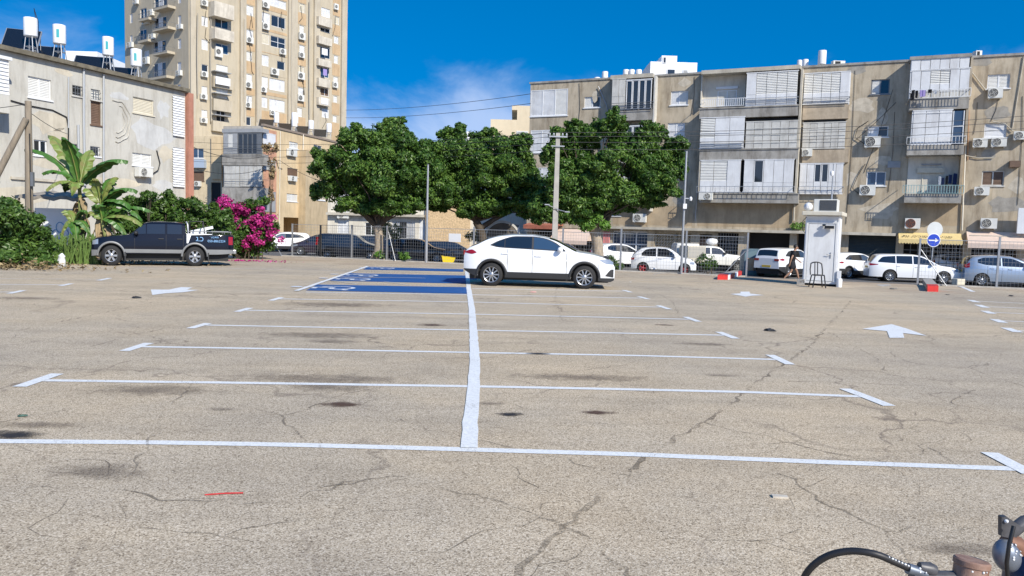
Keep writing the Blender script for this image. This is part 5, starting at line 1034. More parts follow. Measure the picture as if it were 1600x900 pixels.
# the visible side in the photo is the driver's left (+y in the truck's frame)
Mt = Matrix.Rotation(R(180), 4, 'Z') @ Matrix.Rotation(R(90), 4, 'X')
text('ג.כ', .26, SIGNB, 'side_writing', pk, Matrix.Translation((-1.28, .945, 1.00)) @ Mt); text("' עבודות", .10, SIGNB, 'side_writing', pk, Matrix.Translation((-1.82, .945, 1.07)) @ Mt); text('050-8862224', .125, SIGNB, 'side_writing', pk, Matrix.Translation((-1.90, .945, .93)) @ Mt)
text('ג.כ', .2, SIGNB, 'tailgate_writing', tg, Matrix.Translation((-2.565, .35, .95)) @ Matrix.Rotation(R(-90), 4, 'Z') @ Matrix.Rotation(R(90), 4, 'X'))
pr, pf = gxy(304, 416), gxy(176, 415.5); hd = (pf-pr).normalized(); hd.z = 0; perp = Vector((hd.y, -hd.x, 0)); print('pickup wheelbase', (pf-pr).length)
if perp.y < 0: perp = -perp
pk.location = (pr+pf)/2 + perp*.9 - hd*.38; pk.rotation_euler = (0, 0, math.atan2(hd.y, hd.x)-R(3)); pk.scale = (.92, .99, 1.0)
lo_ = load.build('white_board', MPAINT); lo_.matrix_world = Matrix.Translation(pk.location) @ Matrix.Rotation(pk.rotation_euler.z, 4, 'Z'); tag(lo_, 'white slab lying tilted in the bed of the dark pickup', 'board')

HATCH = dict(L=3.58, W=1.63, axles=(-1.13, 1.15), r=.29, gap=.05, sill=.24, tum=.42, endk=.74, pexp=5, crown=.06,
  top=[(-1.79, .80), (-1.72, .98), (-1.5, 1.22), (-1.2, 1.40), (-.8, 1.47), (-.2, 1.49), (.3, 1.44), (.7, 1.22), (1.02, .98), (1.4, .90), (1.65, .78), (1.79, .60)], belt=[(-1.79, .76), (-1.5, .92), (-.5, .93), (.6, .90), (1.4, .80), (1.7, .66), (1.79, .55)],
  windows=[dict(lo=[(-1.22, .97), (-.5, .955), (-.42, .955)], up=[(-1.22, 1.12), (-.95, 1.33), (-.42, 1.40)]), dict(lo=[(-.36, .955), (.68, .94)], up=[(-.36, 1.40), (.1, 1.38), (.4, 1.24), (.68, .97)])], ws=[(.34, 1.0, .9)], rw=[(-1.72, -1.3, .8)], seams=(-.40, .66), handles=((-.2, .84),), mirror=(.6, .95), spokes=5,
  head=([(1.45, .58), (1.68, .56)], [(1.45, .72), (1.68, .68)]), tail=([(-1.76, .72), (-1.62, .74)], [(-1.76, .80), (-1.62, .88)]), plz=.6, rlz=.78)
WAGON = dict(L=4.6, W=1.76, axles=(-1.30, 1.32), r=.315, gap=.055, sill=.26, tum=.40, endk=.78, pexp=8, crown=.05,
  top=[(-2.3, .95), (-2.24, 1.04), (-1.95, 1.40), (-1.8, 1.46), (-1.2, 1.49), (-.3, 1.50), (.25, 1.45), (.75, 1.20), (1.15, .99), (1.7, .90), (2.1, .78), (2.3, .55)], belt=[(-2.3, .93), (-1.8, .99), (0, .95), (1.1, .90), (1.8, .80), (2.2, .64), (2.3, .5)],
  windows=[dict(lo=[(-1.90, 1.04), (-1.05, 1.0)], up=[(-1.90, 1.10), (-1.65, 1.33), (-1.05, 1.39)]), dict(lo=[(-1.0, 1.0), (-.22, .985)], up=[(-1.0, 1.395), (-.22, 1.405)]), dict(lo=[(-.16, .985), (.95, .955)], up=[(-.16, 1.405), (.2, 1.36), (.6, 1.19), (.95, .98)])], ws=[(.32, 1.1, .92)], rw=[(-2.22, -1.98, .86)], seams=(-1.0, -.18, .9), handles=((-.9, .86), (0, .84)), mirror=(.75, .98), spokes=10,
  tail=([(-2.28, .84), (-1.9, .90)], [(-2.28, .96), (-1.9, .93)]), head=([(1.7, .70), (2.15, .60)], [(1.7, .76), (2.15, .74)]), plz=.75, rlz=.92)
MINI = dict(L=3.9, W=1.70, axles=(-1.22, 1.22), r=.30, gap=.055, sill=.24, tum=.40, endk=.76, pexp=6, crown=.06,
  top=[(-1.95, .88), (-1.88, 1.06), (-1.66, 1.40), (-1.4, 1.49), (-.6, 1.54), (.0, 1.52), (.5, 1.38), (1.0, 1.10), (1.3, .98), (1.7, .84), (1.9, .66), (1.95, .55)], belt=[(-1.95, .86), (-1.5, 1.02), (-.5, .96), (.8, .90), (1.5, .80), (1.85, .6), (1.95, .5)],
  windows=[dict(lo=[(-1.42, 1.14), (-1.0, 1.04), (-.40, 1.02)], up=[(-1.42, 1.30), (-1.1, 1.41), (-.40, 1.43)]), dict(lo=[(-.34, 1.01), (.95, .97)], up=[(-.34, 1.43), (.1, 1.38), (.6, 1.18), (.95, 1.0)])], ws=[(.2, 1.2, .92)], rw=[(-1.88, -1.6, .86)], seams=(-1.0, -.36, .8), handles=((-.8, .88), (.0, .86)), mirror=(.75, 1.0), spokes=9,
  tail=([(-1.93, .86), (-1.75, .9)], [(-1.93, 1.0), (-1.75, 1.15)]), head=([(1.4, .68), (1.8, .58)], [(1.4, .78), (1.8, .7)]), plz=.7, rlz=.98)
VAN = dict(MINI, L=4.3, W=1.78, axles=(-1.35, 1.35), top=[(-2.15, 1.0), (-2.1, 1.3), (-2.0, 1.62), (-1.6, 1.68), (-.2, 1.68), (.4, 1.58), (1.0, 1.18), (1.4, 1.05), (1.9, .9), (2.15, .6)], belt=[(-2.15, .95), (-1.5, 1.02), (1.2, .96), (1.9, .8), (2.15, .5)], windows=[dict(lo=[(-1.9, 1.06), (-1.0, 1.05)], up=[(-1.9, 1.5), (-1.0, 1.56)]), dict(lo=[(-.9, 1.05), (.0, 1.04)], up=[(-.9, 1.56), (.0, 1.56)]), dict(lo=[(.06, 1.04), (1.1, 1.0)], up=[(.06, 1.56), (.5, 1.42), (1.1, 1.03)])], ws=[(.45, 1.3, .92)], rw=[], rearglass=(1.08, 1.52, .8), tail=([(-2.13, .9), (-2.0, .9)], [(-2.13, 1.4), (-2.0, 1.4)]), head=([(1.7, .72), (2.05, .62)], [(1.7, .84), (2.05, .76)]), seams=(-.95, .03, 1.0), handles=((-.8, .92), (.15, .9)))
UTE = dict(PK, L=4.7, W=1.69, axles=(-1.25, 1.45), r=.33, sill=.38, top=[(-2.35, 1.62), (-2.30, 1.70), (-1.0, 1.70), (-.95, 1.50), (-.85, 1.56), (.0, 1.58), (.35, 1.5), (.8, 1.13), (1.4, 1.05), (2.1, .98), (2.3, .85), (2.35, .7)], belt=[(-2.35, 1.05), (.8, 1.05), (2.0, .92), (2.3, .78), (2.35, .65)], bot=[(-2.35, .5), (2.35, .36)], windows=[dict(lo=[(-.85, 1.07), (-.30, 1.06)], up=[(-.85, 1.45), (-.30, 1.46)]), dict(lo=[(-.2, 1.06), (.65, 1.05)], up=[(-.2, 1.46), (.25, 1.42), (.65, 1.1)])], ws=[(.42, .8, .9)], seams=(-.9, -.25, .7), handles=((-.75, .95), (-.1, .95)), mirror=(.6, 1.08), tail=([(-2.33, .7), (-2.2, .7)], [(-2.33, 1.0), (-2.2, 1.0)]), head=([(2.0, .7), (2.3, .7)], [(2.0, .86), (2.3, .8)]), rim=mat('steel_wheel', (.2, .2, .19), .6, .4), tum=.2)
del UTE['clad']
REDRIM = mat('red_painted_rim', (.42, .03, .04), .5, var=.3, scale=12)
c = make_car('parked_hatchback', 'small rounded white hatchback with red wheels behind the fence, right of the SUV', 'car', dict(HATCH, rim=REDRIM), WPAINT); put_car(c, 1038, 43.5, -9)
c = make_car('parked_estate', 'white estate car parked on the street behind the blue arrow sign', 'car', WAGON, WPAINT); put_car(c, 1428, 41.5, -12)
c = make_car('parked_hatchback', 'silver blue hatchback behind the mesh fence at the right edge', 'car', MINI, SPAINT); put_car(c, 1572, 40, -14); c.scale = (1.04,)*3
SUVW = dict(SUV, top=[(-2.25, 1.05), (-2.2, 1.2), (-2.05, 1.5), (-1.8, 1.6), (-.6, 1.64), (.0, 1.6), (.47, 1.47), (.80, 1.3), (1.13, 1.12), (1.9, .97), (2.2, .80), (2.25, .70)], rw=[(-2.2, -2.04, .86)], clad=.5, cladr=.62, trim=dict(lo=[(-1.7, 1.18), (.78, 1.085)], up=[(-1.7, 1.24), (-1.2, 1.47), (.0, 1.50), (.45, 1.36), (.78, 1.115)]))
SUVW.pop('intake')
c = make_car('parked_suv', 'white SUV seen from behind on the street, left of the guard booth', 'SUV', SUVW, WPAINT); put_car(c, 1232, 43.5, 42)
c = make_car('parked_suv', 'white SUV with black wheel arches just right of the guard booth', 'SUV', SUVW, WPAINT); put_car(c, 1334, 44.5, 28); c.scale = (.9,)*3
c = make_car('pickup_truck', 'old cream white double cab pickup with a covered bed, below the dark grille', 'pickup truck', UTE, CRPAINT); put_car(c, 1112, 48, 4)
c = make_car('parked_car', 'white car seen from behind, between the third tree and the red wheeled hatchback', 'car', dict(MINI), WPAINT); put_car(c, 968, 50, 30)
c = make_car('parked_suv', 'white SUV at the left end of the street, nose beside the magenta bush', 'SUV', SUVW, WPAINT); put_car(c, 440, 60, 205); c.scale = (.95,)*3
c = make_car('parked_estate', 'silver estate partly behind the white SUV and the first fence post', 'car', WAGON, paint('silver_paint', (.5, .52, .54), .4)); put_car(c, 472, 63, 10)
c = make_car('parked_hatchback', 'dark plum hatchback under the black fence post', 'car', MINI, paint('plum_paint', (.03, .02, .035), .3)); put_car(c, 500, 55, 185)
c = make_car('parked_van', 'black tall sided van left of the first tree trunk', 'van', VAN, BPAINT); put_car(c, 549, 50, 2); c.scale = (1.0,)*3
c = make_car('parked_car', 'dark saloon half hidden behind the first tree trunk', 'car', WAGON, GPAINT); put_car(c, 598, 58, 4)
c = make_car('parked_car', 'black car behind the fence between the first tree and the light pole', 'car', WAGON, BPAINT); put_car(c, 652, 49, 3)
c = make_car('parked_car', 'dark navy car right of the light pole, beside the yellow tub', 'car', WAGON, NPAINT); put_car(c, 706, 51, 2); c.scale = (.9,)*3
c = make_car('parked_car', 'dark grey car whose nose shows behind the rear of the white SUV', 'car', MINI, GPAINT); put_car(c, 772, 50, 182)
c = make_car('parked_car', 'dark car glimpsed over the bonnet of the white SUV', 'car', WAGON, GPAINT); put_car(c, 880, 50, 3)
c = make_car('parked_hatchback', 'white hatchback across the street, seen between the white estate and the silver hatchback', 'car', MINI, WPAINT); put_car(c, 1508, 47, -15)
c = make_car('parked_car', 'white car cut off by the right edge beyond the silver hatchback', 'car', WAGON, WPAINT); put_car(c, 1668, 41, -14)
# ================================================================ TREES AND PLANTS
BARK = mat('grey_tan_bark', (.40, .33, .25), .95, var=.4, scale=5, bump=.8, bscale=14, stretch=(3, 3, .6)); BARKD = mat('dark_bark', (.09, .07, .05), .95, var=.4, scale=6, bump=.7)
FIC = leafmat('ficus_leaf', (.026, .066, .012), (.060, .135, .020), (.15, .25, .045), .42)
FIC2 = leafmat('fresh_leaf', (.08, .17, .025), (.13, .27, .04), (.2, .36, .07), .4)
HED = leafmat('hedge_leaf', (.034, .075, .013), (.062, .125, .022), (.12, .21, .04), .42)
DRYL = leafmat('dry_leaf', (.16, .11, .06), (.30, .22, .11), (.42, .33, .18), .8)
MAG = leafmat('magenta_bract', (.26, .015, .10), (.50, .025, .21), (.70, .08, .38), .7)
def leaf(mb, p, n, s, asp=.5):
    n = n.normalized(); a = n.cross(Vector((random.gauss(0, 1), random.gauss(0, 1), random.gauss(0, 1))))
    if a.length < 1e-4: return
    a.normalize(); b = n.cross(a); a = a*s; b = b*s*asp; k = n*s*.18
    i = len(mb.v); mb.v += [tuple(p-a), tuple(p+b-k), tuple(p+a), tuple(p-b-k)]; mb.f.append((i, i+1, i+2, i+3)); mb.sm.append(False)
def cloud(mb, c, rad, n, s, inner=.35, up=.35, asp=.5, rag=.22):
    """leaves over an uneven clump: c centre, rad (x, y, z) radii"""
    ph = [random.uniform(0, 6.28) for _ in range(6)]
    for _ in range(n):
        d = Vector((random.gauss(0, 1), random.gauss(0, 1), random.gauss(0, 1))).normalized()
        w = 1+rag*(math.sin(3*d.x+ph[0])*math.sin(4*d.y+ph[1])+.7*math.sin(7*d.z+ph[2])*math.sin(6*d.x+ph[3])+.5*math.sin(11*d.y+ph[4])*math.sin(10*d.z+ph[5]))
        q = (inner+(1-inner)*random.random()**.45)*w
        p = Vector((c.x+d.x*rad[0]*q, c.y+d.y*rad[1]*q, c.z+d.z*rad[2]*q))
        nn = d*.9+Vector((0, 0, up))+Vector((random.gauss(0, .55), random.gauss(0, .55), random.gauss(0, .55))); leaf(mb, p, nn, s*random.uniform(.6, 1.3), asp)
def tree(label, base_uv, D, clumps, trunk, limbs, bark, leafm, nleaf=1150, ls=.088, sub=12, group='street trees along the fence', dens=1.0, depthk=1.0):
    p0 = xyD(base_uv[0], D); z0 = gz(p0.x, p0.y); t = thing('ficus_tree', (p0.x, p0.y, z0), 0, label, 'tree', group); o0 = Vector((p0.x, p0.y, z0))
    cb = MB(); k = D/F; tips = []
    for (u, v, ru, rv) in clumps:
        dd = random.uniform(-.7, .7)*depthk; c = at(u, v, D+dd)-o0; rx, rz = ru*k, rv*k; ry = (rx+rz)/2*random.uniform(.9, 1.25); tips.append(c)
        n = int(nleaf*rx*rz*dens*4)
        cloud(cb, c, (rx*.70, ry*.70, rz*.70), int(n*.28), ls, .15)
        for j in range(sub):
            d = Vector((random.gauss(0, 1), random.gauss(0, 1), random.gauss(0, .9))).normalized(); r_ = random.uniform(.24, .46)
            cc = Vector((c.x+d.x*rx*.80, c.y+d.y*ry*.80, c.z+d.z*rz*.80)); cloud(cb, cc, (rx*r_, ry*r_, rz*r_*.8), int(n*.65/sub*2.1), ls, .3)
    cb.build('crown', leafm, t)
    tb = MB(); tp = [at(u, v, D)-o0 for u, v in trunk[0]]; tp[0].z = -.15; tb.tube(tp, [w*k for w in trunk[1]], 14)
    rt = tp[0]; 
    for a in range(6): aa = a*1.05; r1 = trunk[1][0]*k; tb.tube([(rt.x+math.cos(aa)*r1*.5, rt.y+math.sin(aa)*r1*.5, .45), (rt.x+math.cos(aa)*r1*1.0, rt.y+math.sin(aa)*r1*1.0, .12), (rt.x+math.cos(aa)*r1*1.7, rt.y+math.sin(aa)*r1*1.7, -.05)], [r1*.45, r1*.4, r1*.15], 7)
    tb.build('trunk', bark, t)
    lb = MB()
    for pts, w0, w1 in limbs:
        P = [at(u, v, D+(random.uniform(-.5, .5) if i > 1 else 0))-o0 for i, (u, v) in enumerate(pts)]; lb.tube(P, [(w0+(w1-w0)*i/(len(P)-1))*k for i in range(len(P))], 8)
    for c in tips:
        m_ = tp[-1]; lb.tube([m_, m_.lerp(c, .5)+Vector((random.uniform(-.3, .3), random.uniform(-.3, .3), random.uniform(-.1, .3))), c], [2.0*k, 1.2*k, .4*k], 6)
    lb.build('limb', BARKD, t); return t
tree('leftmost street tree, pale trunk beside a slanting fence strut, crown reaching the yellow block', (590, 403), 40.6,
     [(523, 290, 36, 34), (512, 262, 24, 22), (545, 255, 34, 32), (552, 215, 22, 20), (600, 220, 40, 34), (588, 250, 44, 36), (570, 292, 44, 34), (612, 295, 44, 32), (650, 268, 34, 40), (640, 225, 22, 22), (655, 302, 26, 26), (600, 270, 50, 44), (628, 318, 26, 18), (548, 318, 26, 16), (610, 200, 20, 16), (668, 275, 26, 34), (498, 300, 14, 16), (580, 322, 40, 14), (640, 320, 30, 14), (560, 200, 12, 10), (625, 190, 10, 9), (676, 238, 18, 24), (690, 300, 22, 28), (500, 240, 12, 12), (600, 325, 40, 16)],
     ([(590, 403), (592, 385), (592, 368), (590, 352)], [8, 6.6, 6.4, 7]), [([(588, 354), (572, 338), (556, 318), (545, 300)], 4.5, 2), ([(592, 352), (590, 330), (596, 300)], 4, 2), ([(594, 352), (608, 336), (620, 316), (632, 296)], 4.5, 2), ([(590, 348), (580, 325), (575, 300)], 3, 1.5)], BARK, FIC)
tree('middle street tree of the three, its dark branching trunk behind the white SUV', (757, 405), 42,
     [(690, 262, 34, 38), (680, 300, 30, 26), (716, 300, 38, 30), (712, 235, 28, 26), (745, 268, 42, 40), (752, 222, 22, 18), (700, 215, 18, 16), (780, 250, 34, 34), (805, 235, 24, 28), (818, 222, 14, 14), (790, 292, 36, 30), (815, 275, 26, 34), (752, 310, 40, 22), (730, 330, 16, 12), (775, 322, 26, 16), (766, 205, 12, 8), (672, 282, 26, 30), (830, 300, 22, 30), (835, 330, 18, 18), (760, 328, 34, 14), (740, 240, 34, 26), (690, 322, 20, 10), (660, 240, 20, 22), (668, 318, 22, 14), (720, 205, 14, 12), (735, 322, 30, 18), (812, 322, 26, 18)],
     ([(757, 405), (756, 380), (752, 362), (744, 346)], [8, 7, 6.5, 6]), [([(745, 348), (735, 328), (726, 308), (720, 290)], 5, 2.5), ([(752, 356), (770, 344), (790, 334), (805, 318)], 4.5, 2), ([(746, 346), (752, 320), (755, 296)], 3, 1.6)], BARKD, FIC)
tree('rightmost street tree, thick pruned trunk with fresh shoots, before the long block', (936, 409), 38.2,
     [(888, 215, 26, 24), (862, 240, 18, 24), (905, 238, 34, 34), (888, 285, 40, 36), (856, 304, 22, 24), (905, 320, 34, 22), (945, 262, 40, 40), (968, 215, 22, 26), (962, 186, 14, 18), (990, 232, 34, 34), (1022, 212, 22, 18), (1010, 275, 42, 34), (1045, 240, 26, 26), (1060, 228, 18, 16), (985, 300, 40, 22), (1040, 292, 28, 20), (948, 300, 34, 26), (895, 195, 14, 10), (1012, 198, 14, 10), (880, 340, 26, 14), (925, 214, 22, 26), (842, 318, 22, 26), (930, 290, 40, 30), (970, 322, 26, 14), (1000, 255, 30, 26), (1028, 262, 30, 26), (870, 210, 14, 12), (945, 200, 16, 14), (852, 335, 24, 16), (915, 335, 26, 14), (1066, 262, 12, 18), (1010, 318, 34, 12)],
     ([(936, 409), (934, 385), (931, 366), (925, 350)], [9.5, 8.5, 8.5, 9]), [([(926, 352), (912, 335), (900, 312), (892, 290)], 5, 2), ([(932, 352), (938, 325), (948, 296)], 4.5, 2), ([(938, 356), (950, 342), (958, 322), (966, 300)], 4.5, 2)], BARK, FIC)
mb = MB(); o3 = [o for o in C.objects if o.name.startswith('ficus_tree')][-1]; b0 = Vector(o3.location)
for u, v, r_ in ((918, 352, .42), (932, 340, .34), (945, 352, .3), (908, 346, .25)): cloud(mb, at(u, v, 37.7)-b0, (r_, r_, r_*.75), 380, .09, .1)
mb.build('fresh_shoots', FIC2, o3)
def shrub(name, label, cat, base, D, clumps, leafm, nleaf=620, ls=.10, group=None, extra=None, stems=True, depthk=1.0, stemm=None):
    p0 = xyD(base, D); z0 = gz(p0.x, p0.y); t = thing(name, (p0.x, p0.y, z0), 0, label, cat, group); o0 = Vector(t.location); k = D/F; cb = MB(); ex = MB(); sb = MB()
    for c_ in clumps:
        u, v, ru, rv = c_[:4]; dd = c_[4] if len(c_) > 4 else random.uniform(-.5, .5)*depthk
        c = at(u, v, D+dd)-o0; rx, rz = ru*k, rv*k; ry = (rx+rz)/2; n = int(nleaf*rx*rz*4); cloud(cb, c, (rx*.8, ry*.8, rz*.8), int(n*.4), ls, .2)
        for j in range(7):
            d = Vector((random.gauss(0, 1), random.gauss(0, 1), random.gauss(0, .9))).normalized(); r_ = random.uniform(.28, .45)
            cloud(cb, Vector((c.x+d.x*rx*.75, c.y+d.y*ry*.75, c.z+d.z*rz*.75)), (rx*r_, ry*r_, rz*r_), int(n*.18), ls, .3)
        if stems:
            for j in range(3): sb.tube([(c.x*.5+random.uniform(-.3, .3), c.y*.5, -.05), (c.x*.8, c.y*.8, c.z*.5), (c.x+random.uniform(-.2, .2), c.y, c.z)], [.03, .02, .01], 5)
    cb.build('foliage', leafm, t)
    if stems: sb.build('stem', stemm or BARKD, t)
    return t
# big bush at the left edge
shrub('bush', 'big rounded dark green bush at the left edge, in front of the wooden pole', 'bush', 20, 25.5, [(-10, 350, 45, 40), (25, 345, 36, 32), (55, 372, 30, 30), (30, 385, 38, 30), (-20, 395, 50, 34), (70, 395, 20, 22), (0, 330, 32, 20), (50, 350, 20, 16), (-60, 370, 50, 50), (10, 405, 30, 14, -1.0), (62, 408, 22, 10, -.7)], HED, 780, .085)
mb = MB(); p_ = xyD(30, 25)
for i in range(700): leaf(mb, Vector((random.gauss(0, 1.6), random.uniform(-1.2, .4), abs(random.gauss(0, .12))+.03)), Vector((random.gauss(0, .6), random.gauss(0, .6), 1)), .07)
o = mb.build('leaf_litter', DRYL); o.location = (p_.x, p_.y-.6, 0); tag(o, 'dry brown leaves lying under the big bush and the banana plants', 'leaf litter', kind='stuff')
mb = MB()
for i in range(1100): leaf(mb, Vector((random.gauss(0, 2.2), random.gauss(0, .5), abs(random.gauss(0, .10))+.02)), Vector((random.gauss(0, .6), random.gauss(0, .6), 1)), .06)
p_ = xyD(105, 29); o = mb.build('leaf_litter', DRYL); o.location = (p_.x, p_.y, 0); tag(o, 'dry brown leaves lying at the foot of the banana plants', 'leaf litter', kind='stuff')
# hedge behind the pickup
shrub('hedge', 'long leafy green hedge behind the dark pickup', 'hedge', 240, 32.5, [(215, 325, 24, 20), (245, 322, 24, 20), (275, 320, 24, 16), (305, 322, 22, 16), (215, 355, 28, 26), (250, 350, 28, 28), (285, 350, 28, 28), (318, 350, 24, 30), (330, 330, 16, 16), (345, 365, 20, 26), (185, 350, 22, 30), (230, 306, 14, 9), (262, 304, 12, 8), (190, 385, 26, 20), (250, 385, 30, 22), (310, 385, 34, 22), (352, 345, 16, 20), (165, 330, 16, 22)], HED, 640, .09)
bg_ = shrub('bougainvillea', 'magenta flowering bush between the pickup and the parked cars', 'flowering bush', 390, 35, [(350, 330, 18, 18), (372, 345, 26, 28), (398, 335, 24, 24), (415, 355, 20, 26), (380, 370, 26, 24), (408, 380, 22, 18), (360, 385, 22, 16), (390, 318, 18, 10), (408, 318, 14, 12), (385, 392, 30, 10)], HED, 560, .08)
mb = MB(); b0 = Vector(bg_.location)
for i in range(78):
    u, v = random.choice([(345, 318, 12, 8), (352, 325, 12, 8), (366, 322, 12, 9), (375, 338, 12, 12), (392, 325, 10, 8), (392, 350, 16, 14), (412, 345, 10, 12), (420, 360, 8, 12), (400, 372, 12, 12), (380, 356, 10, 10), (428, 350, 6, 8), (385, 375, 12, 8), (360, 335, 14, 10)])[:2]
    cloud(mb, at(u+random.gauss(0, 10), v+random.gauss(0, 9), 35-random.uniform(.1, .75))-b0, (.21, .14, .15), 60, .05, .1, asp=.8)
mb.build('blossom', MAG, bg_)
mb = MB()
for i in range(170): leaf(mb, Vector((random.gauss(0, 1.0), random.gauss(0, .25), .02+random.random()*.04)), Vector((random.gauss(0, .5), random.gauss(0, .5), 1)), .05, .8)
p_ = xyD(385, 32.7); o = mb.build('fallen_petals', MAG); o.location = (p_.x, p_.y, gz(p_.x, p_.y)); tag(o, 'fallen magenta petals on the ground below the flowering bush', 'petals', kind='stuff')
# climbing dry vine on the yellow block
vt = shrub('climbing_vine', 'bare grey brown climbing vine on the corner of the yellow block above the magenta bush', 'vine', 423, 78, [(422, 232, 14, 12), (425, 265, 8, 20), (424, 300, 6, 16)], DRYL, 60, .16)
for (u, v, r_, D, lb) in ((605, 360, .9, 46, 'low shrub behind the first tree trunk in front of the pale block'), (742, 368, .7, 47, 'low shrub in front of the stippled wall'), (1104, 408, .55, 37.5, 'weedy shrub between the red wheeled hatchback and the cream pickup'), (955, 413, .6, 37.5, 'weeds at the fence left of the red wheeled hatchback'), (592, 398, .3, 40.2, 'tuft of weeds right at the first tree'), (630, 400, .35, 39.5, 'small green tuft below the slanting strut')):
    k = D/F; shrub('shrub', lb, 'shrub', u, D, [(u, v, r_/k, r_/k*.75), (u+r_/k*.6, v+2, r_/k*.5, r_/k*.5)], FIC2 if r_ < .5 else HED, 420, .07, depthk=.1)
for (u, v, D, lb) in ((1085, 356, 53.2, 'small green plant growing on the ledge left of the projecting bay'), (1247, 353, 49.5, 'trailing green weed on the ledge behind the booth')):
    p_ = at(u, v, D); t = thing('ledge_plant', p_, 0, lb, 'plant'); mb = MB(); cloud(mb, Vector((0, 0, 0)), (.6 if u > 1200 else .3, .25, .25 if u > 1200 else .4), 260, .08, .1); mb.build('foliage', FIC2, t)
# banana plants
BAN = mat('banana_leaf', (.05, .15, .022), .42, var=.4, scale=4, col2=(.05, .10, .018)); BANL = mat('banana_leaf_pale', (.12, .22, .04), .42, var=.4, scale=4, col2=(.20, .17, .06)); BSTEM = mat('banana_stem', (.24, .26, .08), .7, var=.4, scale=4, stretch=(2, 2, .4)); BDRY = mat('dead_banana_leaf', (.36, .27, .15), .9, var=.4, scale=5)
def banana_leaf(mb, a, b, c, w, n=16):
    """leaf blade with midrib a-b-c (quadratic), split ragged edges"""
    for s in (-1, 1):
        rows = []
        for i in range(n+1):
            t = i/n; p = a*(1-t)**2+b*2*t*(1-t)+c*t*t; tg_ = ((b-a)*(1-t)+(c-b)*t).normalized(); side = tg_.cross(Vector((0, 0, 1)));
            if side.length < .1: side = Vector((1, 0, 0))
            side.normalize(); upn = side.cross(tg_); ww = w*(math.sin(math.pi*min(1, .06+t*.93)**.75))*(1 if i % 3 else random.uniform(.62, .9))
            rows.append([p, p+side*s*ww*.5+upn*.10*w, p+side*s*ww-upn*.18*w*random.uniform(.5, 1.6)])
        mb.quadgrid(rows, False)
def banana(label, base_u, D, hpx, leaves, D2=None, stem_r=.13):
    p0 = xyD(base_u, D); t = thing('banana_plant', (p0.x, p0.y, 0), 0, label, 'banana plant', 'banana plants by the pickup'); o0 = Vector(t.location)
    crown = at(hpx[0], hpx[1], D)-o0; mb = MB(); mb.tube([Vector((0, 0, -.05)), crown*.5+Vector((.04, 0, 0)), crown], [stem_r, stem_r*.8, stem_r*.45], 10); mb.build('trunk', BSTEM, t)
    mr_ = MB()
    for i, (u, v, w, dd) in enumerate(leaves):
        tip = at(u, v, D+dd)-o0; mid = crown.lerp(tip, .55); mid.z = max(crown.z, tip.z)*.5+mid.z*.5+.45; st = crown.lerp(mid, .12)
        g = MB(); banana_leaf(g, st, mid, tip, w*1.3); g.build('leaf', BAN if i % 3 else BANL, t)
        P = [st*(1-q)**2+mid*2*q*(1-q)+tip*q*q for q in [k/8 for k in range(9)]]; mr_.tube([crown-Vector((0, 0, .2))]+P, [.035]+[.028-.0025*k for k in range(9)], 5)
    mr_.build('midrib', BANL, t)
    g = MB()
    for k in range(7):
        a = random.uniform(0, 6.28); q = crown*random.uniform(.45, .85); tip = q+Vector((math.cos(a)*.35, math.sin(a)*.35-.1, -random.uniform(.7, 1.3))); banana_leaf(g, q, q+Vector((math.cos(a)*.35, math.sin(a)*.35, .1)), tip, .13, 8)
    g.build('dead_leaf', BDRY, t); return t
banana('tall banana plant rising above the rest, left of the pickup bonnet', 127, 28.5, (124, 292), [(75, 213, .30, .6), (38, 235, .26, -.3), (66, 272, .28, -.4), (145, 237, .26, .8), (200, 253, .34, -.2), (108, 225, .26, 1.0), (72, 298, .24, -.8), (100, 300, .28, .8), (96, 215, .2, -1.0), (112, 306, .2, -.9)])
banana('second banana plant with arching leaves above the pickup bonnet', 160, 28.2, (158, 322), [(185, 280, .28, .4), (215, 300, .3, -.2), (205, 325, .28, -.5), (130, 300, .28, .3), (180, 282, .24, .9), (222, 345, .24, -.4), (145, 282, .24, -.3)])
banana('third low banana plant leaning over the pickup', 172, 27.8, (160, 345), [(222, 352, .24, -.3), (200, 375, .22, -.4), (195, 335, .24, .2), (135, 340, .24, .1), (235, 330, .24, .4), (150, 325, .22, -.4)])
banana('small yellowing banana plant at the foot of the tall one', 118, 28.0, (116, 350), [(95, 372, .2, -.3), (142, 370, .2, -.3), (138, 335, .22, .1), (100, 335, .22, .2), (120, 385, .18, -.5)], stem_r=.1)
g = MB(); t0 = xyD(120, 27.6)
for i in range(260):
    x, y = max(-1.6, min(1.2, random.gauss(-.2, .7))), random.gauss(0, .2); h = random.uniform(.4, 1.1); a = Vector((x, y, 0)); dx = Vector((random.gauss(0, .25), random.gauss(0, .15), 0)); s_ = Vector((.022, 0, 0)); m1 = a+dx*.5+Vector((0, 0, h)); tp_ = a+dx*1.8+Vector((0, 0, h*.85)); g.poly([a-s_, a+s_, m1+s_, m1-s_]); g.poly([m1-s_, m1+s_, tp_])
o = g.build('tall_grass', mat('grass_blade', (.12, .20, .045), .6, var=.4, scale=4)); o.location = t0; tag(o, 'long green and yellow grass blades at the foot of the banana plants', 'grass', kind='stuff')
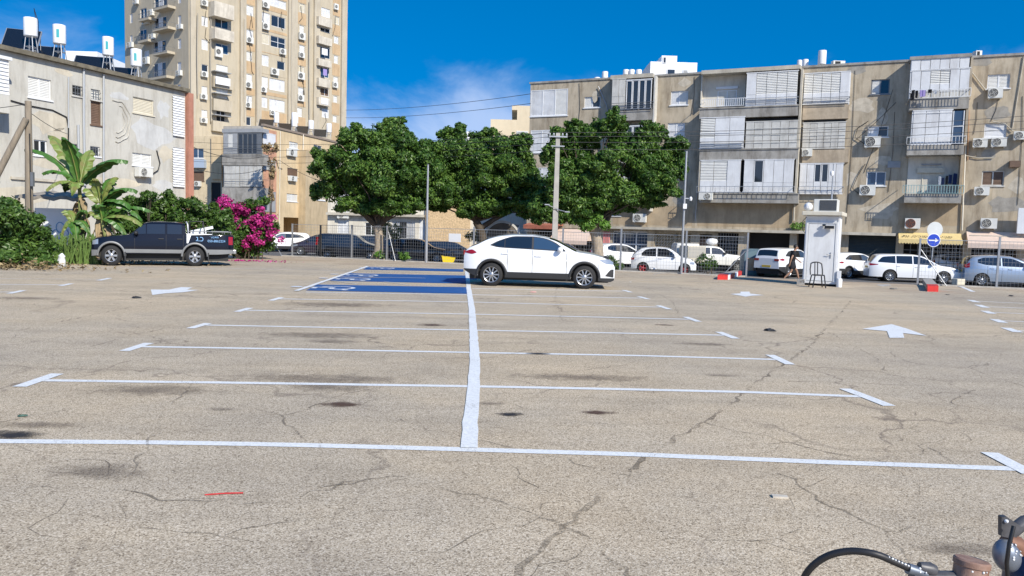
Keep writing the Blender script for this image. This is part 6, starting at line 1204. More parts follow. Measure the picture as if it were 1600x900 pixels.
# ================================================================ FENCE, POLES, CABLES
def onfence(u):                          # where the line of sight at column u crosses the fence line
    d = ray(u, hor(u)); d2 = Vector((d.x, d.y)); o = Vector((CAM.x, CAM.y)); k = (FA-o).dot(fn)/d2.dot(fn); p = o+d2*k; return Vector((p.x, p.y, gz(p.x, p.y)))
def zat(u, v, p): D = (Vector((p.x, p.y, 0))-Vector((CAM.x, CAM.y, 0))).dot(fh); return at(u, v, D).z
WIRE = mat('fence_wire', (.34, .35, .36), .5, .5)
def fence_run(label, us, vtop, name='mesh_fence'):
    P = [onfence(u) for u in us]; o = P[0]; a = P[-1]-P[0]; rz = math.atan2(a.y, a.x); t = thing(name, (o.x, o.y, o.z), rz, label, 'fence'); inv = parent_M(t).inverted()
    Q = [inv @ p for p in P]; hs_ = [zat(u, v, p)-p.z for u, v, p in zip(us, vtop, P)]; H = sum(hs_)/len(hs_)-.12
    for q, h in zip(Q, hs_):
        m = MB(); m.cbox((q.x, 0, q.z+h/2-.1), (.07, .07, h+.2)); m.box(q.x-.04, q.x+.04, -.04, .04, q.z+h, q.z+h+.02); m.build('post', GALV, t)
    m = MB(); n = int(Q[-1].x/.13)
    def gl(x):
        w = P[0]+(P[-1]-P[0])*(x/Q[-1].x); return gz(w.x, w.y)-o.z
    for i in range(n+1): x = Q[-1].x*i/n; z = gl(x); m.box(x-.0027, x+.0027, .05, .056, z+.08, z+H)
    L_ = int(H/.16)
    for j in range(L_+1):
        for k in range(8):
            x0, x1 = Q[-1].x*k/8, Q[-1].x*(k+1)/8; z0, z1 = gl(x0)+.08+(H-.08)*j/L_, gl(x1)+.08+(H-.08)*j/L_; rr = .0035 if j < L_ else .012; m.poly([(x0, .0585, z0-rr), (x1, .0585, z1-rr), (x1, .0585, z1+rr), (x0, .0585, z0+rr)])
    m.build('mesh_panel', WIRE, t); return t
fence_run('wire mesh fence on grey posts left of the entrance, running behind the white SUV', [457, 550, 605, 666, 741, 810, 880, 971, 1073, 1169], [350, 352, 353, 353, 355, 356, 357, 358, 361, 364])
fence_run('wire mesh fence right of the entrance, in front of the estate and the silver hatchback', [1438, 1562, 1690], [373, 371, 374])
def strut(uv0, uv1, label, name='fence_strut', dn=.25):
    p = onfence(uv0[0]); p1 = onfence(uv1[0]); a = Vector((p.x, p.y, zat(uv0[0], uv0[1], p))); b = Vector((p1.x, p1.y, p1.z-.03)); b = b-Vector((fn.x, fn.y, 0))*dn; m = MB(); m.tube([a, b], .02, 6); o = m.build(name, GALV); tag(o, label, 'strut', 'diagonal struts bracing the fence posts')
strut((607, 362), (623, 402), 'slanting strut just right of the first tree trunk'); strut((1166, 392), (1130, 432), 'long slanting strut at the entrance post, in front of the cream pickup'); strut((1440, 390), (1484, 442), 'slanting strut in front of the white estate'); strut((430, 380), (446, 398), 'slanting strut beside the magenta bush')
p = onfence(501); m = MB(); h = zat(501, 352, p)-p.z; m.cbox((0, 0, h/2), (.08, .08, h)); m.box(-.05, .05, -.05, .05, h+.001, h+.02); o = m.build('fence_post', BLACK); o.location = p; tag(o, 'black post standing alone in the fence line by the plum hatchback', 'post')
m = MB(); KB = mat('kerb_concrete', (.44, .41, .36), .9, var=.3, scale=4)
def kerbrun(us, label):
    P = [onfence(u) for u in us]; m = MB(); a = [(p.x-fn.x*.16, p.y-fn.y*.16, p.z-.05) for p in P]; b = [(p.x-fn.x*.14, p.y-fn.y*.14, p.z+.09) for p in P]; c = [(p.x+fn.x*.02, p.y+fn.y*.02, p.z+.09) for p in P]; d = [(p.x+fn.x*.03, p.y+fn.y*.03, p.z-.1) for p in P]
    m.quadgrid([a, b, c, d], False); tag(m.build('kerb', KB), None, None, kind='structure')
kerbrun([440, 550, 700, 850, 1000, 1168], ''); kerbrun([1440, 1500, 1600, 1700], '')
# sidewalk along the shops
m = MB(); a0 = B.M @ Vector((xl-1, -2.4, 0)); 
xr_ = B.L(1790, 250)[0]
m.box(xl-2, xr_, -2.6, -.004, -.75, -.42); o = m.build('sidewalk', mat('sidewalk_paving', (.36, .34, .31), .9, var=.25, scale=3)); o.matrix_world = B.M; tag(o, None, None, kind='structure')
# poles
def pole(name, label, u, D, vtop, r0_, r1_, m, base=None, extra=None, du=0):
    p = xyD(u, D); z0 = gz(p.x, p.y); tp = at(u+du, vtop, D); t = thing(name, (p.x, p.y, z0), 0, label, 'pole'); h = tp.z-z0; g = MB(); g.tube([(0, 0, -.1), (0, 0, h*.5), (0, 0, h)], [r0_, (r0_+r1_)/2, r1_], 10); g.build('shaft', m, t); return t, h
t, h = pole('light_pole', 'thin grey pole between the first and second tree', 667, 37.4, 257, .075, .045, GALV); g = MB(); g.box(-.05, .05, -.05, .05, h+.001, h+.04); g.build('cap', BLACK, t)
t, h = pole('camera_pole', 'thin grey pole with a small camera, left of the big projecting bays', 1067, 34.6, 236, .06, .045, GALV)
g = MB(); zc = at(1067, 310, 34.6).z-t.location.z; g.tube([(0, 0, zc), (.22, -.1, zc)], .02, 6); g.lathe([(.05, -.1), (.07, -.05), (.07, .03), (.03, .08)], Matrix.Translation((.25, -.12, zc)), 10); g.build('camera', WHITE, t); g = MB(); g.cbox((0, -.1, zc-.35), (.16, .12, .22)); g.build('junction_box', WHITE, t)
t, h = pole('utility_pole', 'pale square concrete pole carrying the cables in front of the third tree', 867, 35.2, 208, .01, .01, CONC, du=3)
for c in [c for c in C.objects if c.parent == t]: bpy.data.objects.remove(c)
g = MB(); rows = [[(s*w, q*w*.8, z) for s, q in ((-1, -1), (1, -1), (1, 1), (-1, 1))] for z, w in ((-.1, .135), (h*.5, .115), (h, .09))]; g.quadgrid(rows, False, True); g.poly(rows[-1]); g.build('shaft', mat('pale_concrete_pole', (.40, .385, .35), .9, var=.25, scale=3), t)
g = MB(); g.box(-.42, .42, -.15, -.10, h-.20, h-.14); g.box(-.3, .3, -.151, -.101, h-.62, h-.57)
for x in (-.38, -.2, .2, .38): g.lathe([(.03, 0), (.05, .05), (.03, .12)], Matrix.Translation((x, -.13, h-.14)), 8)
g.build('crossarm', GALV, t)
g = MB(); zc = h*.44
g.tube([(.1, -.12, zc), (-.35, -.3, zc+.16)], .02, 6); g.tube([(0, -.12, zc), (.42, -.3, zc-.10)], .02, 6); g.cbox((-.42, -.32, zc+.19), (.22, .12, .05)); g.cbox((.5, -.32, zc-.11), (.22, .12, .05)); g.build('bracket', GALV, t)
WOOD = mat('weathered_wood', (.27, .225, .17), .9, var=.4, scale=4, stretch=(4, 4, .4), bump=.4)
p = xyD(45, 27.5); t = thing('wooden_pole', (p.x, p.y, 0), 0, 'upright weathered wooden pole behind the big bush at the left edge', 'pole'); tp = at(44, 158, 27.5)-p; g = MB(); g.tube([(0, 0, -.1), tp*.5, tp], [.14, .125, .105], 12); g.build('shaft', WOOD, t); g = MB(); g.tube([tp*.3+Vector((.12, -.1, 0)), tp*.55+Vector((.12, -.12, 0)), tp*.8+Vector((.1, -.1, 0))], .02, 6); g.build('cable', BLACK, t); g = MB(); g.cbox(tp*.52+Vector((.18, -.1, 0)), (.10, .10, .5)); g.build('meter_box', IRON, t)
m = MB(); a = at(41, 185, 27.3); b = at(-75, 372, 26.8); b.z = 0; m.tube([b, (a+b)/2, a], [.13, .115, .10], 12); tag(m.build('leaning_pole', WOOD), 'dark wooden prop pole leaning against the upright pole at the left edge', 'pole')
# overhead cables, strung between their poles and buildings
CAB = mat('cable_black', (.03, .03, .032), .6)
def cable(a, b, sag, label, r=.012, grp='overhead cables'):
    m = MB(); P = []
    for i in range(25): q = i/24; p = a.lerp(b, q); P.append(p-Vector((0, 0, sag*4*q*(1-q))))
    m.tube(P, r, 5, False); tag(m.build('overhead_cable', CAB), label, 'cable', grp)
U = 35.2
for i, (v0, uL, vL, DL, uR, vR, DR) in enumerate([(207, 300, 222, 60, 1640, 178, 38), (213, 300, 232, 60, 1640, 186, 38), (222, 300, 243, 60, 1640, 198, 38), (233, 300, 252, 60, 1640, 212, 38)]):
    nm = ['topmost', 'second highest', 'third', 'lowest'][i]
    cable(at(870, v0, U), at(uL, vL, DL), .35, nm+' of the dark cables running left from the concrete pole over the trees'); cable(at(870, v0, U), at(uR, vR, DR), .25, nm+' of the dark cables running right from the concrete pole across the long block')
cable(at(540, 172, 90), B.M @ Vector((B.L(830, 147)[0], -.1, B.L(830, 147)[1])), .3, 'upper thin cable crossing the cloudy sky from the tower to the long block', .02); cable(at(540, 184, 90), B.M @ Vector((B.L(830, 162)[0], -.1, B.L(830, 162)[1])), .3, 'lower thin cable crossing the cloudy sky from the tower to the long block', .02)
cable(at(436, 250, 78), at(520, 288, 70), .3, 'cable slanting down across the yellow block towards the trees', .02)
for v0, v1, nm in ((228, 235, 'upper'), (262, 250, 'lower')): cable(at(297, v0, 47), at(436, v1, 77), .8, nm+' cable from the salmon column to the vine on the yellow block', .02)
cable(at(44, 162, 27.5), at(-60, 172, 27), .05, 'cable leaving the wooden pole towards the left edge'); cable(at(46, 175, 27.5), at(108, 210, 38), .1, 'thin cable from the wooden pole to the white block wall'); 

# ================================================================ SHED AND LOW WALL BY THE BANANAS
g = MB(); p = at(90, 352, 30.5); t = thing('lean_to', (p.x, p.y, 0), -YAW, 'low white wall with blue scrawl under a sagging canopy, left of the banana plants', 'shed')
g.box(-.9, .75, 0, .18, -.1, 2.0); g.build('wall', WP, t)
g = MB(); n = 10; g.quadgrid([[(-1.1+2.5*i/n, y, 2.55+.05*math.sin(i*1.9)+y*.12) for i in range(n+1)] for y in (-.9, .2, 1.2)], False); g.quadgrid([[(-1.1+2.5*i/n, y, 2.50+.05*math.sin(i*1.9)+y*.12) for i in range(n+1)] for y in (-.9, .2, 1.2)], False, flip=True); g.quadgrid([[(-1.1+2.5*i/n, -.9, z+.05*math.sin(i*1.9)-.108) for i in range(n+1)] for z in (2.42, 2.55)], False); g.build('canopy', mat('dirty_canopy', (.30, .27, .23), .9, var=.4, scale=4), t)
for x in (-1.0, 1.25):
    g = MB(); g.tube([(x, -.8, -.1), (x, -.8, 2.45)], .04, 6); g.build('post', WOOD, t)
g = MB()
for cx_, cz_, r_, a0_, a1_ in ((.1, 1.25, .16, 0, 360), (-.08, 1.0, .12, 20, 200), (.3, 1.02, .12, -30, 180), (.12, .72, .1, 90, 420)):
    g.tube([(cx_+r_*math.cos(R(a0_+(a1_-a0_)*k/14)), -.006, cz_+r_*1.3*math.sin(R(a0_+(a1_-a0_)*k/14))) for k in range(15)], .014, 4)
g.tube([(.1, -.006, 1.1), (.12, -.006, .45)], .014, 4); g.build('graffiti', mat('blue_spray', (.06, .30, .55), .6), t)
g = MB(); g.lathe([(.10, 0), (.13, .02), (.12, .35), (.09, .55), (.11, .6), (.02, .75)], None, 10); o = g.build('white_bag', WHTC); o.location = xyD(94, 25.6); tag(o, 'crumpled white bag standing at the right foot of the big bush', 'bag'); o.rotation_euler = (.05, .12, 0); o.scale = (1.1, .8, .62)

# ================================================================ GUARD BOOTH, CHAIR, SIGNS
D = 27.0; p = xyD(1284, D); rz = -YAW-R(28); t = thing('guard_booth', (p.x, p.y, 0), rz, 'narrow white guard booth with a flat slab roof and closed door, at the entrance', 'booth'); BW = mat('booth_white', (.74, .75, .75), .5, var=.12, scale=1.5, streak=.4)
H = at(1286, 337, D).z; w = .53
g = MB(); g.box(-w, w, 0, 1.1, .16, H); bevel(g.build('wall', BW, t), .012)
g = MB(); g.box(-w-.14, w+.12, -.22, 1.42, H+.001, H+.14); bevel(g.build('roof_slab', mat('roof_cream', (.62, .58, .48), .8, var=.15), t), .02)
g = MB(); g.box(-w-.14, w+.10, -.12, 1.42, .08, .158); g.build('floor_slab', BW, t)
g = MB(); g.box(-.44, .44, -.035, -.003, .18, 2.17); dr = bevel(g.build('door', BW, t), .008); g = MB(); g.box(-.52, -.45, -.05, -.003, .16, 2.24); g.box(.45, .52, -.05, -.003, .16, 2.24); g.box(-.449, .449, -.05, -.003, 2.18, 2.24); g.build('door_frame', BW, t)
g = MB(); g.box(.30, .34, -.05, -.036, .98, 1.18); g.tube([(.32, -.05, 1.1), (.32, -.085, 1.1), (.19, -.085, 1.11)], .011, 6); g.build('handle', GALV, dr)
g = MB(); g.box(w-.02, w+.03, -.03, .03, .16, H-.01); g.box(-w-.03, -w+.02, -.03, .03, .16, H-.01); g.box(-w-.02, w+.02, -.028, -.004, H-.10, H-.02); g.build('corner_trim', WHITE, t)
g = MB(); g.box(-w-.2, w-1.0, -.12, .3, -.05, .2); g.build('base_block', CONC, t); g = MB(); g.box(-.1, w+.02, -.05, 1.2, -.05, .078); g.build('plinth', DARK, t)
g = MB(); g.box(w+.04, w+.16, -.1, .1, 0, .55); g.lathe([(.09, 0), (.10, .25), (.08, .3)], Matrix.Translation((w+.14, -.25, 0)), 10); g.build('side_post', WHITE, t)
g = MB(); g.tube([(.12, -.05, H-.42), (.22, -.12, H-.38)], .03, 6); g.cbox((.24, -.16, H-.40), (.30, .12, .10)); g.cbox((.06, -.1, H-.33), (.1, .06, .06)); g.build('security_camera', BLACK, t)
g = MB(); g.tube([(-w, -.05, H-.05), (-w-.12, -.05, H-.2), (-w-.13, -.05, H-.5), (-w-.02, -.05, H-.62)], .012, 5); g.build('cable', BLACK, t)
a = thing('air_conditioner', (p.x, p.y, H+.14), rz, 'white box air conditioner with a dark square grille lying on the booth roof', 'air conditioner')
g = MB(); g.box(-.34, .44, .1, .75, .0, .44); bevel(g.build('casing', ACW, a), .015); g = MB(); g.box(-.14, .41, .088, .099, .05, .40); g.build('grille', DARK, a)
g = MB()
for i in range(9): g.box(-.13, .40, .078, .087, .07+.036*i, .078+.036*i)
g.build('louvre', GALV, a)
o = MB(); o.lathe([(.13, 0), (.15, .05), (.15, .09), (.05, .15)], Matrix.Rotation(R(90), 4, 'X'), 16); o = o.build('siren', WHITE); o.location = Matrix.Translation(p) @ Matrix.Rotation(rz, 4, 'Z') @ Vector((-.52, .2, H+.31)); o.rotation_euler = (0, 0, rz); tag(o, 'round white horn beside the air conditioner on the booth roof', 'siren')
m_ = thing('camera_mast', Matrix.Translation(p) @ Matrix.Rotation(rz, 4, 'Z') @ Vector((.16, .85, H+.14)), rz, 'thin mast with a white dome camera rising from the booth roof', 'camera mast'); hh = at(1292, 256, D+.85).z-H-.14
g = MB(); g.tube([(0, 0, 0), (0, 0, hh)], [.035, .018], 8); g.build('mast', GALV, m_); g = MB(); g.tube([(0, 0, hh-.35), (-.02, -.14, hh-.35)], .015, 6); g.lathe([(.02, .1), (.06, .07), (.065, -.02), (.04, -.08)], Matrix.Translation((-.02, -.17, hh-.37)), 12); g.build('camera', WHITE, m_)
# chair
t = thing('metal_chair', xyD(1279, 26.1), -YAW-R(4), 'black arched back metal chair standing before the booth door', 'chair'); t.location.z = 0
g = MB(); W2 = .20; P = [(-W2, .0, .42), (-W2*1.02, .05, .60), (-W2*.9, .08, .76)]+[(W2*.95*math.cos(a), .09, .76+.09*math.sin(a)) for a in [R(165-i*15) for i in range(11)]]+[(W2*1.02, .05, .60), (W2, .0, .42)]; g.tube(P, .021, 8); g.tube([(-.045, .03, .44), (-.045, .09, .84)], .017, 6); g.tube([(.045, .03, .44), (.045, .09, .84)], .017, 6); g.build('backrest', BLACK, t)
g = MB(); g.lathe([(.20, .405), (.215, .42), (.20, .44), (.01, .44)], Matrix.Translation((0, -.18, 0)), 20); g.build('seat', BLACK, t)
for x, y in ((-.18, 0), (.18, 0), (-.17, -.34), (.17, -.34)): g = MB(); g.tube([(x*.9, y, .41), (x*1.25, y*1.15+.03, 0)], .020, 8); g.build('leg', BLACK, t)
# round signs on one post
p = onground(1452, 441); D = (Vector((p.x, p.y, 0))-Vector((CAM.x, CAM.y, 0))).dot(fh); t = thing('sign_post', p, -YAW, 'grey post with a pale blank disc above a blue disc with a white arrow', 'traffic sign'); k = D/F
zt_ = at(1457, 352, D).z-p.z; g = MB(); g.tube([(0, 0, 0), (.10, 0, zt_)], .035, 8); g.build('post', GALV, t)
def disc(u, v, rpx, y, m, nm, par=t, th=.012): c = t.matrix_world.inverted() @ at(u, v, D) if False else (parent_M(t).inverted() @ at(u, v, D)); c.z = at(u, v, D).z-p.z; g = MB(); r_ = rpx*k; g.lathe([(r_*.98, 0), (r_, .003), (r_, th-.003), (r_*.97, th)], Matrix.Translation((c.x, y, c.z)) @ Matrix.Rotation(R(90), 4, 'X'), 32, False); return g.build(nm, m, par), c
disc(1460, 359, 12.2, -.045, mat('pale_sign_back', (.55, .57, .56), .5, var=.12), 'blank_disc'); rim_, c = disc(1457.5, 375.3, 10.6, -.075, MPAINT, 'arrow_disc'); bl, c = disc(1457.5, 375.3, 9.6, -.0885, mat('sign_blue', (.006, .045, .42), .4), 'blue_face', rim_, .004)
g = MB(); r_ = 9.6*k; pts = [(-.80, -.12), (.25, -.12), (.25, -.34), (.80, 0), (.25, .34), (.25, .12), (-.80, .12)]; g.poly([(c.x+x*r_, -.0945, c.z+z*r_) for x, z in pts]); g.build('white_arrow', MPAINT, rim_)
# painted kerb islands
def prism_px(name, m, uv, h, par, z0=0., off=Vector((0, 0, 0))): P = [gxy(u, v)-par.location for u, v in uv]; g = MB(); a = [(q.x, q.y, z0) for q in P]; b_ = [(q.x, q.y, h) for q in P]; g.poly(a[::-1]); g.poly(b_); n = len(a); [g.poly((a[i], a[(i+1) % n], b_[(i+1) % n], b_[i])) for i in range(n)]; return g.build(name, m, par)
p = gxy(1130, 437.5); t = thing('kerb_island', (p.x, p.y, 0), 0, 'low kerb island with red and white painted edge left of the booth', 'kerb')
prism_px('red_block', RED, [(1121, 437), (1137, 437.2), (1139, 434.6), (1124, 434.4)], .17, t); prism_px('white_block', MPAINT, [(1137.2, 437.2), (1141, 436), (1142.5, 434), (1139.2, 434.6)], .168, t); prism_px('red_block', RED, [(1141.2, 436), (1148, 433.6), (1148, 432), (1142.6, 434)], .169, t); prism_px('white_block', MPAINT, [(1148.2, 433.6), (1153, 431.9), (1152, 430.6), (1148.2, 432)], .168, t); prism_px('red_block', RED, [(1153.2, 431.9), (1159, 429.8), (1156, 428.6), (1152.2, 430.6)], .17, t); prism_px('concrete_top', CONC, [(1124, 434.2), (1139, 434.4), (1156, 428.4), (1146, 428)], .16, t)
p = gxy(1456, 455); t = thing('kerb_island', (p.x, p.y, 0), 0, 'low grey kerb island with a red end below the round signs', 'kerb'); prism_px('red_end', RED, [(1449, 455.6), (1466, 456), (1464, 452.8), (1447, 452.4)], .19, t); prism_px('concrete_top', CONC, [(1447, 452.2), (1464, 452.6), (1456, 443), (1441, 443)], .185, t)
g = MB(); g.cbox((0, 0, .16), (.55, .35, .32)); o = g.build('concrete_block', CREAM); p = onground(1497, 445); o.location = p; o.rotation_euler = (0, 0, .3); bevel(o, .03); tag(o, 'cream concrete block at the foot of the slanting strut by the silver hatchback', 'block')
# painted container, trailer board, arch shelter, tub
p = xyD(1192, 43.5); t = thing('container', (p.x, p.y, gz(p.x, p.y)), -R(8), 'grey blue street container with an orange and blue mural, left of the booth', 'container')
g = MB(); prof = [(-.95, 0), (.95, 0), (.95, 1.2), (.85, 1.42), (.6, 1.5), (-.6, 1.5), (-.85, 1.42), (-.95, 1.2)]; g.prism(prof, 1.4, Matrix.Rotation(R(90), 4, 'X') @ Matrix.Translation((0, 0, -1.4))); g.build('body', mat('container_grey_blue', (.14, .22, .26), .6, var=.25, scale=2), t)
g = MB(); g.box(-.85, .9, -.006, -.001, .28, .98); mu = mat('orange_mural', (.62, .27, .14), .6, var=.4, scale=4, col2=(.7, .5, .3)); mr = g.build('mural', mu, t)
g = MB(); g.prism([(-.3, .55), (.1, .4), (.9, .35), (.9, .9), (.2, .95), (-.2, .85)], .003, Matrix.Translation((0, -.0065, 0)) @ Matrix.Rotation(R(90), 4, 'X')); g.build('blue_patch', mat('mural_blue', (.06, .28, .60), .6, var=.3, scale=5), mr); g = MB(); g.box(-.96, .96, -.03, -.001, .04, .16); g.build('base_rail', mat('teal_rail', (.10, .2, .2), .6), t)
p = xyD(1090, 45.5); t = thing('box_trailer', (p.x, p.y, gz(p.x, p.y)), R(4), 'grey box trailer with a blank rear board behind the nose of the red wheeled hatchback', 'trailer'); g = MB(); g.box(-.55, .55, 0, 1.6, .55, 1.55); bevel(g.build('box', CREAM, t), .04); g = MB(); g.box(-.48, .48, -.02, -.001, .85, 1.5); g.build('rear_board', mat('trailer_board', (.42, .40, .35), .7), t)
for x in (-.45, .45): wheel(t, x, (.62 if False else .5), .28, 5)
g = MB(); p = xyD(1123, 48); g.lathe([(.02, .0), (.5, .1), (.62, .35), (.5, .6), (.1, .68)], Matrix.Diagonal((1, .7, 1, 1)), 10); o = g.build('sack', WHTC); o.location = (p.x-.35, p.y+.2, gz(p.x, p.y)+1.60); o.scale = (.62, .62, .62); tag(o, 'white bundle on the roof of the cream pickup canopy', 'sack')
p = xyD(785, 45); t = thing('arched_shelter', (p.x, p.y, gz(p.x, p.y)), 0, 'grey arched shelter roof showing above the white SUV', 'shelter'); g = MB(); z0 = zat(785, 371, p)-gz(p.x, p.y); rad = 1.05; ht = zat(785, 345, p)-gz(p.x, p.y)-z0
g.quadgrid([[(rad*math.cos(a), y, z0+ht*math.sin(a)) for a in [R(180-i*12) for i in range(16)]] for y in (0, 2)], True); g.quadgrid([[(rad*q*math.cos(a), -.01, z0+ht*q*math.sin(a)) for a in [R(180-i*12) for i in range(16)]] for q in (.90, 1.02)], True); g.build('arch', mat('pale_arch', (.55, .54, .50), .7, var=.1), t)
g = MB(); g.poly([(rad*.88*math.cos(a), .02, z0+ht*.88*math.sin(a)) for a in [R(180-i*12) for i in range(16)]]); g.build('infill', mat('brown_sheet', (.14, .12, .10), .7, var=.3), t)
for x in (-.98, .98): g = MB(); g.tube([(x, .1, 0), (x, .1, z0)], .04, 6); g.build('post', GALV, t)
p = xyD(700, 41.8); g = MB(); rows = [[(-.5*s+.0, -.3*s, z), (.5*s, -.3*s, z), (.5*s, .3*s, z), (-.5*s, .3*s, z)] for s, z in ((.55, 0), (1, .62), (1.06, .64), (.94, .62), (.5, .05))]; g.quadgrid(rows, False, True); g.poly(rows[0][::-1]); g.poly(rows[-1]); o = g.build('yellow_tub', mat('yellow_plastic', (.80, .60, .02), .5)); o.location = (p.x, p.y, gz(p.x, p.y)); o.rotation_euler = (0, .12, .1); tag(o, 'bright yellow tub behind the fence right of the light pole', 'tub'); o.scale = (.75, .75, .8)
p = onfence(708); g = MB(); g.box(-.33, .33, -.02, 0, .0, .42); o = g.build('fence_notice', WHITE); o.location = (p.x+.1, p.y+.0, zat(708, 378, p)); o.rotation_euler = (0, 0, -.4); tag(o, 'small white notice on the fence near the yellow tub', 'notice')

# ================================================================ PERSON
def skin(name, verts, edges, radii, m, parent, root=0, sub=2):
    me = bpy.data.meshes.new(name); me.from_pydata(verts, edges, []); me.materials.append(m); o = bpy.data.objects.new(name, me); C.objects.link(o); o.parent = parent
    md = o.modifiers.new('skin', 'SKIN'); md.use_smooth_shade = True
    for i, r_ in enumerate(radii):
        rr = r_ if isinstance(r_, tuple) else (r_, r_); me.skin_vertices[0].data[i].radius = rr
    me.skin_vertices[0].data[root].use_root = True; s_ = o.modifiers.new('sub', 'SUBSURF'); s_.levels = sub; s_.render_levels = sub; return o
SKIN = mat('skin', (.34, .19, .12), .55); HAIR = mat('black_hair', (.012, .010, .009), .6); TEE = mat('black_tshirt', (.010, .010, .013), .85); SHORTS = mat('charcoal_shorts', (.016, .016, .02), .85)
D = 37.6; p = xyD(1239, D); PE = thing('person', (p.x, p.y, gz(p.x, p.y)), -YAW-R(6), 'person in black T-shirt and dark shorts striding right past the booth, arm swinging behind', 'person')
V = []; E = []; RR = []
def jn(pt, r_, par=None):
    V.append(pt); RR.append(r_)
    if par is not None: E.append((par, len(V)-1))
    return len(V)-1
pel = jn((0, 0, .95), (.155, .11)); sp1 = jn((.03, 0, 1.12), (.135, .10), pel); ch = jn((.07, 0, 1.34), (.165, .11), sp1); nk = jn((.11, 0, 1.48), .055, ch); hb = jn((.145, 0, 1.545), (.062, .065), nk); hm = jn((.165, 0, 1.62), (.078, .092), hb); ht_ = jn((.16, 0, 1.70), (.066, .078), hm)
for s, kn, an, to in ((-1, (-.02, -.11, .52), (-.33, -.11, .19), (-.27, -.11, .06)), (1, (.27, .10, .55), (.40, .10, .11), (.56, .10, .04))):
    hp = jn((0, s*.09, .88), .095, pel); k_ = jn(kn, .058, hp); cf = jn(tuple((Vector(kn)*.6+Vector(an)*.4)), .056, k_); a_ = jn(an, .036, cf); jn(to, (.045, .035), a_)
for s, el, wr in ((-1, (-.08, -.27, 1.13), (-.13, -.25, .90)), (1, (.20, .26, 1.15), (.36, .22, 1.02))):
    sh = jn((.06, s*.17, 1.40), .058, ch); e_ = jn(el, .042, sh); w_ = jn(wr, .028, e_); hd_ = Vector(wr)+(Vector(wr)-Vector(el)).normalized()*.08; pm = jn(tuple(hd_), (.036, .02), w_)
    for j in range(4): dd = (Vector(wr)-Vector(el)).normalized(); f1 = jn(tuple(hd_+dd*.05+Vector((-.028+.018*j, 0, 0))), .009, pm); jn(tuple(hd_+dd*.085+Vector((-.02+.016*j, s*-.012, 0))), .008, f1)
    jn(tuple(hd_+Vector((.04, 0, .0))+dd*.02), .010, pm)
skin('body', V, E, RR, SKIN, PE); PE.scale = (1.05,)*3
skin('tshirt', [(.0, 0, .84), (.035, 0, 1.14), (.07, 0, 1.35), (.095, 0, 1.445), (.06, -.19, 1.40), (-.01, -.25, 1.24), (.06, .19, 1.40), (.12, .24, 1.26)], [(0, 1), (1, 2), (2, 3), (2, 4), (4, 5), (2, 6), (6, 7)], [(.20, .16), (.185, .145), (.205, .15), (.085, .08), .10, .085, .10, .085], TEE, PE)
skin('shorts', [(.01, 0, 1.06), (0, 0, .90), (-.01, -.10, .80), (-.03, -.115, .58), (.07, .10, .80), (.21, .10, .60)], [(0, 1), (1, 2), (2, 3), (1, 4), (4, 5)], [(.19, .15), (.195, .16), .14, .11, .14, .11], SHORTS, PE)
g = MB(); M = Matrix.Translation((.148, 0, 1.665)) @ Matrix.Diagonal((.108, .088, .105, 1)); g.lathe([(math.sin(a), math.cos(a)) for a in [R(4+i*12) for i in range(9)]], M @ Matrix.Rotation(R(-28), 4, 'Y'), 16, cap=True); g.build('hair', HAIR, PE)
g = MB(); g.lathe([(.03, 0), (.02, .03), (.005, .045)], Matrix.Translation((.245, 0, 1.59)) @ Matrix.Rotation(R(70), 4, 'Y'), 8); g.build('nose', SKIN, PE)
for s in (-1, 1): g = MB(); g.lathe([(.006, -.02), (.02, 0), (.006, .025)], Matrix.Translation((.15, s*.085, 1.62)), 8); g.build('ear', SKIN, PE); g = MB(); g.lathe([(.002, -.008), (.011, 0), (.002, .008)], Matrix.Translation((.232, s*.032, 1.63)), 8); g.build('eye', BLACK, PE)
for an, to, a_ in (((-.36, -.11, .12), (-.27, -.11, .03), 40), ((.42, .10, .06), (.56, .10, .02), -12)):
    g = MB(); c_ = (Vector(an)+Vector(to))/2; M = Matrix.Translation(c_) @ Matrix.Rotation(R(a_), 4, 'Y') @ Matrix.Diagonal((.15, .052, .045, 1)); g.lathe([(math.sin(q), math.cos(q)) for q in [R(4+i*21.5) for i in range(9)]], M @ Matrix.Rotation(R(90), 4, 'Y'), 12); g.build('shoe', BLACK, PE)

# ================================================================ MARKING MACHINE AT THE LOWER RIGHT
D = 1.62; base = at(1580, 900, D); t = thing('line_marking_machine', (base.x+.08, base.y, 0), 0, 'paint spattered line marking machine poking in at the lower right corner', 'machine'); o0 = Vector(t.location)
SPAT = mat('spattered_black', (.03, .03, .032), .45, var=.5, scale=30, col2=(.10, .10, .11)); RUST = mat('rusty_brown_cap', (.15, .075, .05), .6, var=.6, scale=28, col2=(.33, .22, .17), bump=.08, bscale=90); NAVY = mat('navy_tank', (.012, .022, .075), .45, var=.5, scale=14); STEEL = mat('blue_grey_steel', (.22, .25, .30), .42, .6, var=.4, scale=12)
def A(u, v, dd=0): return at(u, v, D+dd)-o0
HP = [A(1235, 960, .1), A(1252, 912, .08), A(1268, 886, .06), A(1295, 868, .04), A(1330, 861, .02), A(1368, 866), A(1400, 879), A(1425, 889), A(1450, 892)]
def crom(P, n=6):
    Q = [P[0]+(P[0]-P[1])]+P+[P[-1]+(P[-1]-P[-2])]; out = []
    for i in range(1, len(Q)-2):
        for k in range(n): q = k/n; out.append(.5*((2*Q[i])+(Q[i+1]-Q[i-1])*q+(2*Q[i-1]-5*Q[i]+4*Q[i+1]-Q[i+2])*q*q+(3*Q[i]-Q[i-1]-3*Q[i+1]+Q[i+2])*q**3))
    return out+[P[-1]]
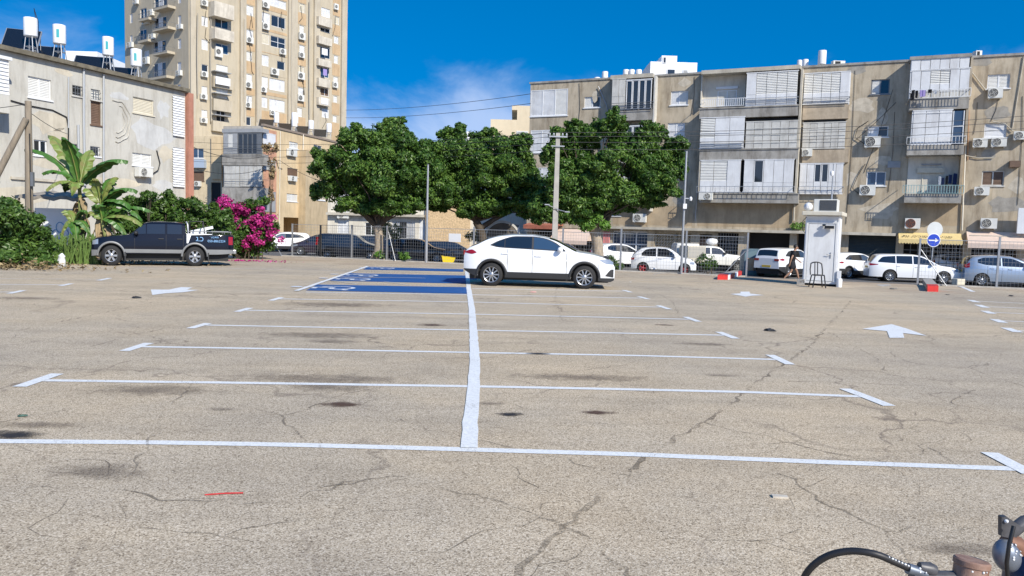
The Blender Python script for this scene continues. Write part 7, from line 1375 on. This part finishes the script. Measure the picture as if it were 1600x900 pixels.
g = MB(); g.tube(crom(HP), .0078, 14); hz = g.build('hose', mat('hose_rubber', (.012, .012, .014), .5, var=.7, scale=24, col2=(.022, .022, .024)), t)
g = MB()
for k in range(9): a = A(1275+k*3, 881-k*1.6, .055); g.lathe([(.001, -.002), (random.uniform(.002, .004), 0), (.001, .002)], Matrix.Translation(a+Vector((0, -.004, .003))), 6)
for k in range(8): a = A(1388+k*5, 874+k*2.2, -.002); g.lathe([(.001, -.002), (random.uniform(.002, .0045), 0), (.001, .002)], Matrix.Translation(a+Vector((0, -.003, .006))), 6)
g.build('paint_drip', MPAINT, hz)
g = MB(); g.tube([A(1418, 888), A(1432, 893), A(1446, 897)], [.012, .013, .012], 12); g.build('hose_fitting', STEEL, t); g = MB(); g.tube([A(1436, 885), A(1452, 889), A(1460, 892)], [.010, .015, .013], 10); g.tube([A(1425, 905), A(1460, 905), A(1500, 905)], .018, 10); g.build('valve', SPAT, t)
c = A(1519, 876); ax = Matrix.Translation(c) @ Matrix.Rotation(R(8), 4, 'Y') @ Matrix.Rotation(R(-6), 4, 'X')
g = MB(); g.lathe([(.034, -.16), (.034, -.012), (.0365, -.010), (.0365, .0), (.033, .003), (.001, .0032)], ax, 56, False); g.build('cap', RUST, t)
g = MB(); c = A(1573, 868); M = Matrix.Translation(c) @ Matrix.Rotation(R(-18), 4, 'Y') @ Matrix.Diagonal((.028, .026, .037, 1)); g.lathe([(math.sin(q), -math.cos(q)) for q in [R(3+i*17.4) for i in range(11)]], M, 28); g.build('bowl', STEEL, t)
g = MB(); g.tube([A(1571, 846, .01), A(1585, 853, .01), A(1592, 862, .01)], [.020, .024, .02], 16); g.build('copper_collar', mat('copper_brown', (.22, .11, .07), .6, .3, var=.4, scale=20), t)
g = MB(); g.poly([A(1565, 808), A(1573, 807), A(1600, 826), A(1586, 843), A(1565, 838)]); g.poly([A(1565, 838, .012), A(1586, 843, .012), A(1600, 826, .012), A(1573, 807, .012), A(1565, 808, .012)]); a = [A(1565, 808), A(1573, 807), A(1600, 826), A(1586, 843), A(1565, 838)]; b_ = [q+(A(0, 0, .012)-A(0, 0, 0))*0+Vector((0, .012, 0)) for q in a]; [g.poly((a[i], b_[i], b_[(i+1) % 5], a[(i+1) % 5])) for i in range(5)]; br = g.build('bracket', SPAT, t)
g = MB(); g.lathe([(.0035, -.004), (.0045, 0), (.001, .003)], Matrix.Translation(A(1573, 815, -.004)) @ Matrix.Rotation(R(90), 4, 'X'), 10); g.build('bolt', MPAINT, br)
g = MB(); g.tube([A(1584, 822, -.02), A(1577, 850, -.03), A(1573, 880, -.03), A(1576, 925, -.02)], .0045, 8); g.build('strap', BLACK, t); g = MB(); g.tube([A(1580, 832, .02), A(1600, 816, .02), A(1660, 800, .03)], .014, 12); g.build('handle_bar', SPAT, t)
g = MB(); c = A(1645, 925, .07); g.lathe([(.085, -.34), (.10, -.31), (.10, .03), (.085, .07), (.03, .085), (.001, .085)], Matrix.Translation(c) @ Matrix.Rotation(R(4), 4, 'Y'), 32); g.build('tank', NAVY, t)
g = MB(); a = A(1500, 905); g.tube([a, Vector((a.x, a.y, .2)), Vector((a.x+.1, a.y+.1, .18))], .018, 10); g.tube([c+Vector((0, 0, -.3)), Vector((c.x, c.y, .2))], .03, 10); g.box(c.x-.28, c.x+.25, c.y-.16, c.y+.16, .15, .19); g.build('frame', SPAT, t)
for s in (-1, 1):
    g = MB(); g.lathe([(.05, -.02), (.12, -.025), (.13, 0), (.12, .025), (.05, .02)], Matrix.Translation((c.x, c.y+s*.2, .13)) @ Matrix.Rotation(R(90), 4, 'X'), 20); g.build('wheel', TYRE, t)
g = MB(); g.lathe([(.04, -.02), (.08, -.02), (.09, 0), (.08, .02), (.04, .02)], Matrix.Translation((c.x-.25, c.y, .09)) @ Matrix.Rotation(R(90), 4, 'X'), 16); g.build('front_wheel', TYRE, t)

def spatter(par, cen, rad, n, m=MPAINT, nm='paint_spatter'):
    g = MB()
    for _ in range(n):
        d = Vector((random.gauss(0, 1), -abs(random.gauss(0, 1)), abs(random.gauss(0, .8)))).normalized(); q = cen+Vector((d.x*rad[0], d.y*rad[1], d.z*rad[2])); r_ = random.uniform(.001, .0038)
        g.lathe([(.0005, -r_*.4), (r_, 0), (.0005, r_*.4)], Matrix.Translation(q) @ d.to_track_quat('Z', 'Y').to_matrix().to_4x4(), 7)
    g.build(nm, m, par)
spatter(t, A(1573, 868), (.0275, .0255, .0365), 16); spatter(t, A(1519, 884), (.036, .036, .001), 14); spatter(t, A(1645, 925, .07), (.1, .1, .08), 24); spatter(t, A(1440, 892), (.02, .014, .013), 10)

# ================================================================ DEBRIS
a, b_ = gxy(320, 774.5), gxy(380, 771.5); m = MB(); m.tube([a+Vector((0, 0, .006)), (a+b_)/2+Vector((0, .003, .008)), b_+Vector((0, 0, .006))], .0045, 6); tag(m.build('red_stick', mat('red_stick', (.5, .03, .03), .5)), 'thin red stick lying on the asphalt in the left foreground', 'stick')
p = gxy(1217, 777); m = MB(); m.prism([(-.045, -.02), (.05, -.03), (.055, .012), (-.04, .03)], .012); o = m.build('stone_chip', mat('pale_stone', (.55, .5, .42), .9, var=.2, scale=20)); o.location = p; tag(o, 'flat pale stone chip on the asphalt below the nearest line at the right', 'stone')
def scrap(u, v, s, m, label, cat='litter', name='litter'):
    p = gxy(u, v) if v < 1000 else 0; g = MB(); n = 7; r_ = [(math.cos(i*6.283/n)*s*random.uniform(.5, 1.2), math.sin(i*6.283/n)*s*.6*random.uniform(.5, 1.2)) for i in range(n)]
    g.poly([(x, y, .008) for x, y in r_][::-1]); g.poly([(x*.7, y*.7, s*random.uniform(.15, .4)) for x, y in r_]); [g.poly(((r_[i][0], r_[i][1], .008), (r_[(i+1) % n][0], r_[(i+1) % n][1], .008), (r_[(i+1) % n][0]*.7, r_[(i+1) % n][1]*.7, s*.3), (r_[i][0]*.7, r_[i][1]*.7, s*.25))) for i in range(n)]
    o = g.build(name, m); o.location = p; tag(o, label, cat)
scrap(1200, 517, .12, BLACK, 'black scrap of plastic left of the large white arrow'); scrap(1208, 518, .07, BLACK, 'smaller black scrap beside the black plastic left of the large arrow'); scrap(212, 466, .12, BLACK, 'small black scrap below the left arrow'); scrap(1396, 452, .16, mat('grey_scrap', (.16, .15, .13), .8), 'flat grey scrap between the booth and the sign post'); scrap(35, 651, .06, mat('green_scrap', (.06, .12, .09), .6), 'dull green scrap in the left foreground'); scrap(833, 457, .10, mat('pink_scrap', (.6, .3, .28), .7), 'pale pink scrap just in front of the white SUV'); scrap(1018, 420.5, .22, WHTC, 'white rag by the rear wheel of the red wheeled hatchback'); scrap(1580, 463, .12, BLACK, 'dark scrap near the right edge beyond the short lines'); scrap(1480, 461, .08, BLACK, 'small dark scrap in front of the silver hatchback'); scrap(985, 441, .05, MPAINT, 'tiny white scrap just past the nose of the SUV')
